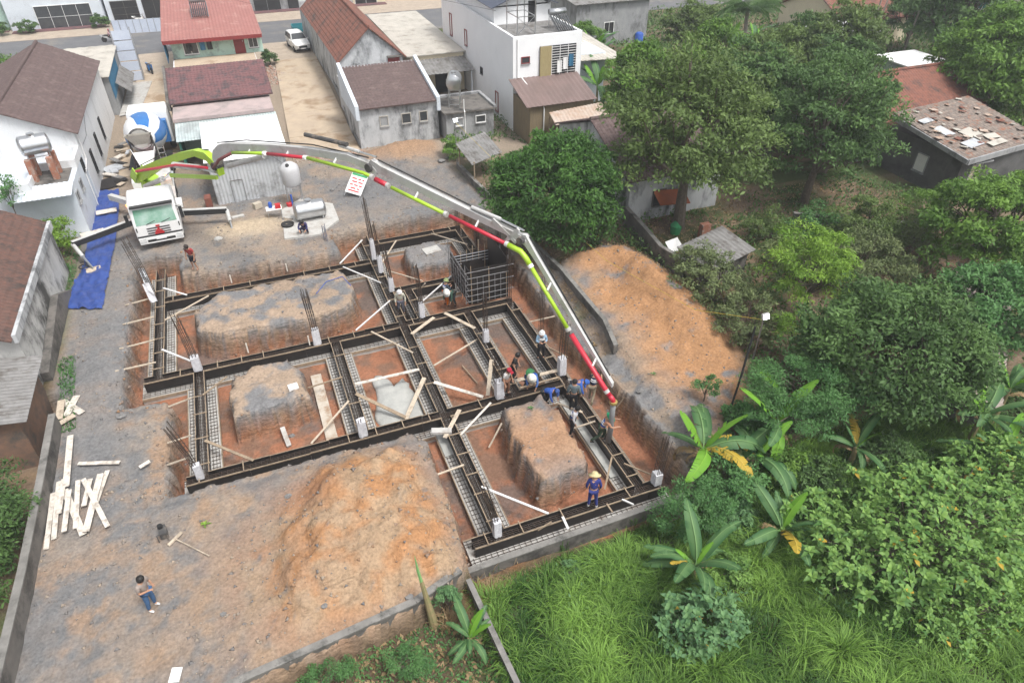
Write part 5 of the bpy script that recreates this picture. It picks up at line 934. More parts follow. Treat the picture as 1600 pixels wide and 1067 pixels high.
for a0, a1 in ((.9, 1.75), (2.4, 3.1), (5.2, 5.9)):
    m = MB(); b0 = 0; n = 8; L_ = []
    for r_, l in prof[3:7]: L_.append([tuple(tilt @ Vector((r_ * 1.012 * math.cos(a0 + .22 * (l - 1.4) + (a1 - a0) * k / n), l, r_ * 1.012 * math.sin(a0 + .22 * (l - 1.4) + (a1 - a0) * k / n))) + Vector((0, 2.9, 2.05))) for k in range(n + 1)])
    for row in L_: m.v += row
    for j in range(3):
        for k in range(n): m.f.append((j * (n + 1) + k, j * (n + 1) + k + 1, (j + 1) * (n + 1) + k + 1, (j + 1) * (n + 1) + k))
    obj('blue_stripe', m, 'paint_blue', dr, local=True, smooth=True)
m = MB(); m.lathe([(.64, 0), (.68, .05), (.6, .1)], tuple(tilt @ Vector((0, 4.62, 0)) + Vector((0, 2.9, 2.05))), 20, 'Y'); obj('drum_mouth', m, 'chassis', dr, local=True)
m = MB(); m.lathe([(.02, 0), (.55, 0), (.55, .02)], tuple(tilt @ Vector((0, 4.74, 0)) + Vector((0, 2.9, 2.05))), 20, 'Y'); obj('mouth_inside', m, 'concrete', dr, local=True)
m = MB(); m.loft([[(-.75, 7.65, 3.35), (.75, 7.65, 3.35), (.75, 8.3, 3.45), (-.75, 8.3, 3.45)], [(-.35, 7.6, 2.75), (.35, 7.6, 2.75), (.35, 7.9, 2.75), (-.35, 7.9, 2.75)]], False); obj('hopper', m, 'sheetcement', mt, local=True)
m = MB(); m.extr([(-.6, 7.9, 2.3), (.6, 7.9, 2.3), (.25, 8.6, 1.35), (-.25, 8.6, 1.35)], (0, -.05, -.05)); m.extr([(-.62, 7.88, 2.3), (-.25, 8.6, 1.35), (-.25, 8.62, 1.55), (-.66, 7.9, 2.55)], (-.03, 0, 0)); m.extr([(.62, 7.88, 2.3), (.25, 8.6, 1.35), (.25, 8.62, 1.55), (.66, 7.9, 2.55)], (.03, 0, 0)); obj('chute', m, 'paint_white', mt, local=True)
m = MB()
for s_ in (-1, 1): m.bar((s_ * .75, 7.5, 1.0), (s_ * .62, 7.7, 3.3), .07, .07); m.bar((s_ * .75, 6.6, 1.0), (s_ * .65, 7.5, 2.4), .07, .07)
obj('rear_frame', m, 'chassis', mt, local=True)
m = MB()
for k in range(6): m.bar((-1.15, 7.9, .9 + k * .3), (-.8, 7.9, .9 + k * .3), .03, .03)
for x in (-1.15, -.8): m.bar((x, 7.9, .8), (x, 7.9, 2.6), .03, .03)
obj('ladder', m, 'inox', mt, local=True)
for s_ in (-1, 1):
    for y in (6.05,): m = MB(); m.bb(s_ * .72, 4.8, 1.06, s_ * 1.25, 7.3, 1.1); obj('mudguard', m, 'black', mt, local=True)
    m = MB(); m.bb(s_ * .55, 8.2, .75, s_ * .95, 8.26, .9); obj('tail_light', m, 'plasticred', mt, local=True)

# white people carrier
def car(label, loc, rz, col='paint_white'):
    c_ = thing('parked_car', label, 'car', loc, rz); hw = .87
    st = [(0.0, .55, .70, .8, .62), (.15, .3, .85, .95, .85), (.9, .25, 1.0, 1.05, .9), (1.3, .25, 1.08, 1.12, .92), (2.05, .25, 1.05, 1.62, .92), (3.2, .25, 1.05, 1.68, .92), (4.1, .28, 1.08, 1.6, .9), (4.42, .35, 1.05, 1.15, .85), (4.5, .5, .9, .95, .75)]
    rg = []
    for y, z0, zb, zt, k in st: w_ = hw * k / .92; ti = .78 if zt > 1.3 else .95; rg.append([(-w_ * .9, y, z0), (w_ * .9, y, z0), (w_, y, z0 + .2), (w_, y, zb), (w_ * ti, y, zt - .05), (w_ * ti * .8, y, zt), (-w_ * ti * .8, y, zt), (-w_ * ti, y, zt - .05), (-w_, y, zb), (-w_, y, z0 + .2)])
    m = MB(); m.loft(rg); bd = obj('body', m, col, c_, local=True, smooth=False)
    m = MB(); m.extr([(-.76, 1.33, 1.16), (.76, 1.33, 1.16), (.62, 2.0, 1.6), (-.62, 2.0, 1.6)], (0, -.015, .02)); obj('windscreen', m, 'glass', bd, local=True)
    for s_ in (-1, 1):
        m = MB(); m.extr([(s_ * .88, 1.6, 1.1), (s_ * .88, 4.05, 1.12), (s_ * .73, 4.0, 1.54), (s_ * .73, 2.1, 1.56)], (s_ * .012, 0, .004)); obj('side_window', m, 'glass', bd, local=True)
        m = MB(); m.bb(s_ * .5, -.01, .72, s_ * .8, .1, .82); obj('headlight', m, 'lampglass', bd, local=True); m = MB(); m.bb(s_ * .9, 1.45, 1.05, s_ * 1.06, 1.55, 1.2); obj('mirror', m, col, bd, local=True)
        for y in (.85, 3.6): wheel(c_, s_ * .78, y, .33, .2)
    m = MB(); m.bb(-.45, -.03, .5, .45, .05, .72); obj('grille', m, 'black', bd, local=True); m = MB(); m.bb(-.75, -.02, .3, .75, .1, .42); obj('lower_bumper', m, 'black', bd, local=True); m = MB(); m.bb(-.25, -.045, .42, .25, -.03, .52); obj('number_plate', m, 'frame_white', bd, local=True); return c_
car('white people carrier parked at the road end of driveway', (7.75, 81.0, .055), .12)
tr = thing('blue_flatbed_truck', 'small blue flatbed truck parked at the roadside behind the car', 'truck', (10.0, 88.6, .065), 0)
m = MB(); m.bb(-2.4, -.8, .65, 1.0, .8, .8); obj('bed', m, 'paint_teal', tr, local=True)
for a in ((-2.4, -.82, 1.0, -.76), (-2.4, .76, 1.0, .82), (-2.42, -.75, -2.36, .75)): m = MB(); m.bb(a[0], a[1], .801, a[2], a[3], 1.25); obj('side_board', m, 'paint_teal', tr, local=True)
m = MB(); m.loft([[(1.05, -.8, .5), (1.05, .8, .5), (1.05, .8, 1.4), (1.15, .7, 1.95), (1.15, -.7, 1.95), (1.05, -.8, 1.4)], [(2.5, -.8, .5), (2.5, .8, .5), (2.5, .8, 1.3), (2.2, .7, 1.95), (2.2, -.7, 1.95), (2.5, -.8, 1.3)]]); obj('cab', m, 'paint_teal', tr, local=True)
for x in (-1.5, 1.8):
    for y in (-.65, .65): m = MB(); m.lathe([(.15, -.1), (.32, -.1), (.32, .1), (.15, .1)], (x, y, .32), 14, 'Y'); obj('wheel', m, 'rubber', tr, local=True)
def bike(label, loc, rz, col):
    b = thing('motorbike', label, 'motorbike', loc, rz, 'motorbikes')
    for y in (-.62, .62): m = MB(); m.lathe([(.2, -.04), (.29, -.05), (.29, .05), (.2, .04)], (0, y, .29), 14, 'X'); obj('wheel', m, 'rubber', b, local=True)
    m = MB(); m.loft([[(-.09, -.35, .35), (.09, -.35, .35), (.09, -.35, .6), (-.09, -.35, .6)], [(-.12, 0, .35), (.12, 0, .35), (.1, 0, .65), (-.1, 0, .65)], [(-.12, .5, .5), (.12, .5, .5), (.08, .55, .78), (-.08, .55, .78)], [(-.05, .95, .7), (.05, .95, .7), (.05, .95, .8), (-.05, .95, .8)]]); obj('body', m, col, b, local=True)
    m = MB(); m.loft([[(-.2, -.38, .3), (.2, -.38, .3), (.2, -.45, .85), (-.2, -.45, .85)], [(-.15, -.3, .3), (.15, -.3, .3), (.15, -.38, .85), (-.15, -.38, .85)]]); obj('leg_shield', m, col, b, local=True)
    m = MB(); m.bb(-.12, -.1, .66, .12, .65, .76); obj('seat', m, 'black', b, local=True); m = MB(); m.path([(-.33, -.3, 1.02), (0, -.42, .95), (.33, -.3, 1.02)], .02, 6); m.bar((0, -.42, .95), (0, -.6, .35), .06, .05); obj('handlebar', m, 'chassis', b, local=True); return b
bike('motorbike with rider travelling on the road, left', (-12.1, 93.8, .065), 1.4, 'paint_grey'); bike('white motorbike parked in front of the open shop', (-9.2, 102.4, .1), 1.2, 'paint_white'); bike('dark motorbike parked beside the tall gate pylon', (-7.6, 79.2, .055), .3, 'paint_blue')

# ------------------------------------------------------------ things lying round the site
mat('tarp_blue', (.035, .075, .27), (.025, .05, .19), scale=2.5, rough=.42, spec=.4, dirt=(.12, .14, .33), dscale=2.5, dlo=.55, dhi=.75)
def cloth(name, label, pts, z, m, seed=1, rows=90, amp=.15, cat='tarpaulin'):     # pts: left edge points / right edge points (equal count)
    le, ri = pts; m_ = MB(); n = rows; nx = 22; r_ = random.Random(seed)
    for j in range(n + 1):
        t = j / n * (len(le) - 1); i = min(int(t), len(le) - 2); q = t - i; a = Vector(le[i]).lerp(Vector(le[i + 1]), q); b = Vector(ri[i]).lerp(Vector(ri[i + 1]), q)
        for k in range(nx + 1):
            p = a.lerp(b, k / nx); x, y = p.x, p.y; w_ = float(fbm(np.array([x]), np.array([y]), 4, 1.3)[0] - .5) * amp * 3 + amp * .7 * math.sin(x * 9 + y * 3.1) * float(vnoise(np.array([x * .8]), np.array([y * .8]))[0]); m_.v.append((x + r_.uniform(-.02, .02), y, gz(x, y) + z + abs(w_)))
    for j in range(n):
        for k in range(nx): q = j * (nx + 1) + k; m_.f.append((q, q + 1, q + nx + 2, q + nx + 1))
    c_ = Vector(le[0]).lerp(Vector(ri[-1]), .5); return solo(name, m_, m, label, cat, (c_.x, c_.y, 0), smooth=True)
e2 = lambda px, py: tuple(at(px, py))[:2]
cloth('blue_tarpaulin', 'long crumpled blue tarpaulin on the ground left of pump truck', ([e2(*p) for p in ((104, 484), (113, 452), (132, 412), (140, 370), (146, 335), (153, 300))], [e2(*p) for p in ((160, 483), (165, 462), (172, 425), (180, 380), (186, 335), (187, 299))]), .05, 'tarp_blue')
for i, (p, w_, l_, rz, m, lab) in enumerate((((168, 335), 1.2, .55, .1, 'paleboard', 'pale plywood sheet on the blue tarpaulin beside cab'), ((147, 370), 1.3, .75, .25, 'paleboard', 'pale plywood sheet on the blue tarpaulin by outrigger leg'), ((180, 265), 1.5, 1.2, .5, 'metal_grey', 'corrugated scrap sheet on the rubble by white house'), ((168, 290), 1.8, 1.6, .3, 'plyface', 'dark plywood sheet lying at the end of blue tarpaulin'))):
    g_ = at(*p); mb = MB(); mb.box((g_.x, g_.y, .22 if i < 2 else .14), (w_, l_, .03), rz, Matrix.Rotation(.04, 3, 'X')); solo('loose_sheet', mb, m, lab, 'sheet', (g_.x, g_.y, 0))
mb = MB(); p = at(140, 418); mb.path([(p.x - .2 + .22 * math.cos(a * .5), p.y - .3 + .3 * math.sin(a * .5), .2 + .012 * a) for a in range(18)], .035, 6); solo('coiled_hose', mb, 'black', 'small coil of black hose on the blue tarpaulin', 'hose', (p.x, p.y, .15))
# rubble of old boards beside mixer truck
for i in range(14):
    x, y = random.uniform(-9.7, -8.5), 51 + i * .62; a = random.uniform(0, 3.1); l = random.uniform(.5, 1.3); mb = MB(); mb.box((x, y, .14 + .02 * i), (l, random.uniform(.15, .5), .05), a, Matrix.Rotation(random.uniform(-.15, .15), 3, 'X')); solo('scrap_piece', mb, ('board', 'plyface', 'sheetold', 'paleboard', 'metal_grey')[i % 5], '%s %s in the heap beside white house, number %s' % (('short', 'long')[l > .9], ('timber board', 'black plywood piece', 'grey ribbed sheet', 'pale board', 'bright metal sheet')[i % 5], ('one', 'two', 'three', 'four', 'five', 'six', 'seven', 'eight', 'nine', 'ten', 'eleven', 'twelve', 'thirteen', 'fourteen')[i]), 'scrap', (x, y, .05), 'scrap heap by the white house')
# tanks, table, sign
tk = thing('silo_tank', 'upright steel tank on tall legs beside the site shed', 'tank', (2.0, 43.6, 0)); m = MB(); m.lathe([(.1, 1.25), (.45, 1.35), (.58, 1.55), (.6, 2.4), (.55, 2.65), (.3, 2.85), (.05, 2.9)], (2.0, 43.6, 0), 18); dd = obj('drum', m, mat('greytank', (.52, .52, .53), (.44, .44, .45), scale=2, rough=.5), tk, smooth=True)
m = MB(); m.tube((1.9, 43.3, 2.78), (1.9, 43.25, 2.86), .12, 10); obj('hatch', m, 'black', dd)
for dx, dy in ((-.5, -.3), (.5, -.3), (.45, .4), (-.45, .4)): m = MB(); m.tube((2 + dx, 43.6 + dy, 0), (2 + dx * .9, 43.6 + dy * .9, 1.6), .035, 6); obj('leg', m, 'steelpipe', tk)
m = MB(); m.tube((1.75, 43.2, .1), (1.75, 43.2, .9), .06, 8); obj('drain_pipe', m, 'plasticblue', tk)
tank('steel water tank lying on the ground near the rear bank', (2.6, 41.1, .02), 1.75, .55, .05, .12)
mb = MB(); mb.prism([e2(*p) for p in ((445, 375), (440, 330), (470, 312), (520, 320), (530, 345), (500, 368))], -.05, .09); tag(obj('concrete_pad', mb, 'concrete'), 'rough concrete pad under the lying steel tank', kind='structure')
tb = thing('folding_table', 'small white folding table with drinks by the sand heap', 'table', (.55, 42.0, 0)); m = MB(); m.bb(.05, 41.7, .7, 1.0, 42.3, .74); obj('tabletop', m, 'frame_white', tb)
for x in (.12, .93):
    for y in (41.76, 42.24): m = MB(); m.bar((x, y, 0), (x, y, .7), .03, .03); obj('leg', m, 'steelpipe', tb)
mb = MB(); mb.bb(.62, 41.78, .742, .95, 42.05, 1.0); solo('red_box', mb, 'plasticred', 'red plastic box on the white folding table', 'box', (.78, 41.9, .74))
mb = MB(); mb.lathe([(.08, 0), (.12, .02), (.12, .3), (.06, .38)], (.35, 42.1, .742), 10); solo('blue_bottle', mb, 'plasticblue', 'blue water bottle on the white folding table', 'bottle', (.35, 42.1, .74))
mb = MB(); mb.lathe([(.1, 0), (.16, .02), (.2, .3), (.18, .32)], (1.55, 43.3, .02), 12); solo('red_bucket', mb, 'plasticred', 'red bucket beside the upright steel tank', 'bucket', (1.55, 43.3, 0))
mb = MB(); mb.lathe([(.25, 0), (.36, .03), (.4, .16), (.36, .15), (.3, .06), (.05, .05)], (1.1, 40.6, .05), 16); solo('rubber_basin', mb, 'rubber', 'black rubber basin beside the squatting person', 'basin', (1.1, 40.6, .02))
mb = MB(); mb.box((-.4, 43.9, .22), (.5, .35, .36), .4); solo('cement_bag', mb, mat('paperbag', (.48, .43, .35), (.4, .35, .28), scale=6, bump=.02), 'upright paper bag against the site shed wall', 'bag', (-.4, 43.9, 0))
mb = MB(); mb.box((-1.7, 43.0, .08), (.75, .28, .1), .15); solo('concrete_block', mb, 'concrete', 'flat concrete block lying in front of the site shed', 'block', (-1.7, 43, 0)); mb = MB(); mb.ell((-3.0, 40.3, .1), (.28, .22, .17), 7, 5); solo('stone', mb, 'concrete', 'pale stone lying on bare ground near the red shirt man', 'stone', (-3, 40.3, 0))
mb = MB(); mb.bb(-3.5, 44.9, .0, -3.1, 45.6, .75); solo('compressor', mb, mat('rusty_red', (.25, .08, .05), (.12, .06, .05)), 'rusty red machine beside the left end of site shed', 'machine', (-3.3, 45.2, 0))
sg = thing('site_sign', 'white site signboard with red lettering tilted on the gravel heap', 'sign', (6.0, 43.3, .3)); MS = Matrix.Translation((6.05, 43.4, .85)) @ Matrix.Rotation(-.3, 4, 'Z') @ Matrix.Rotation(R(-52), 4, 'X') @ Matrix.Rotation(.35, 4, 'Y')
def tp(x, y, z): return tuple(MS @ Vector((x, y, z)))
def tbox(m, x0, x1, z0, z1, y0, y1): m.loft([[tp(x0, y0, z0), tp(x1, y0, z0), tp(x1, y0, z1), tp(x0, y0, z1)], [tp(x0, y1, z0), tp(x1, y1, z0), tp(x1, y1, z1), tp(x0, y1, z1)]])
m = MB(); tbox(m, -.55, .55, -.75, .75, 0, .04); bd = obj('board', m, 'frame_white', sg); m = MB(); tbox(m, -.52, .52, .56, .73, -.006, -.001); obj('green_band', m, 'plasticgreen', bd)
for k, (z, segs) in enumerate(((.35, ((-.42, -.1), (.0, .2), (.28, .42))), (.12, ((-.35, .0), (.08, .38))), (-.12, ((-.42, -.22), (-.14, .12), (.2, .4))), (-.36, ((-.3, .05), (.14, .3))), (-.55, ((-.4, .35),)))):
    for a, b in segs: m = MB(); tbox(m, a, b, z - .05, z + .05, -.006, -.001); obj('red_lettering', m, 'plasticred', bd)
for x in (-.5, .5): m = MB(); m.bar(tp(x, .06, .9), tp(x, .06, -1.0), .05, .05); obj('post', m, 'steelpipe', sg)
def lamp(label, x, y, hh, z0=0):
    l = thing('flood_light', label, 'lamp', (x, y, z0), 0, 'flood lights on poles'); m = MB(); m.tube((x, y, z0), (x, y, hh), .035, 8); obj('pole', m, 'steelpipe', l); m = MB(); m.box((x, y - .06, hh + .06), (.34, .1, .26), 0, Matrix.Rotation(-.35, 3, 'X')); hd = obj('lamp_head', m, 'paint_grey', l)
    if 'led' not in MATS: emis('led', (.86, .95, 1.), 22.)
    m = MB(); m.box((x, y - .118, hh + .05), (.28, .01, .2), 0, Matrix.Rotation(-.35, 3, 'X')); obj('lens', m, 'led', hd); return l
lamp('lit flood light on thin pole in front of grey flat block', 14.0, 46.4, 3.1); lamp('lit flood light on slanting pole beside the right soil heap', 19.5, 18.9, 2.6, -.2)
mb = MB(); mb.path([(14.0, 46.4, 3.0), (14.8, 42, 2.2), (15.6, 36, 1.6), (16.6, 28, 1.1), (18.2, 22, 1.3), (19.5, 18.95, 2.4)], .012, 4); solo('yellow_cable', mb, mat('cable_yellow', (.5, .38, .05), (.42, .3, .04)), 'thin yellow cable running between the two flood lights', 'cable', (16.6, 28, 1.1))
mb = MB(); p, q = at(1143, 655), at(1143, 655); mb.path([(16.2, 16.2, 0), (16.35, 16.2, 2.2), (16.5, 16.3, 4.6)], .045, 6); solo('dark_pole', mb, 'black', 'thin dark pole leaning up from the right soil heap', 'pole', (16.2, 16.2, 0))
ss = thing('sheet_lean_to', 'small lean-to with ribbed grey sheet roof beside the round tree', 'shed', (15, 43.5, 0)); m = MB(); corr_sheet(m, (13.6, 41.6, 1.7), (2.7, 1.4, 0), (-.2, 3.0, .45), .28, .028, .03); obj('roof', m, 'sheetold', ss)
for x, y in ((13.8, 41.8), (16.1, 43.0), (13.6, 44.4), (15.9, 45.8)): m = MB(); m.bar((x, y, 0), (x, y, 1.8), .08, .08); obj('post', m, 'timber', ss)
m = MB(); ss = thing('garden_shed', 'low garden shed with grey ribbed sheet roof under the right shrubs', 'shed', (22.5, 26.5, 0)); corr_sheet(m, (20.9, 24.6, 1.3), (3.6, 1.0, .1), (-.6, 2.4, .4), .3, .03, .03); obj('roof', m, 'sheetold', ss); m = MB(); m.prism([(21.1, 24.9), (24.2, 25.8), (23.7, 27.7), (20.7, 26.8)], -.1, 1.25); obj('wall', m, 'oldwall', ss)
mb = MB(); mb.relief((20.4, 27.6, .95), (.9, .2, 0), (-.1, .5, .5), lambda a, b: .06 * math.sin(a * 9) + .04 * math.sin(b * 7), 10, 6, .01); solo('white_cloth', mb, 'frame_white', 'white cloth hanging over the dark garden wall end', 'cloth', (20.8, 27.8, .9))
mb = MB(); mb.bb(23.9, 29.6, 0, 24.5, 30.0, 1.0); solo('brick_stack', mb, 'brick', 'small brick pillar in the yard under the big tree', 'pillar', (24.2, 29.8, 0)); mb = MB(); mb.path([(23.0, 31.0, 0), (23.0, 31.0, .5), (23.1, 31.0, .55)], [.3, .36, .3], 10); solo('basin_green', mb, 'plasticgreen', 'green tub in the yard below orange awning', 'tub', (23, 31, 0))
ss = thing('rusty_barn', 'long low barn with rusted ribbed sheet roof under the right trees', 'barn', (31, 14.0, 0)); m = MB(); corr_sheet(m, (26.0, 11.6, 1.0), (9.0, 6.6, 0), (-1.6, 2.2, .6), .35, .04, .03); obj('roof', m, mat('rustsheet', (.26, .22, .19), (.36, .32, .29), scale=2, dirt=(.15, .10, .07), dscale=1.2), ss); m = MB(); m.prism([(26.2, 12.0), (34.5, 18.0), (33.2, 19.8), (24.9, 13.8)], -.9, .95); obj('wall', m, 'oldwall', ss)
# foreground tools
tl = thing('soil_rake', 'long T-shaped wooden levelling rake lying on the bare soil', 'rake', (-5.5, 18.0, 0)); p, q, r_ = at(263, 852, .05), at(284, 831, .05), at(327, 868, .05); m = MB(); m.bar(p, q, .1, .06); obj('head', m, 'board', tl); m = MB(); m.tube((p + q) / 2, r_, .022, 6); obj('handle', m, 'board', tl)
p = at(256, 833, .1); eg = thing('engine_unit', 'small dark vibrator engine on the soil behind the rake', 'engine', (p.x, p.y, 0)); m = MB(); m.box((p.x, p.y, .2), (.26, .42, .26), .2); bd = obj('block', m, 'chassis', eg); m = MB(); m.tube((p.x - .05, p.y + .1, .33), (p.x - .05, p.y + .1, .45), .09, 10); obj('cap', m, 'black', bd); m = MB(); m.path([(p.x - .15, p.y - .3, .05), (p.x - .15, p.y - .3, .4), (p.x + .15, p.y - .3, .4), (p.x + .15, p.y - .3, .05)], .02, 6); obj('handle', m, 'chassis', eg)
p = at(275, 1055, .05); mb = MB(); mb.box((p.x, p.y, gz(p.x, p.y) + .05), (.3, .42, .04), -.3, Matrix.Rotation(.12, 3, 'X')); solo('paper_packet', mb, 'frame_white', 'white printed packet on the soil at the bottom edge', 'packet', (p.x, p.y, 0))
p = at(458, 604, 0.05); mb = MB(); mb.box((p.x, p.y, gz(p.x, p.y) + .06), (.42, .36, .1), .1); solo('white_packet', mb, 'frame_white', 'white packet on top of the small soil block', 'packet', (p.x, p.y, 0))
mb = MB(); mb.box((8.75, 35.2, gz(8.75, 35.2) + .05), (1.0, .75, .05), .15); solo('cement_board', mb, 'concrete', 'grey square board on top of the grey soil block', 'board', (8.75, 35.2, -.5))
mb = MB(); a, b = at(441, 668, -1.2), at(452, 697, -1.5); mb.bar(a, b, .2, .12); solo('concrete_beam_stub', mb, 'concrete', 'pale concrete stub leaning in front of the small soil block', 'concrete stub', (a.x, a.y, -1.5))
mb = MB(); mb.box((4.9, 20.55, ZT + .03), (.85, .3, .12), -.25, Matrix.Rotation(.1, 3, 'Y')); solo('broken_slab', mb, 'concrete', 'broken concrete slab on the central beam crossing', 'slab', (4.9, 20.6, ZT))
mb = MB(); mb.path([W(*p, gz(*W(*p, 0)[:2]) + .04) for p in ((494, 459), (510, 440), (535, 432), (548, 446), (552, 470), (562, 478))], .02, 5); solo('blue_hose', mb, 'plasticblue', 'thin blue hose looping over the long soil block', 'hose', W(535, 445, 0))
for i, (px, py, s_) in enumerate(((690, 258, .45), (700, 250, .3), (660, 300, .3), (520, 300, .25), (350, 960, .16), (640, 935, .2), (508, 952, .18), (450, 775, .2), (190, 650, .3), (530, 520, .25), (445, 640, .2), (1055, 480, .3), (1000, 610, .25))):
    p = at(px, py); z = gz(p.x, p.y); m = MB(); m.ell((p.x, p.y, z + s_ * .2), (s_ * .7, s_ * .5, s_ * .3), 7, 5); m.v = [(a + random.uniform(-.12, .12) * s_, b + random.uniform(-.12, .12) * s_, c_ + random.uniform(-.12, .12) * s_) for a, b, c_ in m.v]
    solo('rock', m, mat('rockgrey', (.21, .205, .20), (.15, .145, .14), scale=5, bump=.02), ('large pale rock on the orange soil heap', 'smaller rock on top of the orange soil heap', 'grey rock on the gravel heap right of the sign', 'grey rock left of the tilted sign', 'small rock on the soil near the bottom wall', 'flat grey rock beside the bottom wall, right', 'flat grey rock beside the bottom wall, left', 'rock on the left edge of the front mound', 'rock on the left soil strip beside the pit corner', 'rock at the foot of the long soil block', 'rock on top edge of the small soil block', 'pale rock on the ridge of right soil heap', 'rock on the left part of right soil heap')[i], 'rock', (p.x, p.y, z), 'loose rocks')

# cables over the lane and along the red roof house
for lab, pts_ in (('thin dark cable sagging from shed to upright tank', ((-2.9, 52, 3.2), (0, 48, 3.0), (1.9, 43.8, 2.6))), ('overhead cable above the red metal roof', ((-9, 99, 7), (-2, 84, 6.4), (6, 74, 5.6))), ('overhead cable crossing from villa terrace to road', ((20.4, 55, 8.2), (14, 76, 7.2), (8, 99, 7.4)))):
    mb = MB(); mb.path(pts_, .012, 4); solo('cable', mb, 'black', lab, 'cable', pts_[0])
mat('rubble_brick', (.30, .16, .11), (.34, .30, .26), attr='v')
stones(420, lambda r_, n: np.array((3.7, 74.0)) + r_.normal(size=(n, 2)) * np.array([.55, 1.6]), .08, .3, 'brick_rubble', 'broken brick rubble along the driveway edge', MATS['rubble_brick'], 12)
stones(700, lambda r_, n: np.array((5.6, 51.0)) + r_.normal(size=(n, 2)) * np.array([1.5, .35]), .05, .2, 'brick_rubble', 'broken pale rubble at the lower end of the driveway', MATS['rubble_brick'], 13)
# air: thin haze over the village
mb = MB(); mb.bb(-80, -20, -4, 140, 170, 24); hz_ = obj('haze', mb, None); tag(hz_, 'thin pale haze in the humid air', kind='stuff')
hm = bpy.data.materials.new('haze'); hm.use_nodes = True; hn = hm.node_tree; hn.nodes.remove(hn.nodes['Principled BSDF']); pv = hn.nodes.new('ShaderNodeVolumePrincipled'); pv.inputs['Color'].default_value = (.92, .95, 1, 1); pv.inputs['Density'].default_value = .0007; hn.links.new(pv.outputs[0], hn.nodes['Material Output'].inputs['Volume']); hz_.data.materials.append(hm)
# ------------------------------------------------------------ people
mat('skin', (.42, .24, .16), (.36, .20, .13), scale=6, rough=.6); mat('hair', (.012, .011, .011), (.02, .018, .017), rough=.5)
CL = {}
def cl(c):
    k = 'cloth_%d_%d_%d' % tuple(int(v * 255) for v in c)
    return mat(k, c, tuple(v * .7 for v in c), scale=9, rough=.9, bump=.006, bscale=18)
def skin_mesh(name, V, E, Rr, m, parent, sub=1):
    me = bpy.data.meshes.new(name); me.from_pydata([tuple(v) for v in V], E, []); me.materials.append(m); o = bpy.data.objects.new(name, me); COL.objects.link(o); o.parent = parent
    o.modifiers.new('skin', 'SKIN'); sv = me.skin_vertices[0].data
    for i, r_ in enumerate(Rr):
        sv[i].radius = r_ if isinstance(r_, tuple) else (r_, r_); sv[i].use_root = (i == 0)
    o.modifiers['skin'].use_smooth_shade = True
    s_ = o.modifiers.new('sub', 'SUBSURF'); s_.levels = sub; s_.render_levels = sub; return o
POSE = {  # lean, pelvis height, [(knee), (ankle)] x2, [(elbow), (wrist)] x2 (right, left), relative to hip / shoulder; forward is -y
 'stand': (.03, .90, [((.02, -.03, -.42), (.03, .03, -.82)), ((-.03, -.01, -.42), (-.04, .05, -.82))], [((.08, .03, -.27), (.1, -.06, -.50)), ((-.08, .03, -.27), (-.1, -.05, -.50))]),
 'hold': (.06, .90, [((.02, -.03, -.42), (.04, .03, -.82)), ((-.03, -.01, -.42), (-.05, .05, -.82))], [((.07, -.03, -.27), (-.06, -.25, -.2)), ((-.07, -.03, -.27), (.06, -.25, -.2))]),
 'walk': (.12, .88, [((.02, -.16, -.40), (.03, -.04, -.80)), ((-.02, .03, -.42), (-.04, .24, -.76))], [((.09, .08, -.26), (.1, -.08, -.46)), ((-.09, -.08, -.26), (-.08, -.26, -.40))]),
 'look': (.22, .88, [((.02, -.05, -.42), (.05, .03, -.80)), ((-.03, -.02, -.42), (-.07, .06, -.80))], [((.08, .03, -.26), (.07, -.06, -.5)), ((-.08, .03, -.26), (-.07, -.06, -.5))]),
 'push': (.45, .86, [((.03, -.18, -.36), (.05, -.06, -.76)), ((-.03, .1, -.38), (-.05, .42, -.68))], [((.1, -.18, -.18), (.0, -.40, -.1)), ((-.1, -.18, -.18), (0, -.42, -.2))]),
 'bend': (1.15, .80, [((.05, -.16, -.36), (.07, -.02, -.74)), ((-.05, -.12, -.36), (-.08, .06, -.74))], [((.08, -.08, -.24), (.03, -.16, -.48)), ((-.08, -.08, -.24), (-.03, -.16, -.48))]),
 'squat': (.5, .30, [((.12, -.34, .14), (.12, -.14, -.24)), ((-.12, -.34, .14), (-.12, -.14, -.24))], [((.08, -.14, -.2), (.0, -.34, -.3)), ((-.08, -.14, -.2), (0, -.34, -.3))]),
 'ride': (.15, .82, [((.13, -.38, -.06), (.13, -.34, -.46)), ((-.13, -.38, -.06), (-.13, -.34, -.46))], [((.12, -.2, -.2), (.1, -.48, -.14)), ((-.12, -.2, -.2), (-.1, -.48, -.14))]),
}
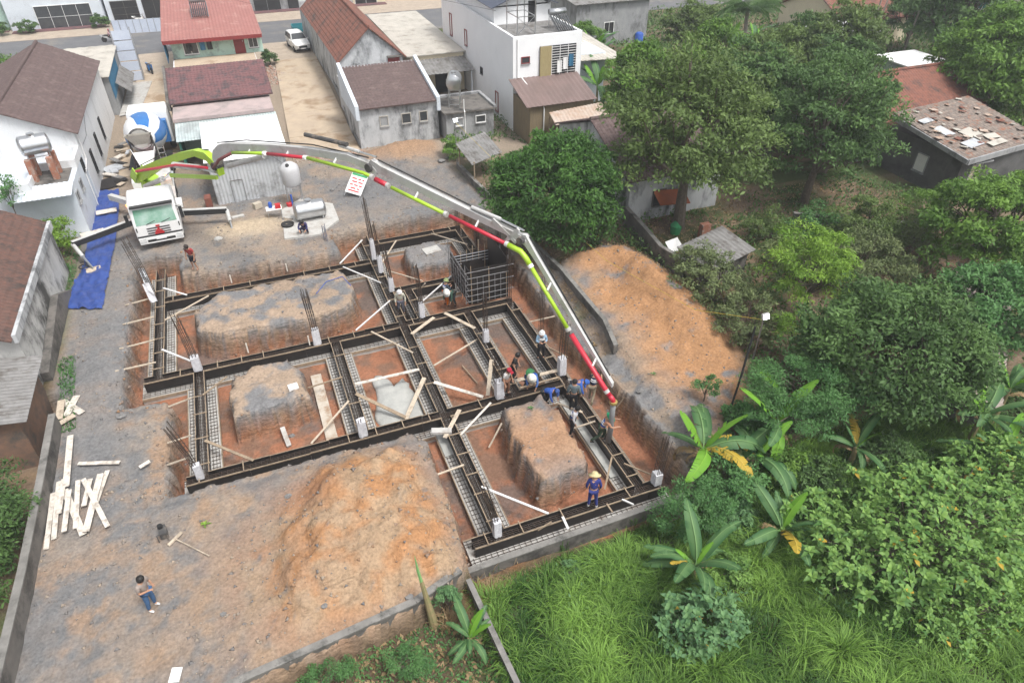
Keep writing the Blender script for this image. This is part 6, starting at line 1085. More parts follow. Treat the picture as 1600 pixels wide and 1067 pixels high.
def person(label, loc, rz, pose, shirt, trousers, head='hair', hcol=None, sleeves='long', shorts=False, vest=None, shoes=(.03, .03, .03), size=1.):
    t = thing('person', label, 'person', loc, rz, 'people on the site' if pose != 'ride' else None); lean, ph, legs, arms = POSE[pose]
    Mx = Matrix.Rotation(lean, 3, 'X'); up = lambda x, y, z: Vector((0, 0, ph)) + Mx @ Vector((x, y, z))   # torso frame (z up from pelvis, leans toward -y)
    pel = Vector((0, 0, ph)); spine = up(0, .01, .2); chest = up(0, .01, .40); neck = up(0, .0, .53); skull = neck + Mx @ Vector((0, -.02, .08)) if lean < .8 else neck + Vector((0, -.09, .04))
    hd = (skull - neck).normalized(); crown = skull + hd * .13; chin = skull + Mx @ Vector((0, -.07, .0)); nose = skull + Mx @ Vector((0, -.105, .05))
    SH = [up(.18, .01, .46), up(-.18, .01, .46)]; HP = [pel + Vector((.09, 0, -.03)), pel + Vector((-.09, 0, -.03))]
    V = [pel, spine, chest, neck, skull, crown, nose]; Rr = [(.13, .1), (.125, .095), (.14, .1), .05, (.085, .1), (.07, .08), .02]; E = [(0, 1), (1, 2), (2, 3), (3, 4), (4, 5), (4, 6)]
    SV = [pel + Vector((0, 0, .02)), spine, chest, neck - hd * .04]; SR = [(.155, .125), (.15, .115), (.165, .12), .07]; SE = [(0, 1), (1, 2), (2, 3)]
    TV = [pel + Vector((0, 0, .05))]; TR = [(.15, .12)]; TE = []; FT = []
    for k, s_ in enumerate((1, -1)):
        el = SH[k] + Vector(arms[k][0]) ; wr = SH[k] + Vector(arms[k][1]); b = len(V); d = (wr - el).normalized(); hand = wr + d * .08
        V += [SH[k], el, wr, hand]; Rr += [.055, .043, .03, (.04, .022)]; E += [(2, b), (b, b + 1), (b + 1, b + 2), (b + 2, b + 3)]
        sd = d.cross(Vector((0, 0, 1))); sd = sd.normalized() if sd.length > .1 else Vector((1, 0, 0)); cur = (d * .8 + sd.cross(d) * .5 * s_ + Vector((0, 0, -.3))).normalized()
        for j, (off, ln) in enumerate(((-.03, .06), (-.01, .075), (.01, .07), (.03, .055))):
            q = len(V); V += [hand + sd * off + d * .03, hand + sd * off + d * .03 + cur * ln]; Rr += [.010, .008]; E += [(b + 3, q), (q, q + 1)]
        q = len(V); V += [wr + d * .04 + sd * (-.05)]; Rr += [.011]; E += [(b + 2, q)]
        b = len(SV)
        if sleeves == 'long': SV += [SH[k], el, wr - d * .02]; SR += [.075, .058, .045]; SE += [(2, b), (b, b + 1), (b + 1, b + 2)]
        elif sleeves == 'short': SV += [SH[k], SH[k].lerp(el, .75)]; SR += [.078, .065]; SE += [(2, b), (b, b + 1)]
        else: SV += [SH[k]]; SR += [.07]; SE += [(2, b)]
        kn = HP[k] + Vector(legs[k][0]); an = HP[k] + Vector(legs[k][1]); b = len(V); V += [HP[k], kn, an]; Rr += [.085, .055, .036]; E += [(0, b), (b, b + 1), (b + 1, b + 2)]
        b = len(TV)
        if shorts: TV += [HP[k], HP[k].lerp(kn, .95)]; TR += [.11, .085]; TE += [(0, b), (b, b + 1)]
        else: TV += [HP[k], kn, an + Vector((0, 0, .02))]; TR += [.105, .075, .058]; TE += [(0, b), (b, b + 1), (b + 1, b + 2)]
        FT.append((an, an + Vector((.01 * s_, -.16, -.045))))
        q = len(V); V += [an + Vector((0, -.12, -.04))]; Rr += [.03]; E += [(b if False else len(V) - 2, q)]
    fz = min(a.z for a, b_ in FT) - .075; lift = Vector((0, 0, -fz)); V = [(v + lift) * size for v in V]; SV = [(v + lift) * size for v in SV]; TV = [(v + lift) * size for v in TV]
    skin_mesh('body', V, E, Rr, MATS['skin'], t); skin_mesh('shirt', SV, SE, SR, cl(shirt), t); skin_mesh('shorts' if shorts else 'trousers', TV, TE, TR, cl(trousers), t)
    if vest:
        n = len([0]); skin_mesh('vest', SV[:3] + [SV[3].lerp(SV[2], .5)], SE[:3], [(.17, .14), (.165, .13), (.18, .135), .12], cl(vest), t)
        m = MB(); c_ = (SV[1] + SV[2]) / 2
        for dz in (-.05, .1):
            q = SV[1].lerp(SV[2], .5 + dz * 3); m.lathe([(.172, -.018), (.176, 0), (.172, .018)], (q.x, q.y, q.z), 14)
        m.v = [(x, c_.y + (y - c_.y) * .85, z) for x, y, z in m.v]
        if lean < .6: obj('reflective_band', m, 'frame_white', t, local=True)
    for a, b_ in FT: m = MB(); a = (a + lift) * size; b_ = (b_ + lift) * size; skin_mesh('shoe', [a + Vector((0, .03, -.03)), (a + b_) / 2 + Vector((0, 0, -.012)), b_], [(0, 1), (1, 2)], [.045, .046, .034], cl(shoes), t)
    sk = (skull + lift) * size; hp = sk + hd * .055
    Q = hd.to_track_quat('Z', 'Y').to_matrix() if True else None
    def cap(prof, m_, nm):
        m = MB(); m.lathe(prof, (0, 0, 0), 16); m.v = [tuple(Q @ Vector(v) + hp) for v in m.v]; obj(nm, m, m_, t, local=True, smooth=True)
    if head == 'hair': cap([(.108, -.07), (.118, -.02), (.115, .05), (.08, .105), (.02, .12)], 'hair', 'hair')
    elif head == 'helmet': cap([(.15, -.005), (.15, .01), (.125, .015), (.122, .07), (.095, .125), (.02, .15)], cl(hcol), 'helmet'); cap([(.106, -.06), (.112, -.02), (.1, .0)], 'hair', 'hair')
    elif head == 'cap': cap([(.11, -.06), (.115, 0)], 'hair', 'hair'); cap([(.12, .0), (.122, .05), (.09, .11), (.02, .125)], cl(hcol), 'cap'); m = MB(); m.bb(-.08, -.22, .01, .08, -.1, .03); m.v = [tuple(Q @ Vector(v) + hp) for v in m.v]; obj('peak', m, cl(hcol), t, local=True)
    elif head == 'hat': cap([(.235, -.02), (.24, -.005), (.13, .02), (.122, .08), (.07, .125), (.02, .13)], cl(hcol), 'hat'); cap([(.106, -.06), (.112, -.02), (.1, .0)], 'hair', 'hair')
    elif head == 'cone': cap([(.23, -.03), (.235, -.02), (.11, .08), (.02, .17)], cl(hcol), 'hat')
    return t
def ppl(label, px, py, z, *a, **k): p = at(px, py, z); return person(label, (p.x, p.y, z), *a, **k)
G0 = lambda px, py: gz(*tuple(at(px, py))[:2])
ppl('person in red shirt and dark shorts standing behind the pit edge', 306, 421, .02, -.6, 'look', (.36, .05, .05), (.025, .025, .035), 'cap', (.05, .04, .035), 'short', True, shoes=(.35, .2, .14))
ppl('person in grey T-shirt and jeans holding a controller, bottom left', 241, 949, .0, 1.0, 'hold', (.32, .27, .24), (.06, .13, .26), 'hair', None, 'short', shoes=(.7, .7, .7))
ppl('person in pale shirt and white helmet between the beam formwork', 628, 491, -1.22, -.2, 'look', (.56, .54, .44), (.12, .12, .15), 'helmet', (.75, .75, .75))
ppl('person in orange trousers and blue vest near the lift core', 698, 477, -1.4, 1.9, 'hold', (.05, .07, .1), (.62, .16, .03), 'helmet', (.30, .36, .16), vest=(.03, .10, .35))
ppl('person with wide white hat bending beside the lift core', 709, 476, -1.35, -.9, 'bend', (.06, .12, .09), (.05, .06, .06), 'hat', (.75, .74, .7))
ppl('person in white helmet and dark vest looking at phone', 845, 560, -.66, -.2, 'hold', (.30, .45, .60), (.02, .02, .024), 'helmet', (.78, .78, .78), vest=(.02, .022, .03))
ppl('person in black shirt watching from the plank walkway', 803, 594, -.56, .9, 'look', (.03, .027, .026), (.025, .022, .022), 'hair', None, 'short')
ppl('person in white shirt and red cap on the beam', 791, 617, -.66, .5, 'look', (.62, .60, .58), (.22, .11, .07), 'cap', (.42, .03, .05), 'short', shoes=(.1, .06, .05))
ppl('person in blue vest and big white hat bending over the pour', 836, 607, -1.15, -.7, 'bend', (.10, .2, .5), (.03, .04, .03), 'hat', (.78, .75, .66), vest=(.03, .10, .38))
ppl('person in green hat crouching behind the plank walkway', 822, 600, -1.2, .2, 'squat', (.02, .05, .15), (.03, .04, .04), 'hat', (.05, .2, .08), vest=(.02, .06, .22))
ppl('person in blue vest crouching behind the front soil block', 850, 632, -1.2, .6, 'bend', (.04, .10, .4), (.03, .035, .04), 'cap', (.05, .1, .3), vest=(.03, .10, .4))
ppl('person in plaid shirt and black trousers standing on formwork', 895, 640, -.62, 2.6, 'stand', (.12, .16, .18), (.012, .012, .014), 'hair', None, 'long')
ppl('person in blue jacket half hidden behind the plaid shirt', 893, 622, -1.1, .9, 'bend', (.04, .12, .45), (.03, .03, .04), 'helmet', (.04, .12, .42))
ppl('person in black vest and khaki trousers on the right bank', 924, 625, -1.4, 2.3, 'push', (.025, .028, .032), (.24, .20, .14), 'hair', None, 'short', vest=(.02, .03, .06), shoes=(.02, .06, .03))
ppl('person in green hat holding the hanging pump hose', 938, 690, -.64, 1.1, 'push', (.38, .19, .12), (.03, .05, .03), 'hat', (.03, .32, .16), 'short', vest=(.03, .10, .36))
ppl('person in blue vest with white sleeves beside the wet concrete', 893, 678, -1.15, 1.0, 'look', (.66, .66, .68), (.03, .03, .035), 'hair', None, 'long', vest=(.03, .08, .32))
ppl('person in navy overalls and straw hat on the front formwork', 925, 790, -.64, 2.7, 'look', (.03, .04, .19), (.03, .04, .17), 'hat', (.55, .48, .26), 'long', shoes=(.6, .6, .6))
ppl('person in navy clothes squatting by the lying steel tank', 477, 364, .03, -.3, 'squat', (.035, .035, .12), (.03, .03, .07), 'hair', None, 'long')
person('person in pink shirt riding the motorbike on the road', (-12.1, 93.8, .1), 1.4, 'ride', (.5, .32, .34), (.03, .03, .04), 'helmet', (.3, .08, .1))
# ------------------------------------------------------------ vegetation
def leafmat(name, c1, c2, tr=.3): return mat(name, c1, c2, attr='v', rough=.55, trans=tr, spec=.25)
LM = dict(mango=leafmat('leaf_mango', (.028, .082, .018), (.095, .21, .04)), olive=leafmat('leaf_olive', (.06, .10, .03), (.17, .25, .07)), dark=leafmat('leaf_dark', (.038, .085, .028), (.14, .245, .07)),
          bright=leafmat('leaf_bright', (.055, .13, .025), (.19, .33, .055)), lime=leafmat('leaf_lime', (.09, .20, .025), (.27, .42, .06)), grey=leafmat('leaf_grey', (.085, .12, .05), (.23, .28, .115)),
          feather=leafmat('leaf_feather', (.05, .14, .045), (.14, .29, .09)), big=leafmat('leaf_big', (.07, .17, .045), (.26, .42, .10)), grass=leafmat('grass', (.028, .085, .012), (.27, .46, .085)), dry=leafmat('leaf_dry', (.26, .17, .085), (.42, .32, .18)),
          banana=leafmat('leaf_banana', (.03, .10, .035), (.20, .34, .13)), bananal=leafmat('leaf_banana_light', (.13, .32, .03), (.22, .42, .05)), bananay=leafmat('leaf_banana_yellow', (.45, .30, .03), (.55, .42, .08)), bluegreen=leafmat('leaf_bluegreen', (.055, .14, .065), (.19, .34, .13)))
mat('bark', (.16, .13, .10), (.09, .075, .06), scale=6, bump=.02); mat('barkpale', (.30, .27, .23), (.20, .18, .15), scale=6)
def leaves(P, N, size, r_, asp=.42, droop=.4, V=None, fold=.25):   # P points, N outward directions
    n = len(P); up = np.array([0, 0, 1.]); a = r_.normal(size=(n, 3)) * .8 + N * .7 - up * droop; a /= np.linalg.norm(a, axis=1)[:, None] + 1e-9
    nn = N * .5 + up * .7 + r_.normal(size=(n, 3)) * .45; s_ = np.cross(a, nn); s_ /= np.linalg.norm(s_, axis=1)[:, None] + 1e-9; nn = np.cross(s_, a)
    L_ = size * (.4 + 1.1 * r_.random(n) ** 1.4)[:, None]; w_ = L_ * asp * .5
    v = np.stack([P - a * L_ * .5, P + s_ * w_ + nn * L_ * fold * .3, P + a * L_ * .5, P - s_ * w_ + nn * L_ * fold * .3], 1).reshape(-1, 3)
    return v, np.arange(n * 4).reshape(-1, 4), np.repeat(V, 4)
def crown(c, rad, ncl, per, size, seed, rc=.28, hollow=.45, asp=.42, droop=.4, flat=0., gap=.0):
    r_ = np.random.default_rng(seed); u = r_.normal(size=(ncl * 3, 3)); u /= np.linalg.norm(u, axis=1)[:, None]; u = u[(u[:, 2] > -.65)][:ncl]; ncl = len(u)
    rr = hollow + (1 - hollow) * r_.random(ncl) ** .6; lump = .82 + .36 * r_.random(ncl); C_ = np.array(c) + u * rr[:, None] * np.array(rad) * lump[:, None]
    R_ = np.mean(rad) * rc * (.6 + .8 * r_.random(ncl)); k = r_.integers(0, ncl, ncl * per); d = r_.normal(size=(len(k), 3)); d /= np.linalg.norm(d, axis=1)[:, None]; d[:, 2] = np.where(d[:, 2] < -.3, -d[:, 2] * .6, d[:, 2]); q = r_.random(len(k)) ** .4
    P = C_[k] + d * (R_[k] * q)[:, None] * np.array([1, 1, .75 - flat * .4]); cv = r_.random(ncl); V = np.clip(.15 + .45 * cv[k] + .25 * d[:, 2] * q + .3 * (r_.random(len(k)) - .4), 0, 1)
    N = d * .6 + u[k] * .6; v, f, vv = leaves(P, N, size, r_, asp, droop, V); return v, f, vv, C_
def tree(label, base, c, rad, ncl, per, size, m, seed, name='tree', trunk_r=.2, bark='bark', cat='tree', group=None, limbs=9, **k):
    t = thing(name, label, cat, base, 0, group); b = Vector(base); v, f, vv, C_ = crown(c, rad, ncl, per, size, seed, **k)
    v = v - np.array(base); me = np_mesh('crown', v, f, None, {'v': vv}); mesh_obj('crown', me, LM[m], t)
    r_ = random.Random(seed); mb = MB(); top = Vector(c) - b; fork = Vector((top.x * .35, top.y * .35, max(.3, (top.z - rad[2] * .75)))); mb.path([(0, 0, -.2), (fork.x * .5 + r_.uniform(-.1, .1), fork.y * .5, fork.z * .5), tuple(fork)], [trunk_r * 1.25, trunk_r, trunk_r * .8], 8)
    idx = list(range(len(C_))); r_.shuffle(idx)
    for i in idx[:limbs]: e = Vector(C_[i]) - b; mid = fork.lerp(e, .5) + Vector((r_.uniform(-.3, .3), r_.uniform(-.3, .3), r_.uniform(.0, .4))) * rad[0] * .15; mb.path([tuple(fork - Vector((0, 0, .1))), tuple(mid), tuple(e)], [trunk_r * .55, trunk_r * .35, trunk_r * .1], 6)
    for i in idx[limbs:limbs + 60]:
        e = Vector(C_[i]) - b; j = min(idx[:limbs], key=lambda q: (Vector(C_[q]) - Vector(C_[i])).length); s_ = fork.lerp(Vector(C_[j]) - b, .55); mb.path([tuple(s_), tuple(s_.lerp(e, .5) + Vector((0, 0, .1))), tuple(e)], [trunk_r * .28, trunk_r * .16, trunk_r * .06], 5)
    obj('trunk', mb, bark, t, local=True); return t
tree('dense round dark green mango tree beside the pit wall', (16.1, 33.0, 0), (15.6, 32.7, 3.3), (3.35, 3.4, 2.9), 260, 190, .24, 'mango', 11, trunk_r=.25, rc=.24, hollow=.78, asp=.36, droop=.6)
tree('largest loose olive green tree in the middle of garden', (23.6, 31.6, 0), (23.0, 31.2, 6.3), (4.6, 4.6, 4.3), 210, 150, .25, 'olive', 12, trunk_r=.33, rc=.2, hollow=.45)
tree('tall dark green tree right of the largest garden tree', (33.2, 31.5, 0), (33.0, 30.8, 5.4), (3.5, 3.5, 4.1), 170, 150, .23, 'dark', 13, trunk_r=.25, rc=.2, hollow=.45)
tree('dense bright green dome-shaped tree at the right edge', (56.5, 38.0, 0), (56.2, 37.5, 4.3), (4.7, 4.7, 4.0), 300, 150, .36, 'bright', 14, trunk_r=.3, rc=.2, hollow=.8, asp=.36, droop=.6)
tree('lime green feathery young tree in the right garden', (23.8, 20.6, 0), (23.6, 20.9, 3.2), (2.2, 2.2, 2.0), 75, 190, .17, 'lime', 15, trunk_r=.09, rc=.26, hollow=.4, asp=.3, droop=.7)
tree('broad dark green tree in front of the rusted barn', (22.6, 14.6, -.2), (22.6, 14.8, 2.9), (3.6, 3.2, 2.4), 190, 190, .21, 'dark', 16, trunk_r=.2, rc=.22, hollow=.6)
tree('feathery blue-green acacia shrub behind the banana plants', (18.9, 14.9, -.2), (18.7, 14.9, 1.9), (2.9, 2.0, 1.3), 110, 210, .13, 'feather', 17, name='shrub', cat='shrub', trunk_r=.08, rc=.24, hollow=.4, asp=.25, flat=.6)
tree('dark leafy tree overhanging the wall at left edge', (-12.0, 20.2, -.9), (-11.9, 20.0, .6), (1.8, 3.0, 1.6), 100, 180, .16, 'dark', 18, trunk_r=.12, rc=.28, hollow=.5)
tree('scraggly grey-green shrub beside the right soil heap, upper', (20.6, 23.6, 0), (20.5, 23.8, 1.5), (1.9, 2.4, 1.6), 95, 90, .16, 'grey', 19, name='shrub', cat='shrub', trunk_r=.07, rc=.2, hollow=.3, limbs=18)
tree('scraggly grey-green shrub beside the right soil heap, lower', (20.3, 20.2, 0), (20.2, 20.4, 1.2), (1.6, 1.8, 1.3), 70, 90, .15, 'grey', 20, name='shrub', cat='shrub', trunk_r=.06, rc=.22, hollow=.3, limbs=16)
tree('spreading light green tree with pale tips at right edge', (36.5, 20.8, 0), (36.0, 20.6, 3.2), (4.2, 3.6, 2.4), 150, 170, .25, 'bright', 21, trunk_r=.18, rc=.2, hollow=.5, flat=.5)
tree('mid green tree at right edge below the light green one', (30.6, 16.0, 0), (30.2, 16.1, 2.2), (2.7, 2.4, 1.9), 110, 150, .22, 'feather', 22, trunk_r=.14, rc=.22, hollow=.5)
tree('thicket of wiry green bushes in the middle of right garden', (29.0, 22.5, 0), (29.0, 22.6, 1.2), (3.0, 2.4, 1.4), 130, 150, .15, 'grey', 23, name='shrub', cat='shrub', trunk_r=.07, rc=.2, hollow=.3, limbs=16)
tree('reddish tipped green bush before the ruined house', (32.5, 25.5, 0), (32.4, 25.6, 1.4), (2.4, 2.0, 1.4), 90, 140, .17, 'olive', 24, name='shrub', cat='shrub', trunk_r=.07, rc=.22, hollow=.3)
tree('green bush between the lime tree and right light green tree', (26.9, 18.6, 0), (26.8, 18.6, 1.1), (2.0, 1.8, 1.2), 80, 150, .17, 'feather', 25, name='shrub', cat='shrub', trunk_r=.06, rc=.24, hollow=.3)
tree('fine-leaved green bush at the front end of block wall', (12.2, 12.6, -1.1), (12.1, 12.5, .1), (1.75, 1.0, 1.1), 90, 200, .085, 'feather', 26, name='shrub', cat='shrub', trunk_r=.05, rc=.22, hollow=.35, asp=.4, limbs=14)
tree('small light green sapling on the right soil heap', (15.8, 17.4, .1), (15.75, 17.4, .95), (.5, .5, .55), 16, 110, .11, 'feather', 27, name='sapling', cat='sapling', trunk_r=.03, rc=.4, hollow=.2, asp=.3)
tree('small green sapling beside the slanting flood light', (20.8, 18.0, .0), (20.7, 18.2, 2.0), (.8, .8, .8), 24, 120, .12, 'lime', 28, name='sapling', cat='sapling', trunk_r=.03, rc=.4, hollow=.2, asp=.3)
tree('leafy sapling growing by the left edge house wall', (-11.6, 41.6, 0), (-11.6, 41.8, 1.1), (1.0, 1.6, 1.0), 40, 90, .16, 'lime', 29, name='sapling', cat='sapling', trunk_r=.04, rc=.35, hollow=.2)
tree('thin young tree in front of the white house terrace', (-13.2, 43.0, 0), (-13.1, 43.1, 3.6), (.8, .8, 1.1), 22, 40, .16, 'feather', 30, name='sapling', cat='sapling', trunk_r=.03, rc=.35, hollow=.2)
tree('green bush behind the white house at left frame edge', (-20.5, 75, 0), (-20.5, 75, 1.6), (3.0, 4.0, 1.9), 80, 110, .3, 'bright', 31, name='shrub', cat='shrub', trunk_r=.08, rc=.26, hollow=.4)
tree('feathery green bush below the front block wall, left', (-1.6, 11.6, -1.1), (-1.6, 11.6, -.55), (1.1, .55, .5), 34, 170, .075, 'feather', 32, name='shrub', cat='shrub', trunk_r=.03, rc=.3, hollow=.3, asp=.3)
tree('feathery green bush below the front block wall, right', (1.0, 11.2, -1.1), (1.0, 11.2, -.5), (.95, .6, .55), 34, 170, .075, 'feather', 33, name='shrub', cat='shrub', trunk_r=.03, rc=.3, hollow=.3, asp=.3)
tree('small bush growing against the front block wall corner', (2.75, 12.6, -1.1), (2.75, 12.6, -.1), (.4, .35, .65), 18, 130, .08, 'bluegreen', 34, name='shrub', cat='shrub', trunk_r=.03, rc=.35, hollow=.2)
tree('bush below the small lean-to beside the round mango tree', (13.9, 47.2, 0), (13.9, 47.0, .8), (.9, 1.3, .8), 34, 90, .16, 'bright', 35, name='shrub', cat='shrub', trunk_r=.04, rc=.35, hollow=.3)
tree('potted greenery beside the driveway and red roof house', (3.9, 77.5, .1), (3.9, 77.5, .8), (.8, 1.0, .8), 26, 70, .22, 'dark', 36, name='shrub', cat='shrub', trunk_r=.04, rc=.35, hollow=.3)
for i, (x, lab) in enumerate(((-21.3, 'green potted bush left of the wide glass doors over the road'), (-13.6, 'green potted bush right of the wide glass doors over the road'), (-24.2, 'bush before the greenish house, top left corner'), (1.5, 'small green plant before the grey shop over the road'))): tree(lab, (x, 101.6, .1), (x, 101.6, .85), (1.1, .8, .8), 26, 60, .28, 'dark', 40 + i, name='shrub', cat='shrub', trunk_r=.04, rc=.35, hollow=.3)
# background trees: three kinds, copied
kinds = []
for i, (m, sz) in enumerate((('dark', .34), ('olive', .34), ('bright', .36))):
    kinds.append(tree('x', (0, -300 - 20 * i, 0), (0, -300 - 20 * i, 4.2), (3.4, 3.2, 3.2), 120, 120, sz, m, 60 + i, trunk_r=.2, rc=.24, hollow=.5))
BG = [(0, 34.5, 40, 1.0, 'dark tree behind the largest garden tree, left'), (1, 38.5, 44, .9, 'olive tree behind the tall dark tree'), (2, 29.5, 47, .85, 'bright bush tree right of the villa lean-to'), (0, 32.5, 50, .6, 'dark tree right of the villa balcony'), (1, 43.5, 47.5, .8, 'olive tree below the coconut palm'), (0, 50, 52.5, .75, 'dark tree right of the coconut palm'), (1, 51.5, 49.5, 1.05, 'grey-olive tree left of the small white block'), (0, 66, 50.5, 1.25, 'tall dark tree right of the small white block'), (0, 84, 52, 1.3, 'dark tree at the right edge below the cream house'), (2, 34, 66, .6, 'bright tree behind the annex roof house'), (0, 76, 44, 1.2, 'dark tree behind the dome tree at the right edge'), (0, 40.5, 38.5, .9, 'dark tree left of the faded red roofs'), (1, 66, 44, 1.0, 'olive tree above the ruined house roof'), (0, 80, 70, 1.5, 'tall dark tree behind the cream house railing'), (1, 44, 62, .9, 'olive tree beside the grey unplastered wall'), (2, 39, 51, .8, 'bright tree above the largest garden tree'), (0, 61, 42, .8, 'dark tree between red tiled roof and dome tree'), (0, 69.5, 58, .9, 'dark tree right of the white sheet canopy'), (0, 47.5, 45.5, .9, 'dark tree behind the faded red tiled house'), (2, 28.3, 38.5, .7, 'bright small tree right of the stained tiled house'), (0, 37.5, 34.5, .9, 'dark tree behind the tall dark garden tree')]
first = [True] * 3; rr_ = random.Random(5)
for k, x, y, s_, lab in BG:
    o = kinds[k] if first[k] else copy_tree(kinds[k]); first[k] = False
    o.location = (x, y, -.1); o.scale = (s_, s_, s_ * rr_.uniform(.85, 1.2)); o.rotation_euler = (0, 0, rr_.uniform(0, 6.28)); tag(o, lab, 'tree', 'trees behind the garden')

# bananas: leaf blades with midrib, each leaf a part
def blade(name, ln, wd, arch, m, tear=0., seed=0):
    r_ = np.random.default_rng(seed); n = 26; t = np.linspace(0, 1, n + 1); a = .95 - arch * t; x = np.concatenate([[0], np.cumsum(np.cos(a[:-1]) * ln / n)]); z = np.concatenate([[0], np.cumsum(np.sin(a[:-1]) * ln / n)])
    w_ = wd * np.where(t < .1, .06, np.clip(np.sin(np.pi * np.clip((t - .08) / .92, 0, 1) ** .85), 0, 1) ** .5 + .02); yo = .10 * ln * np.sin(t * 2.2 + seed) * t; V = []; F_ = []; vv = []
    for s_ in (-1, 1):
        dr = .1; sh = 0.; c1 = .1
        for i in range(n):                       # the blade splits along its side veins into strips that sag on their own
            if r_.random() < tear: dr = r_.uniform(.0, .25 + tear); sh = r_.uniform(-.02, .06); c1 = r_.uniform(0, .3)
            b = len(V); g_ = .006 if r_.random() < tear else 0
            for k, j in ((i, g_), (i + 1, 0)): V += [(x[k], yo[k], z[k] - .03 * (t[k] > .1)), (x[k] + .25 * w_[k] + sh + j, yo[k] + s_ * w_[k], z[k] + .04 * w_[k] - dr * w_[k])]; vv += [.55, c1]
            F_.append((b, b + 2, b + 3, b + 1))
    b = len(V)
    for i in range(n + 1): q = .016 * (1 - .7 * t[i]); V += [(x[i], yo[i] - q, z[i] + .012), (x[i], yo[i] + q, z[i] + .012)]; vv += [1., 1.]
    for i in range(n): F_.append((b + 2 * i, b + 2 * i + 2, b + 2 * i + 3, b + 2 * i + 1))
    return np_mesh(name, np.array(V), np.array(F_), None, {'v': np.array(vv)})
BL = {}
for i, (ln, wd, ar) in enumerate(((2.1, .20, 1.2), (2.0, .19, 2.0), (1.8, .18, .6), (1.5, .2, 2.8))):
    for m in ('banana', 'bananal', 'bananay', 'dry'): BL[i, m] = blade('leaf', ln, wd if m != 'dry' else wd * .6, ar + (.7 if m == 'dry' else 0), m, .3 if m in ('banana', 'bananal') else .6, i)
for (i, m), me in BL.items(): me.materials.append(LM[m])
def banana(label, loc, nl, hh, s_=1., seed=0, dry=2, light=1, group='banana plants'):
    nl += 3; t = thing('banana_plant', label, 'banana plant', loc, 0, group); r_ = random.Random(seed); mb = MB(); mb.path([(0, 0, -.1), (.03, 0, hh * .5), (0, .03, hh)], [.13, .11, .07], 8); obj('stem', mb, mat('bananastem', (.18, .19, .08), (.30, .22, .12), scale=5), t, local=True)
    for k in range(nl):
        m = 'dry' if k < dry else ('bananay' if k == dry and seed % 2 else ('bananal' if k >= nl - light else 'banana')); i = 3 if m == 'dry' else (2 if k >= nl - 2 else r_.choice((0, 1)))
        o = bpy.data.objects.new('leaf', BL[i, m]); COL.objects.link(o); o.parent = t; a = k * 2.4 + r_.uniform(-.9, .9); o.location = (0, 0, hh * (.75 if m == 'dry' else .97)); o.rotation_euler = (r_.uniform(-.25, .25), r_.uniform(-.4, .5) if k < nl - 2 else r_.uniform(-.5, -.1), a); sc = s_ * r_.uniform(.6, 1.15); o.scale = (sc, sc * 1.05, sc)
    return t
banana('banana plant with dry leaves at the right pit edge', (13.7, 14.5, -.6), 12, 1.3, 1.3, 1, 7, 3); banana('banana plant with upright bright leaf right of the soil heap', (17.0, 14.3, -.8), 12, 1.9, 1.35, 2, 5, 4); banana('banana plant with yellowing leaf between two others, right', (15.6, 13.6, -.9), 11, 1.3, 1.2, 3, 6, 2)
banana('banana plant in the tall grass at front centre', (10.9, 10.6, -1.1), 11, 1.0, 1.0, 5, 1, 2); banana('dark banana plant with orange dry leaf left of big shrub', (14.6, 10.7, -1.1), 11, 1.0, 1.1, 7, 2, 1); banana('banana plant at the right edge, nearest the barn', (25.2, 11.8, -.8), 10, 1.7, 1.15, 6, 2, 2); banana('banana plant at the right edge, lower one', (24.6, 10.2, -1.0), 9, 1.2, 1.0, 9, 3, 1); banana('banana plant at the right edge with tall upright leaves', (27.4, 12.4, -.8), 9, 1.9, 1.1, 8, 1, 3)
banana('banana plant below the front block wall, bottom centre', (3.0, 11.2, -1.1), 9, .6, .62, 4, 1, 2); banana('banana plant with torn leaf behind the big-leaved shrub', (19.6, 12.6, -.9), 8, 1.3, .95, 11, 3, 1)
for i, (x, y, lab) in enumerate(((29.8, 62, 'banana plant right behind the annex roof house'), (31.8, 59.5, 'banana plant left of the grey unplastered wall'), (33.5, 63, 'tallest banana plant left of the grey unplastered wall'), (47.5, 60, 'banana plant left of the coconut trunk'), (50.2, 58.5, 'banana plant right of the coconut trunk'), (51.5, 61.5, 'banana plant behind the coconut trunk'), (28.6, 52.5, 'banana plant beside the villa corner'))): banana(lab, (x, y, 0), 8, 2.2, 1.35, 20 + i, 1, 2, 'banana plants behind the villa')
st = thing('bare_banana_stalk', 'lone banana stalk with one rolled leaf above front wall', 'banana stalk', (2.05, 12.5, -1.1)); mb = MB(); mb.path([(2.15, 12.4, -1.1), (2.05, 12.5, .1), (1.95, 12.6, 1.2)], [.16, .1, .06], 8); obj('stem', mb, 'bananastem', st); mb = MB(); mb.path([(1.95, 12.6, 1.15), (1.9, 12.65, 1.7), (1.87, 12.7, 2.4)], [.06, .05, .008], 6); obj('rolled_leaf', mb, mat('shoot', (.14, .30, .10), (.2, .38, .14)), st)
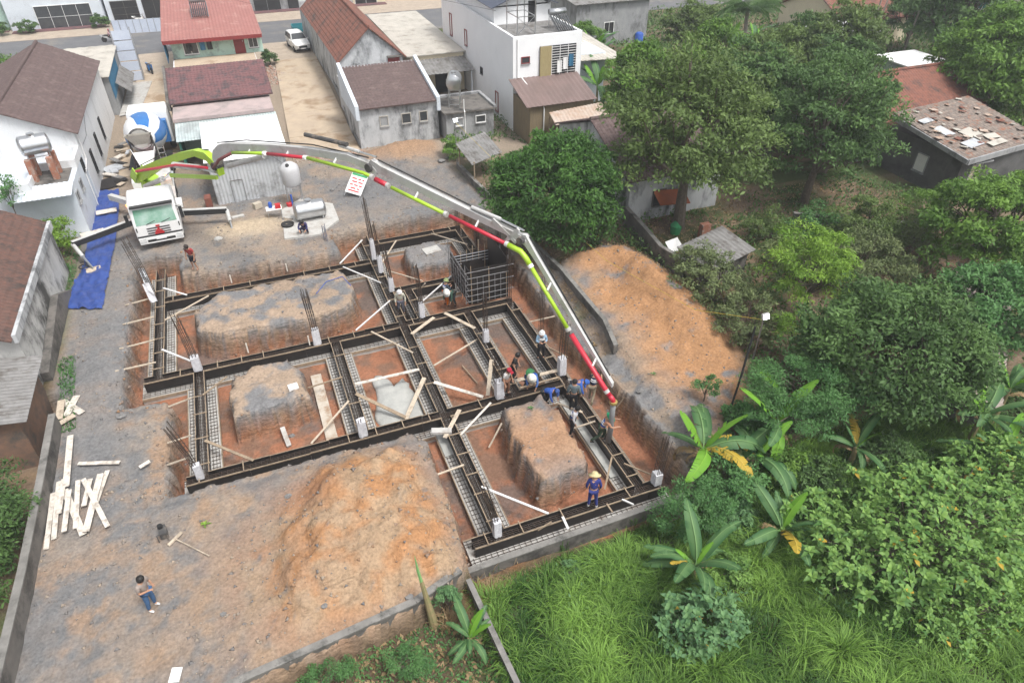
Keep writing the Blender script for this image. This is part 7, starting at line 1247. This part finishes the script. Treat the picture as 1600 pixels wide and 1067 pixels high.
# palms
def frond(ln, n=26, drop=1.4, m='olive', seed=0):
    r_ = np.random.default_rng(seed); t = np.linspace(.12, 1, n); a = .7 - drop * t; x = np.cumsum(np.cos(a)) * ln / n; z = np.cumsum(np.sin(a)) * ln / n; V = []; F_ = []
    for i in range(n):
        w_ = ln * .24 * math.sin(math.pi * (.1 + .85 * t[i])) ; 
        for s_ in (-1, 1): b = len(V); V += [(x[i] - .03, 0, z[i]), (x[i] + .05, 0, z[i]), (x[i] + w_ * .45, s_ * w_ * .8, z[i] - w_ * .5), (x[i] + w_ * .4, s_ * w_ * .75, z[i] - w_ * .55)]; F_.append((b, b + 1, b + 2, b + 3))
    return np_mesh('frond', np.array(V), np.array(F_), None, {'v': r_.random(len(V)) * .6})
FR = [frond(2.6, 26, 1.5, seed=1), frond(1.5, 18, 1.7, seed=2)]
for q in FR: q.materials.append(LM['dark'])
def palm(label, x, y, hh, r_, fr, n, lean=0, s_=1.):
    t = thing('palm_tree', label, 'palm tree', (x, y, 0), 0, 'palms behind the garden'); mb = MB(); mb.path([(0, 0, -.2), (lean * .4, 0, hh * .5), (lean, 0, hh)], [r_ * 1.3, r_, r_ * .8], 8); obj('trunk', mb, 'barkpale', t, local=True)
    for k in range(n): o = bpy.data.objects.new('frond', FR[fr]); COL.objects.link(o); o.parent = t; o.location = (lean, 0, hh); o.rotation_euler = (0, random.uniform(-.5, .35), k * 6.283 / n + random.uniform(-.2, .2)); o.scale = (s_, s_, s_)
palm('coconut palm with pale trunk among the far trees', 46.2, 56, 6.3, .2, 0, 18, -.6, 1.35)
for i, (x, y, hh, lab) in enumerate(((58.5, 53.5, 8.2, 'thin areca palm above the white sheet canopy, left'), (60.5, 54.5, 8.6, 'thin areca palm above the white sheet canopy, second'), (63.5, 53, 8.4, 'thin areca palm right of the white sheet canopy'), (66.3, 52.3, 8.0, 'thin areca palm nearest the cream house'))): palm(lab, x, y, hh, .08, 1, 9, .7)
# big-leaved shrubs: whorls of leaves on stems
def whorl(n, ln, wd, seed):
    r_ = random.Random(seed); V = []; F_ = []; vv = []
    for k in range(n):
        a = k * 2.4; el = .15 + .95 * k / n; L_ = ln * (1 - .45 * k / n); d = Vector((math.cos(a) * math.cos(el), math.sin(a) * math.cos(el), math.sin(el))); s_ = Vector((-math.sin(a), math.cos(a), 0)); u = s_.cross(d) * -1
        b = len(V); p1 = d * L_ * .5 + Vector((0, 0, .02)); p2 = d * L_ - Vector((0, 0, L_ * .28)); V += [(0, 0, 0), tuple(p1 + s_ * wd * .5 + Vector((0, 0, .025))), tuple(p1 - Vector((0, 0, .012))), tuple(p1 - s_ * wd * .5 + Vector((0, 0, .025))), tuple(p2)]; F_ += [(b, b + 1, b + 2), (b, b + 2, b + 3), (b + 1, b + 4, b + 2), (b + 2, b + 4, b + 3)]; vv += [min(1, .15 + .75 * k / n + r_.uniform(-.1, .1))] * 5
    return np_mesh('leaf_whorl', np.array(V), None, np.array(F_), {'v': np.array(vv)})
def bigshrub(label, base, c, rad, n, ln, m, seed, up=.3):
    t = thing('big_leaved_shrub', label, 'shrub', base); WH = [whorl(8, ln, ln * .40, seed + i) for i in range(4)]; WY = whorl(2, ln * .8, ln * .4, seed + 9); WY.materials.append(LM['bananay'])
    for q in WH: q.materials.append(LM[m])
    r_ = random.Random(seed); mb = MB(); b = Vector(base); pts_ = []
    while len(pts_) < n:
        u = Vector((r_.gauss(0, 1), r_.gauss(0, 1), r_.gauss(0, 1))).normalized()
        if u.z < -.25: continue
        q = r_.uniform(.55, 1.05); p = Vector((u.x * rad[0] * q, u.y * rad[1] * q, u.z * rad[2] * q)) + Vector(c) - b
        if all((p - o_).length > ln * .62 for o_ in pts_[-160:]) or r_.random() < .05: pts_.append(p)
    hub = [Vector((r_.uniform(-.25, .25) * rad[0], r_.uniform(-.25, .25) * rad[1], (c[2] - b.z) * .45)) for _ in range(7)]
    for h_ in hub: mb.path([(h_.x * .2, h_.y * .2, -.1), tuple(h_)], [.035, .025], 6)
    for i, p in enumerate(pts_):
        o = bpy.data.objects.new('leaf_whorl', WH[i % 4]); COL.objects.link(o); o.parent = t; o.location = p; o.rotation_euler = (r_.uniform(-.45, .45), r_.uniform(-.45, .45), r_.uniform(0, 6.28)); s_ = r_.uniform(.75, 1.2); o.scale = (s_,) * 3
        if i % 2 == 0: h_ = min(hub, key=lambda q: (q - p).length); mb.path([tuple(h_), tuple(h_.lerp(p, .5) + Vector((0, 0, -.05))), tuple(p)], [.018, .013, .008], 5)
        if i % 11 == 0: o = bpy.data.objects.new('yellow_leaf', WY); COL.objects.link(o); o.parent = t; o.location = p + Vector((.1, -.1, -.05)); o.rotation_euler = (.3, .2, i)
    obj('stems', mb, 'bark', t, local=True)
    v, f, vv, C_ = crown(tuple(Vector(c) - b), (rad[0] * .92, rad[1] * .92, rad[2] * .85), int(n * .9), 15, ln * .6, seed + 50, rc=.2, hollow=.4, asp=.5); tag(mesh_obj('foliage', np_mesh('foliage', v, f, None, {'v': vv}), LM[m], t), kind='stuff'); return t
bigshrub('big-leaved bluish green shrub in the grass, front centre', (9.9, 8.6, -1.1), (9.9, 8.8, -.2), (1.5, 1.2, .9), 75, .33, 'bluegreen', 3)
bigshrub('large light green big-leaved shrub filling the right foreground', (18.6, 8.9, -1.1), (18.9, 8.7, .25), (4.7, 2.9, 1.5), 300, .36, 'big', 5)
bigshrub('light green big-leaved shrub left of the largest one', (15.6, 11.2, -1.1), (15.9, 10.9, -.1), (1.5, .9, 1.0), 60, .32, 'big', 8)
bigshrub('light green big-leaved shrub at the right edge above the largest', (23.0, 9.6, -1.0), (23.6, 9.7, .2), (2.2, 1.6, 1.2), 90, .36, 'big', 9)
bigshrub('light green big-leaved shrub at the bottom right corner', (18.0, 6.0, -1.1), (18.2, 6.1, -.4), (2.4, 1.3, .8), 80, .27, 'big', 13)
# tall grass
def grass(n, fn, h0, h1, m, name, label, seed, wd=.018, bendf=.6):
    r_ = np.random.default_rng(seed); p = fn(r_, n); n = len(p); z = ground(p[:, 0], p[:, 1]); tuft = np.floor(p * 2.2); tv = vnoise(tuft[:, 0] * 7.3, tuft[:, 1] * 5.1); cl_ = vnoise(p[:, 0] * 3.1, p[:, 1] * 3.1); hgt = (h0 + (h1 - h0) * r_.random(n)) * (.25 + .7 * fbm(p[:, 0], p[:, 1], 3, .7) + .75 * cl_ ** 1.5); a = r_.random(n) * 6.283; a = a + 1.2 * np.sin(p[:, 0] * .7); d = np.stack([np.cos(a), np.sin(a), np.zeros(n)], -1); s_ = np.stack([-np.sin(a), np.cos(a), np.zeros(n)], -1)
    B = np.stack([p[:, 0], p[:, 1], z - .03], -1); bd = (bendf * (.3 + r_.random(n)))[:, None]; up = np.array([0, 0, 1.]); w_ = (wd * (.6 + .8 * r_.random(n)))[:, None]; h_ = hgt[:, None]
    M1 = B + d * h_ * bd * .28 + up * h_ * .55; T1 = B + d * h_ * bd * .95 + up * h_ * (.95 - bd * .35)
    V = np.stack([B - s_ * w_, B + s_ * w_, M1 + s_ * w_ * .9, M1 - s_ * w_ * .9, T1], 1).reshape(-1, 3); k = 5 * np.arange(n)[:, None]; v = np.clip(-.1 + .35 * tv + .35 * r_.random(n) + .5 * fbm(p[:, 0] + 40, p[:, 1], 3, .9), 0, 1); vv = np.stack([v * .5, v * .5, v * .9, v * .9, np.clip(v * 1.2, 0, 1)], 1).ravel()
    return tag(mesh_obj(name, np_mesh(name, V, k + np.array([[0, 1, 2, 3]]), k + np.array([[3, 2, 4]]), {'v': vv}), LM[m]), label, kind='stuff')
def gf(r_, n):                                  # tufts: blades spring from common feet and lean outwards
    k = int(n / 52); p = np.stack([r_.uniform(3.8, 27, k), r_.uniform(2.0, 14.2, k)], -1); p = p[(p[:, 1] < wall_y(p[:, 0]) - .25) & (r_.random(len(p)) < .45 + .55 * sst(.34, .46, fbm(p[:, 0] + 9, p[:, 1] + 4, 3, .8)))]; i = r_.integers(0, len(p), n); a = r_.random(n) * 6.283; q = r_.random(n) ** .7 * .17
    return p[i] + np.stack([np.cos(a), np.sin(a)], -1) * q[:, None], a, (.55 + .75 * r_.random(len(p)))[i], r_.random(len(p))[i]
def tufts(n, h0, h1, m, name, label, seed, wd, bendf):
    r_ = np.random.default_rng(seed); p, a, th, tv = gf(r_, n); n = len(p); ok = p[:, 1] < wall_y(p[:, 0]) - .14; p, a, th, tv = p[ok], a[ok], th[ok], tv[ok]; n = len(p); z = ground(p[:, 0], p[:, 1]); a = a + r_.normal(size=n) * .5; hgt = (h0 + (h1 - h0) * r_.random(n)) * th * (.6 + .8 * fbm(p[:, 0], p[:, 1], 3, .5)) * np.where(p[:, 0] < 13.5, .45 + .55 * sst(.3, 1.5, wall_y(p[:, 0]) - p[:, 1]), 1)
    d = np.stack([np.cos(a), np.sin(a), np.zeros(n)], -1); s_ = np.stack([-np.sin(a), np.cos(a), np.zeros(n)], -1); B = np.stack([p[:, 0], p[:, 1], z - .03], -1); up = np.array([0, 0, 1.]); bd = (bendf * (.25 + r_.random(n)))[:, None]; w_ = (wd * (.6 + .8 * r_.random(n)))[:, None]; h_ = hgt[:, None]
    P1 = B + d * h_ * bd * .14 + up * h_ * .42; P2 = B + d * h_ * bd * .5 + up * h_ * (.75 - bd * .1); P3 = B + d * h_ * bd * .95 + up * h_ * (.92 - bd * .5)
    V = np.stack([B - s_ * w_ * .6, B + s_ * w_ * .6, P1 + s_ * w_, P1 - s_ * w_, P2 + s_ * w_ * .8, P2 - s_ * w_ * .8, P3], 1).reshape(-1, 3); k = 7 * np.arange(n)[:, None]
    v = np.clip(-.08 + .5 * tv + .35 * r_.random(n) + 1.1 * (fbm(p[:, 0] + 40, p[:, 1], 3, .6) - .47), 0, 1); vv = np.stack([v * .2, v * .2, v * .6, v * .6, v, v, np.clip(v * 1.15, 0, 1)], 1).ravel()  # blade colour darkens to the foot, painting in shade between tufts
    return tag(mesh_obj(name, np_mesh(name, V, np.concatenate([k + np.array([[0, 1, 2, 3]]), k + np.array([[3, 2, 4, 5]])]), k + np.array([[5, 4, 6]]), {'v': vv}), LM[m]), label, kind='stuff')
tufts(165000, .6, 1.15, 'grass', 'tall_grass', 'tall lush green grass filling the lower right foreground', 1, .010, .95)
def df(r_, n): c_ = np.array([(3.9, 12.7), (4.6, 12.9), (5.6, 13.0), (3.4, 12.3)])[r_.integers(0, 4, n)]; return c_ + r_.normal(size=(n, 2)) * np.array([.45, .22])
grass(3800, df, .4, .75, 'dry', 'dry_grass', 'straw-coloured dry grass hanging over the block wall corner', 2, .012, .9)
def lf(r_, n): p = np.stack([r_.uniform(-11.4, -10.6, n), r_.uniform(35, 43, n)], -1); q = np.stack([r_.uniform(-9.95, -9.3, n), r_.uniform(25.5, 31, n)], -1); q[:, 0] -= (q[:, 1] - 25.5) * .1; return np.concatenate([p, q])
grass(1000, lf, .08, .28, 'feather', 'weeds', 'low green weeds along the left house walls', 3, .02)
def uf(r_, n):
    p = np.stack([r_.uniform(15, 62, n), r_.uniform(14, 56, n)], -1); k = fbm(p[:, 0] + 5, p[:, 1], 4, .4); ok = (k > .47) & (sdist(p[:, 0], p[:, 1], SOILR) < -.5) & (p[:, 1] > wall_y(p[:, 0]))
    for b in ((20.5, 33, 28, 44), (41.5, 27.5, 50, 35), (39, 34, 53, 44), (56, 45, 62, 51)): ok &= ~((p[:, 0] > b[0]) & (p[:, 0] < b[2]) & (p[:, 1] > b[1]) & (p[:, 1] < b[3]))
    return p[ok]
def cover(n, fn, zmax, size, m, name, label, seed):
    r_ = np.random.default_rng(seed); p = fn(r_, n); z = ground(p[:, 0], p[:, 1]); k = fbm(p[:, 0], p[:, 1], 3, .6); P = np.stack([p[:, 0], p[:, 1], z + .04 + zmax * np.clip((k - .3) * 2, 0, 1) * r_.random(len(p))], -1); N = np.tile(np.array([0, 0, 1.]), (len(p), 1)) + r_.normal(size=(len(p), 3)) * .4
    v, f, vv = leaves(P, N, size, r_, .45, .1, np.clip(.2 + .6 * k + .3 * (r_.random(len(p)) - .5), 0, 1)); return tag(mesh_obj(name, np_mesh(name, v, f, None, {'v': vv}), LM[m]), label, kind='stuff')
cover(90000, uf, .9, .22, 'dark', 'undergrowth', 'low green undergrowth between the garden trees', 5)
def uf2(r_, n): p = np.stack([r_.uniform(13.5, 40, n), r_.uniform(13.5, 34, n)], -1); return p[(sdist(p[:, 0], p[:, 1], SOILR) < -.2) & (p[:, 1] > wall_y(p[:, 0]))]
cover(16000, uf2, .03, .16, 'dry', 'fallen_leaves', 'dry brown fallen leaves on the garden ground', 6)
def uf3(r_, n): return np.stack([r_.uniform(26, 95, n), r_.uniform(44, 84, n)], -1)
cover(45000, uf3, 1.2, .4, 'dark', 'undergrowth', 'dark green undergrowth below the far trees', 7)
def uf4(r_, n): p = np.stack([r_.uniform(-7, 3.6, n), r_.uniform(9, 12.6, n)], -1); return p[p[:, 1] < wall_y(p[:, 0]) - .25]
cover(9000, uf4, .3, .12, 'feather', 'ground_creepers', 'low green creepers at the foot of the front wall', 8); cover(2500, uf4, .05, .2, 'dry', 'fallen_leaves', 'dry leaf litter at the foot of the front wall', 9)
def uf5(r_, n): return np.stack([r_.uniform(13, 34, n), r_.uniform(8, 14.5, n)], -1)
cover(26000, uf5, .6, .2, 'dark', 'undergrowth', 'dark undergrowth round the banana plants', 10)
for i, (px, py, s_, lab) in enumerate(((829, 639, .22, 'small weed on top of the front soil block'), (320, 819, .26, 'two bright green leaves on bare soil near rake'), (945, 636, .2, 'small weed beside the hanging hose'), (1020, 590, .2, 'small weed on the right soil heap'))):
    p = at(px, py); z = gz(p.x, p.y); me = whorl(7, s_, s_ * .3, 70 + i); me.materials.append(LM['lime' if i == 1 else 'feather']); o = bpy.data.objects.new('weed', me); COL.objects.link(o); o.location = (p.x, p.y, z + .02); tag(o, lab, 'weed', 'small weeds', 'thing')

# bushes crowding the right corner of the pit, and weeds in the grass
for i, (x, y, z, r_, m, lab) in enumerate(((14.3, 13.9, .0, .9, 'grey', 'pale twiggy bush among the dry banana leaves at the pit corner'), (16.4, 15.4, .3, 1.0, 'feather', 'small green bush between soil heap and banana plants'), (17.6, 12.4, -.3, 1.1, 'dark', 'dark bush under the banana plants behind the big shrub'), (20.8, 12.0, -.2, 1.2, 'dark', 'dark bush in the shade right of the banana plants'), (13.6, 12.0, -.4, .8, 'bluegreen', 'low bluish bush behind the front banana plant'), (14.0, 12.9, .3, 1.2, 'feather', 'leafy bush between pit corner and banana plants'), (16.6, 13.2, .0, 1.1, 'bright', 'bright bush in front of the upright banana plant'), (12.3, 10.2, -.6, .7, 'big', 'light green weed clump in the grass right of front banana'), (7.4, 12.4, -1.2, .55, 'bluegreen', 'small weed clump in the grass below the front wall'), (22.3, 16.9, .6, 1.3, 'feather', 'green bush above the broad dark tree'), (26.2, 24.6, .9, 1.7, 'grey', 'wiry pale bush behind the lime green tree'), (30.2, 27.3, .8, 1.6, 'feather', 'green bush under the tall dark tree, right'), (34.6, 23.4, 1.0, 1.8, 'grey', 'pale scrub left of the light green tree'), (27.6, 28.2, .7, 1.4, 'olive', 'olive bush under the gap between the two big trees'), (37.8, 26.3, 1.0, 1.7, 'bright', 'bright bush before the dark wall of ruined house'), (26.0, 16.0, .6, 1.5, 'bright', 'bright bush right of the broad dark tree'), (18.9, 17.2, .3, .9, 'grey', 'wiry bush at the foot of the slanting flood light'))):
    tree(lab, (x, y, gz(x, y)), (x, y, z), (r_ * 1.15, r_, r_ * .8), 44, 120, .14, m, 90 + i, name='shrub', cat='shrub', trunk_r=.04, rc=.28, hollow=.3, limbs=10)
def uf6(r_, n): k = n // 30; p = np.stack([r_.uniform(4.2, 20, k), r_.uniform(5, 13.2, k)], -1); q = p[r_.integers(0, k, n)] + r_.normal(size=(n, 2)) * .14; return q[q[:, 1] < wall_y(q[:, 0]) - .2]
cover(4200, uf6, 1.0, .13, 'bluegreen', 'broadleaf_weeds', 'broad-leaved weeds standing in the tall grass', 14)
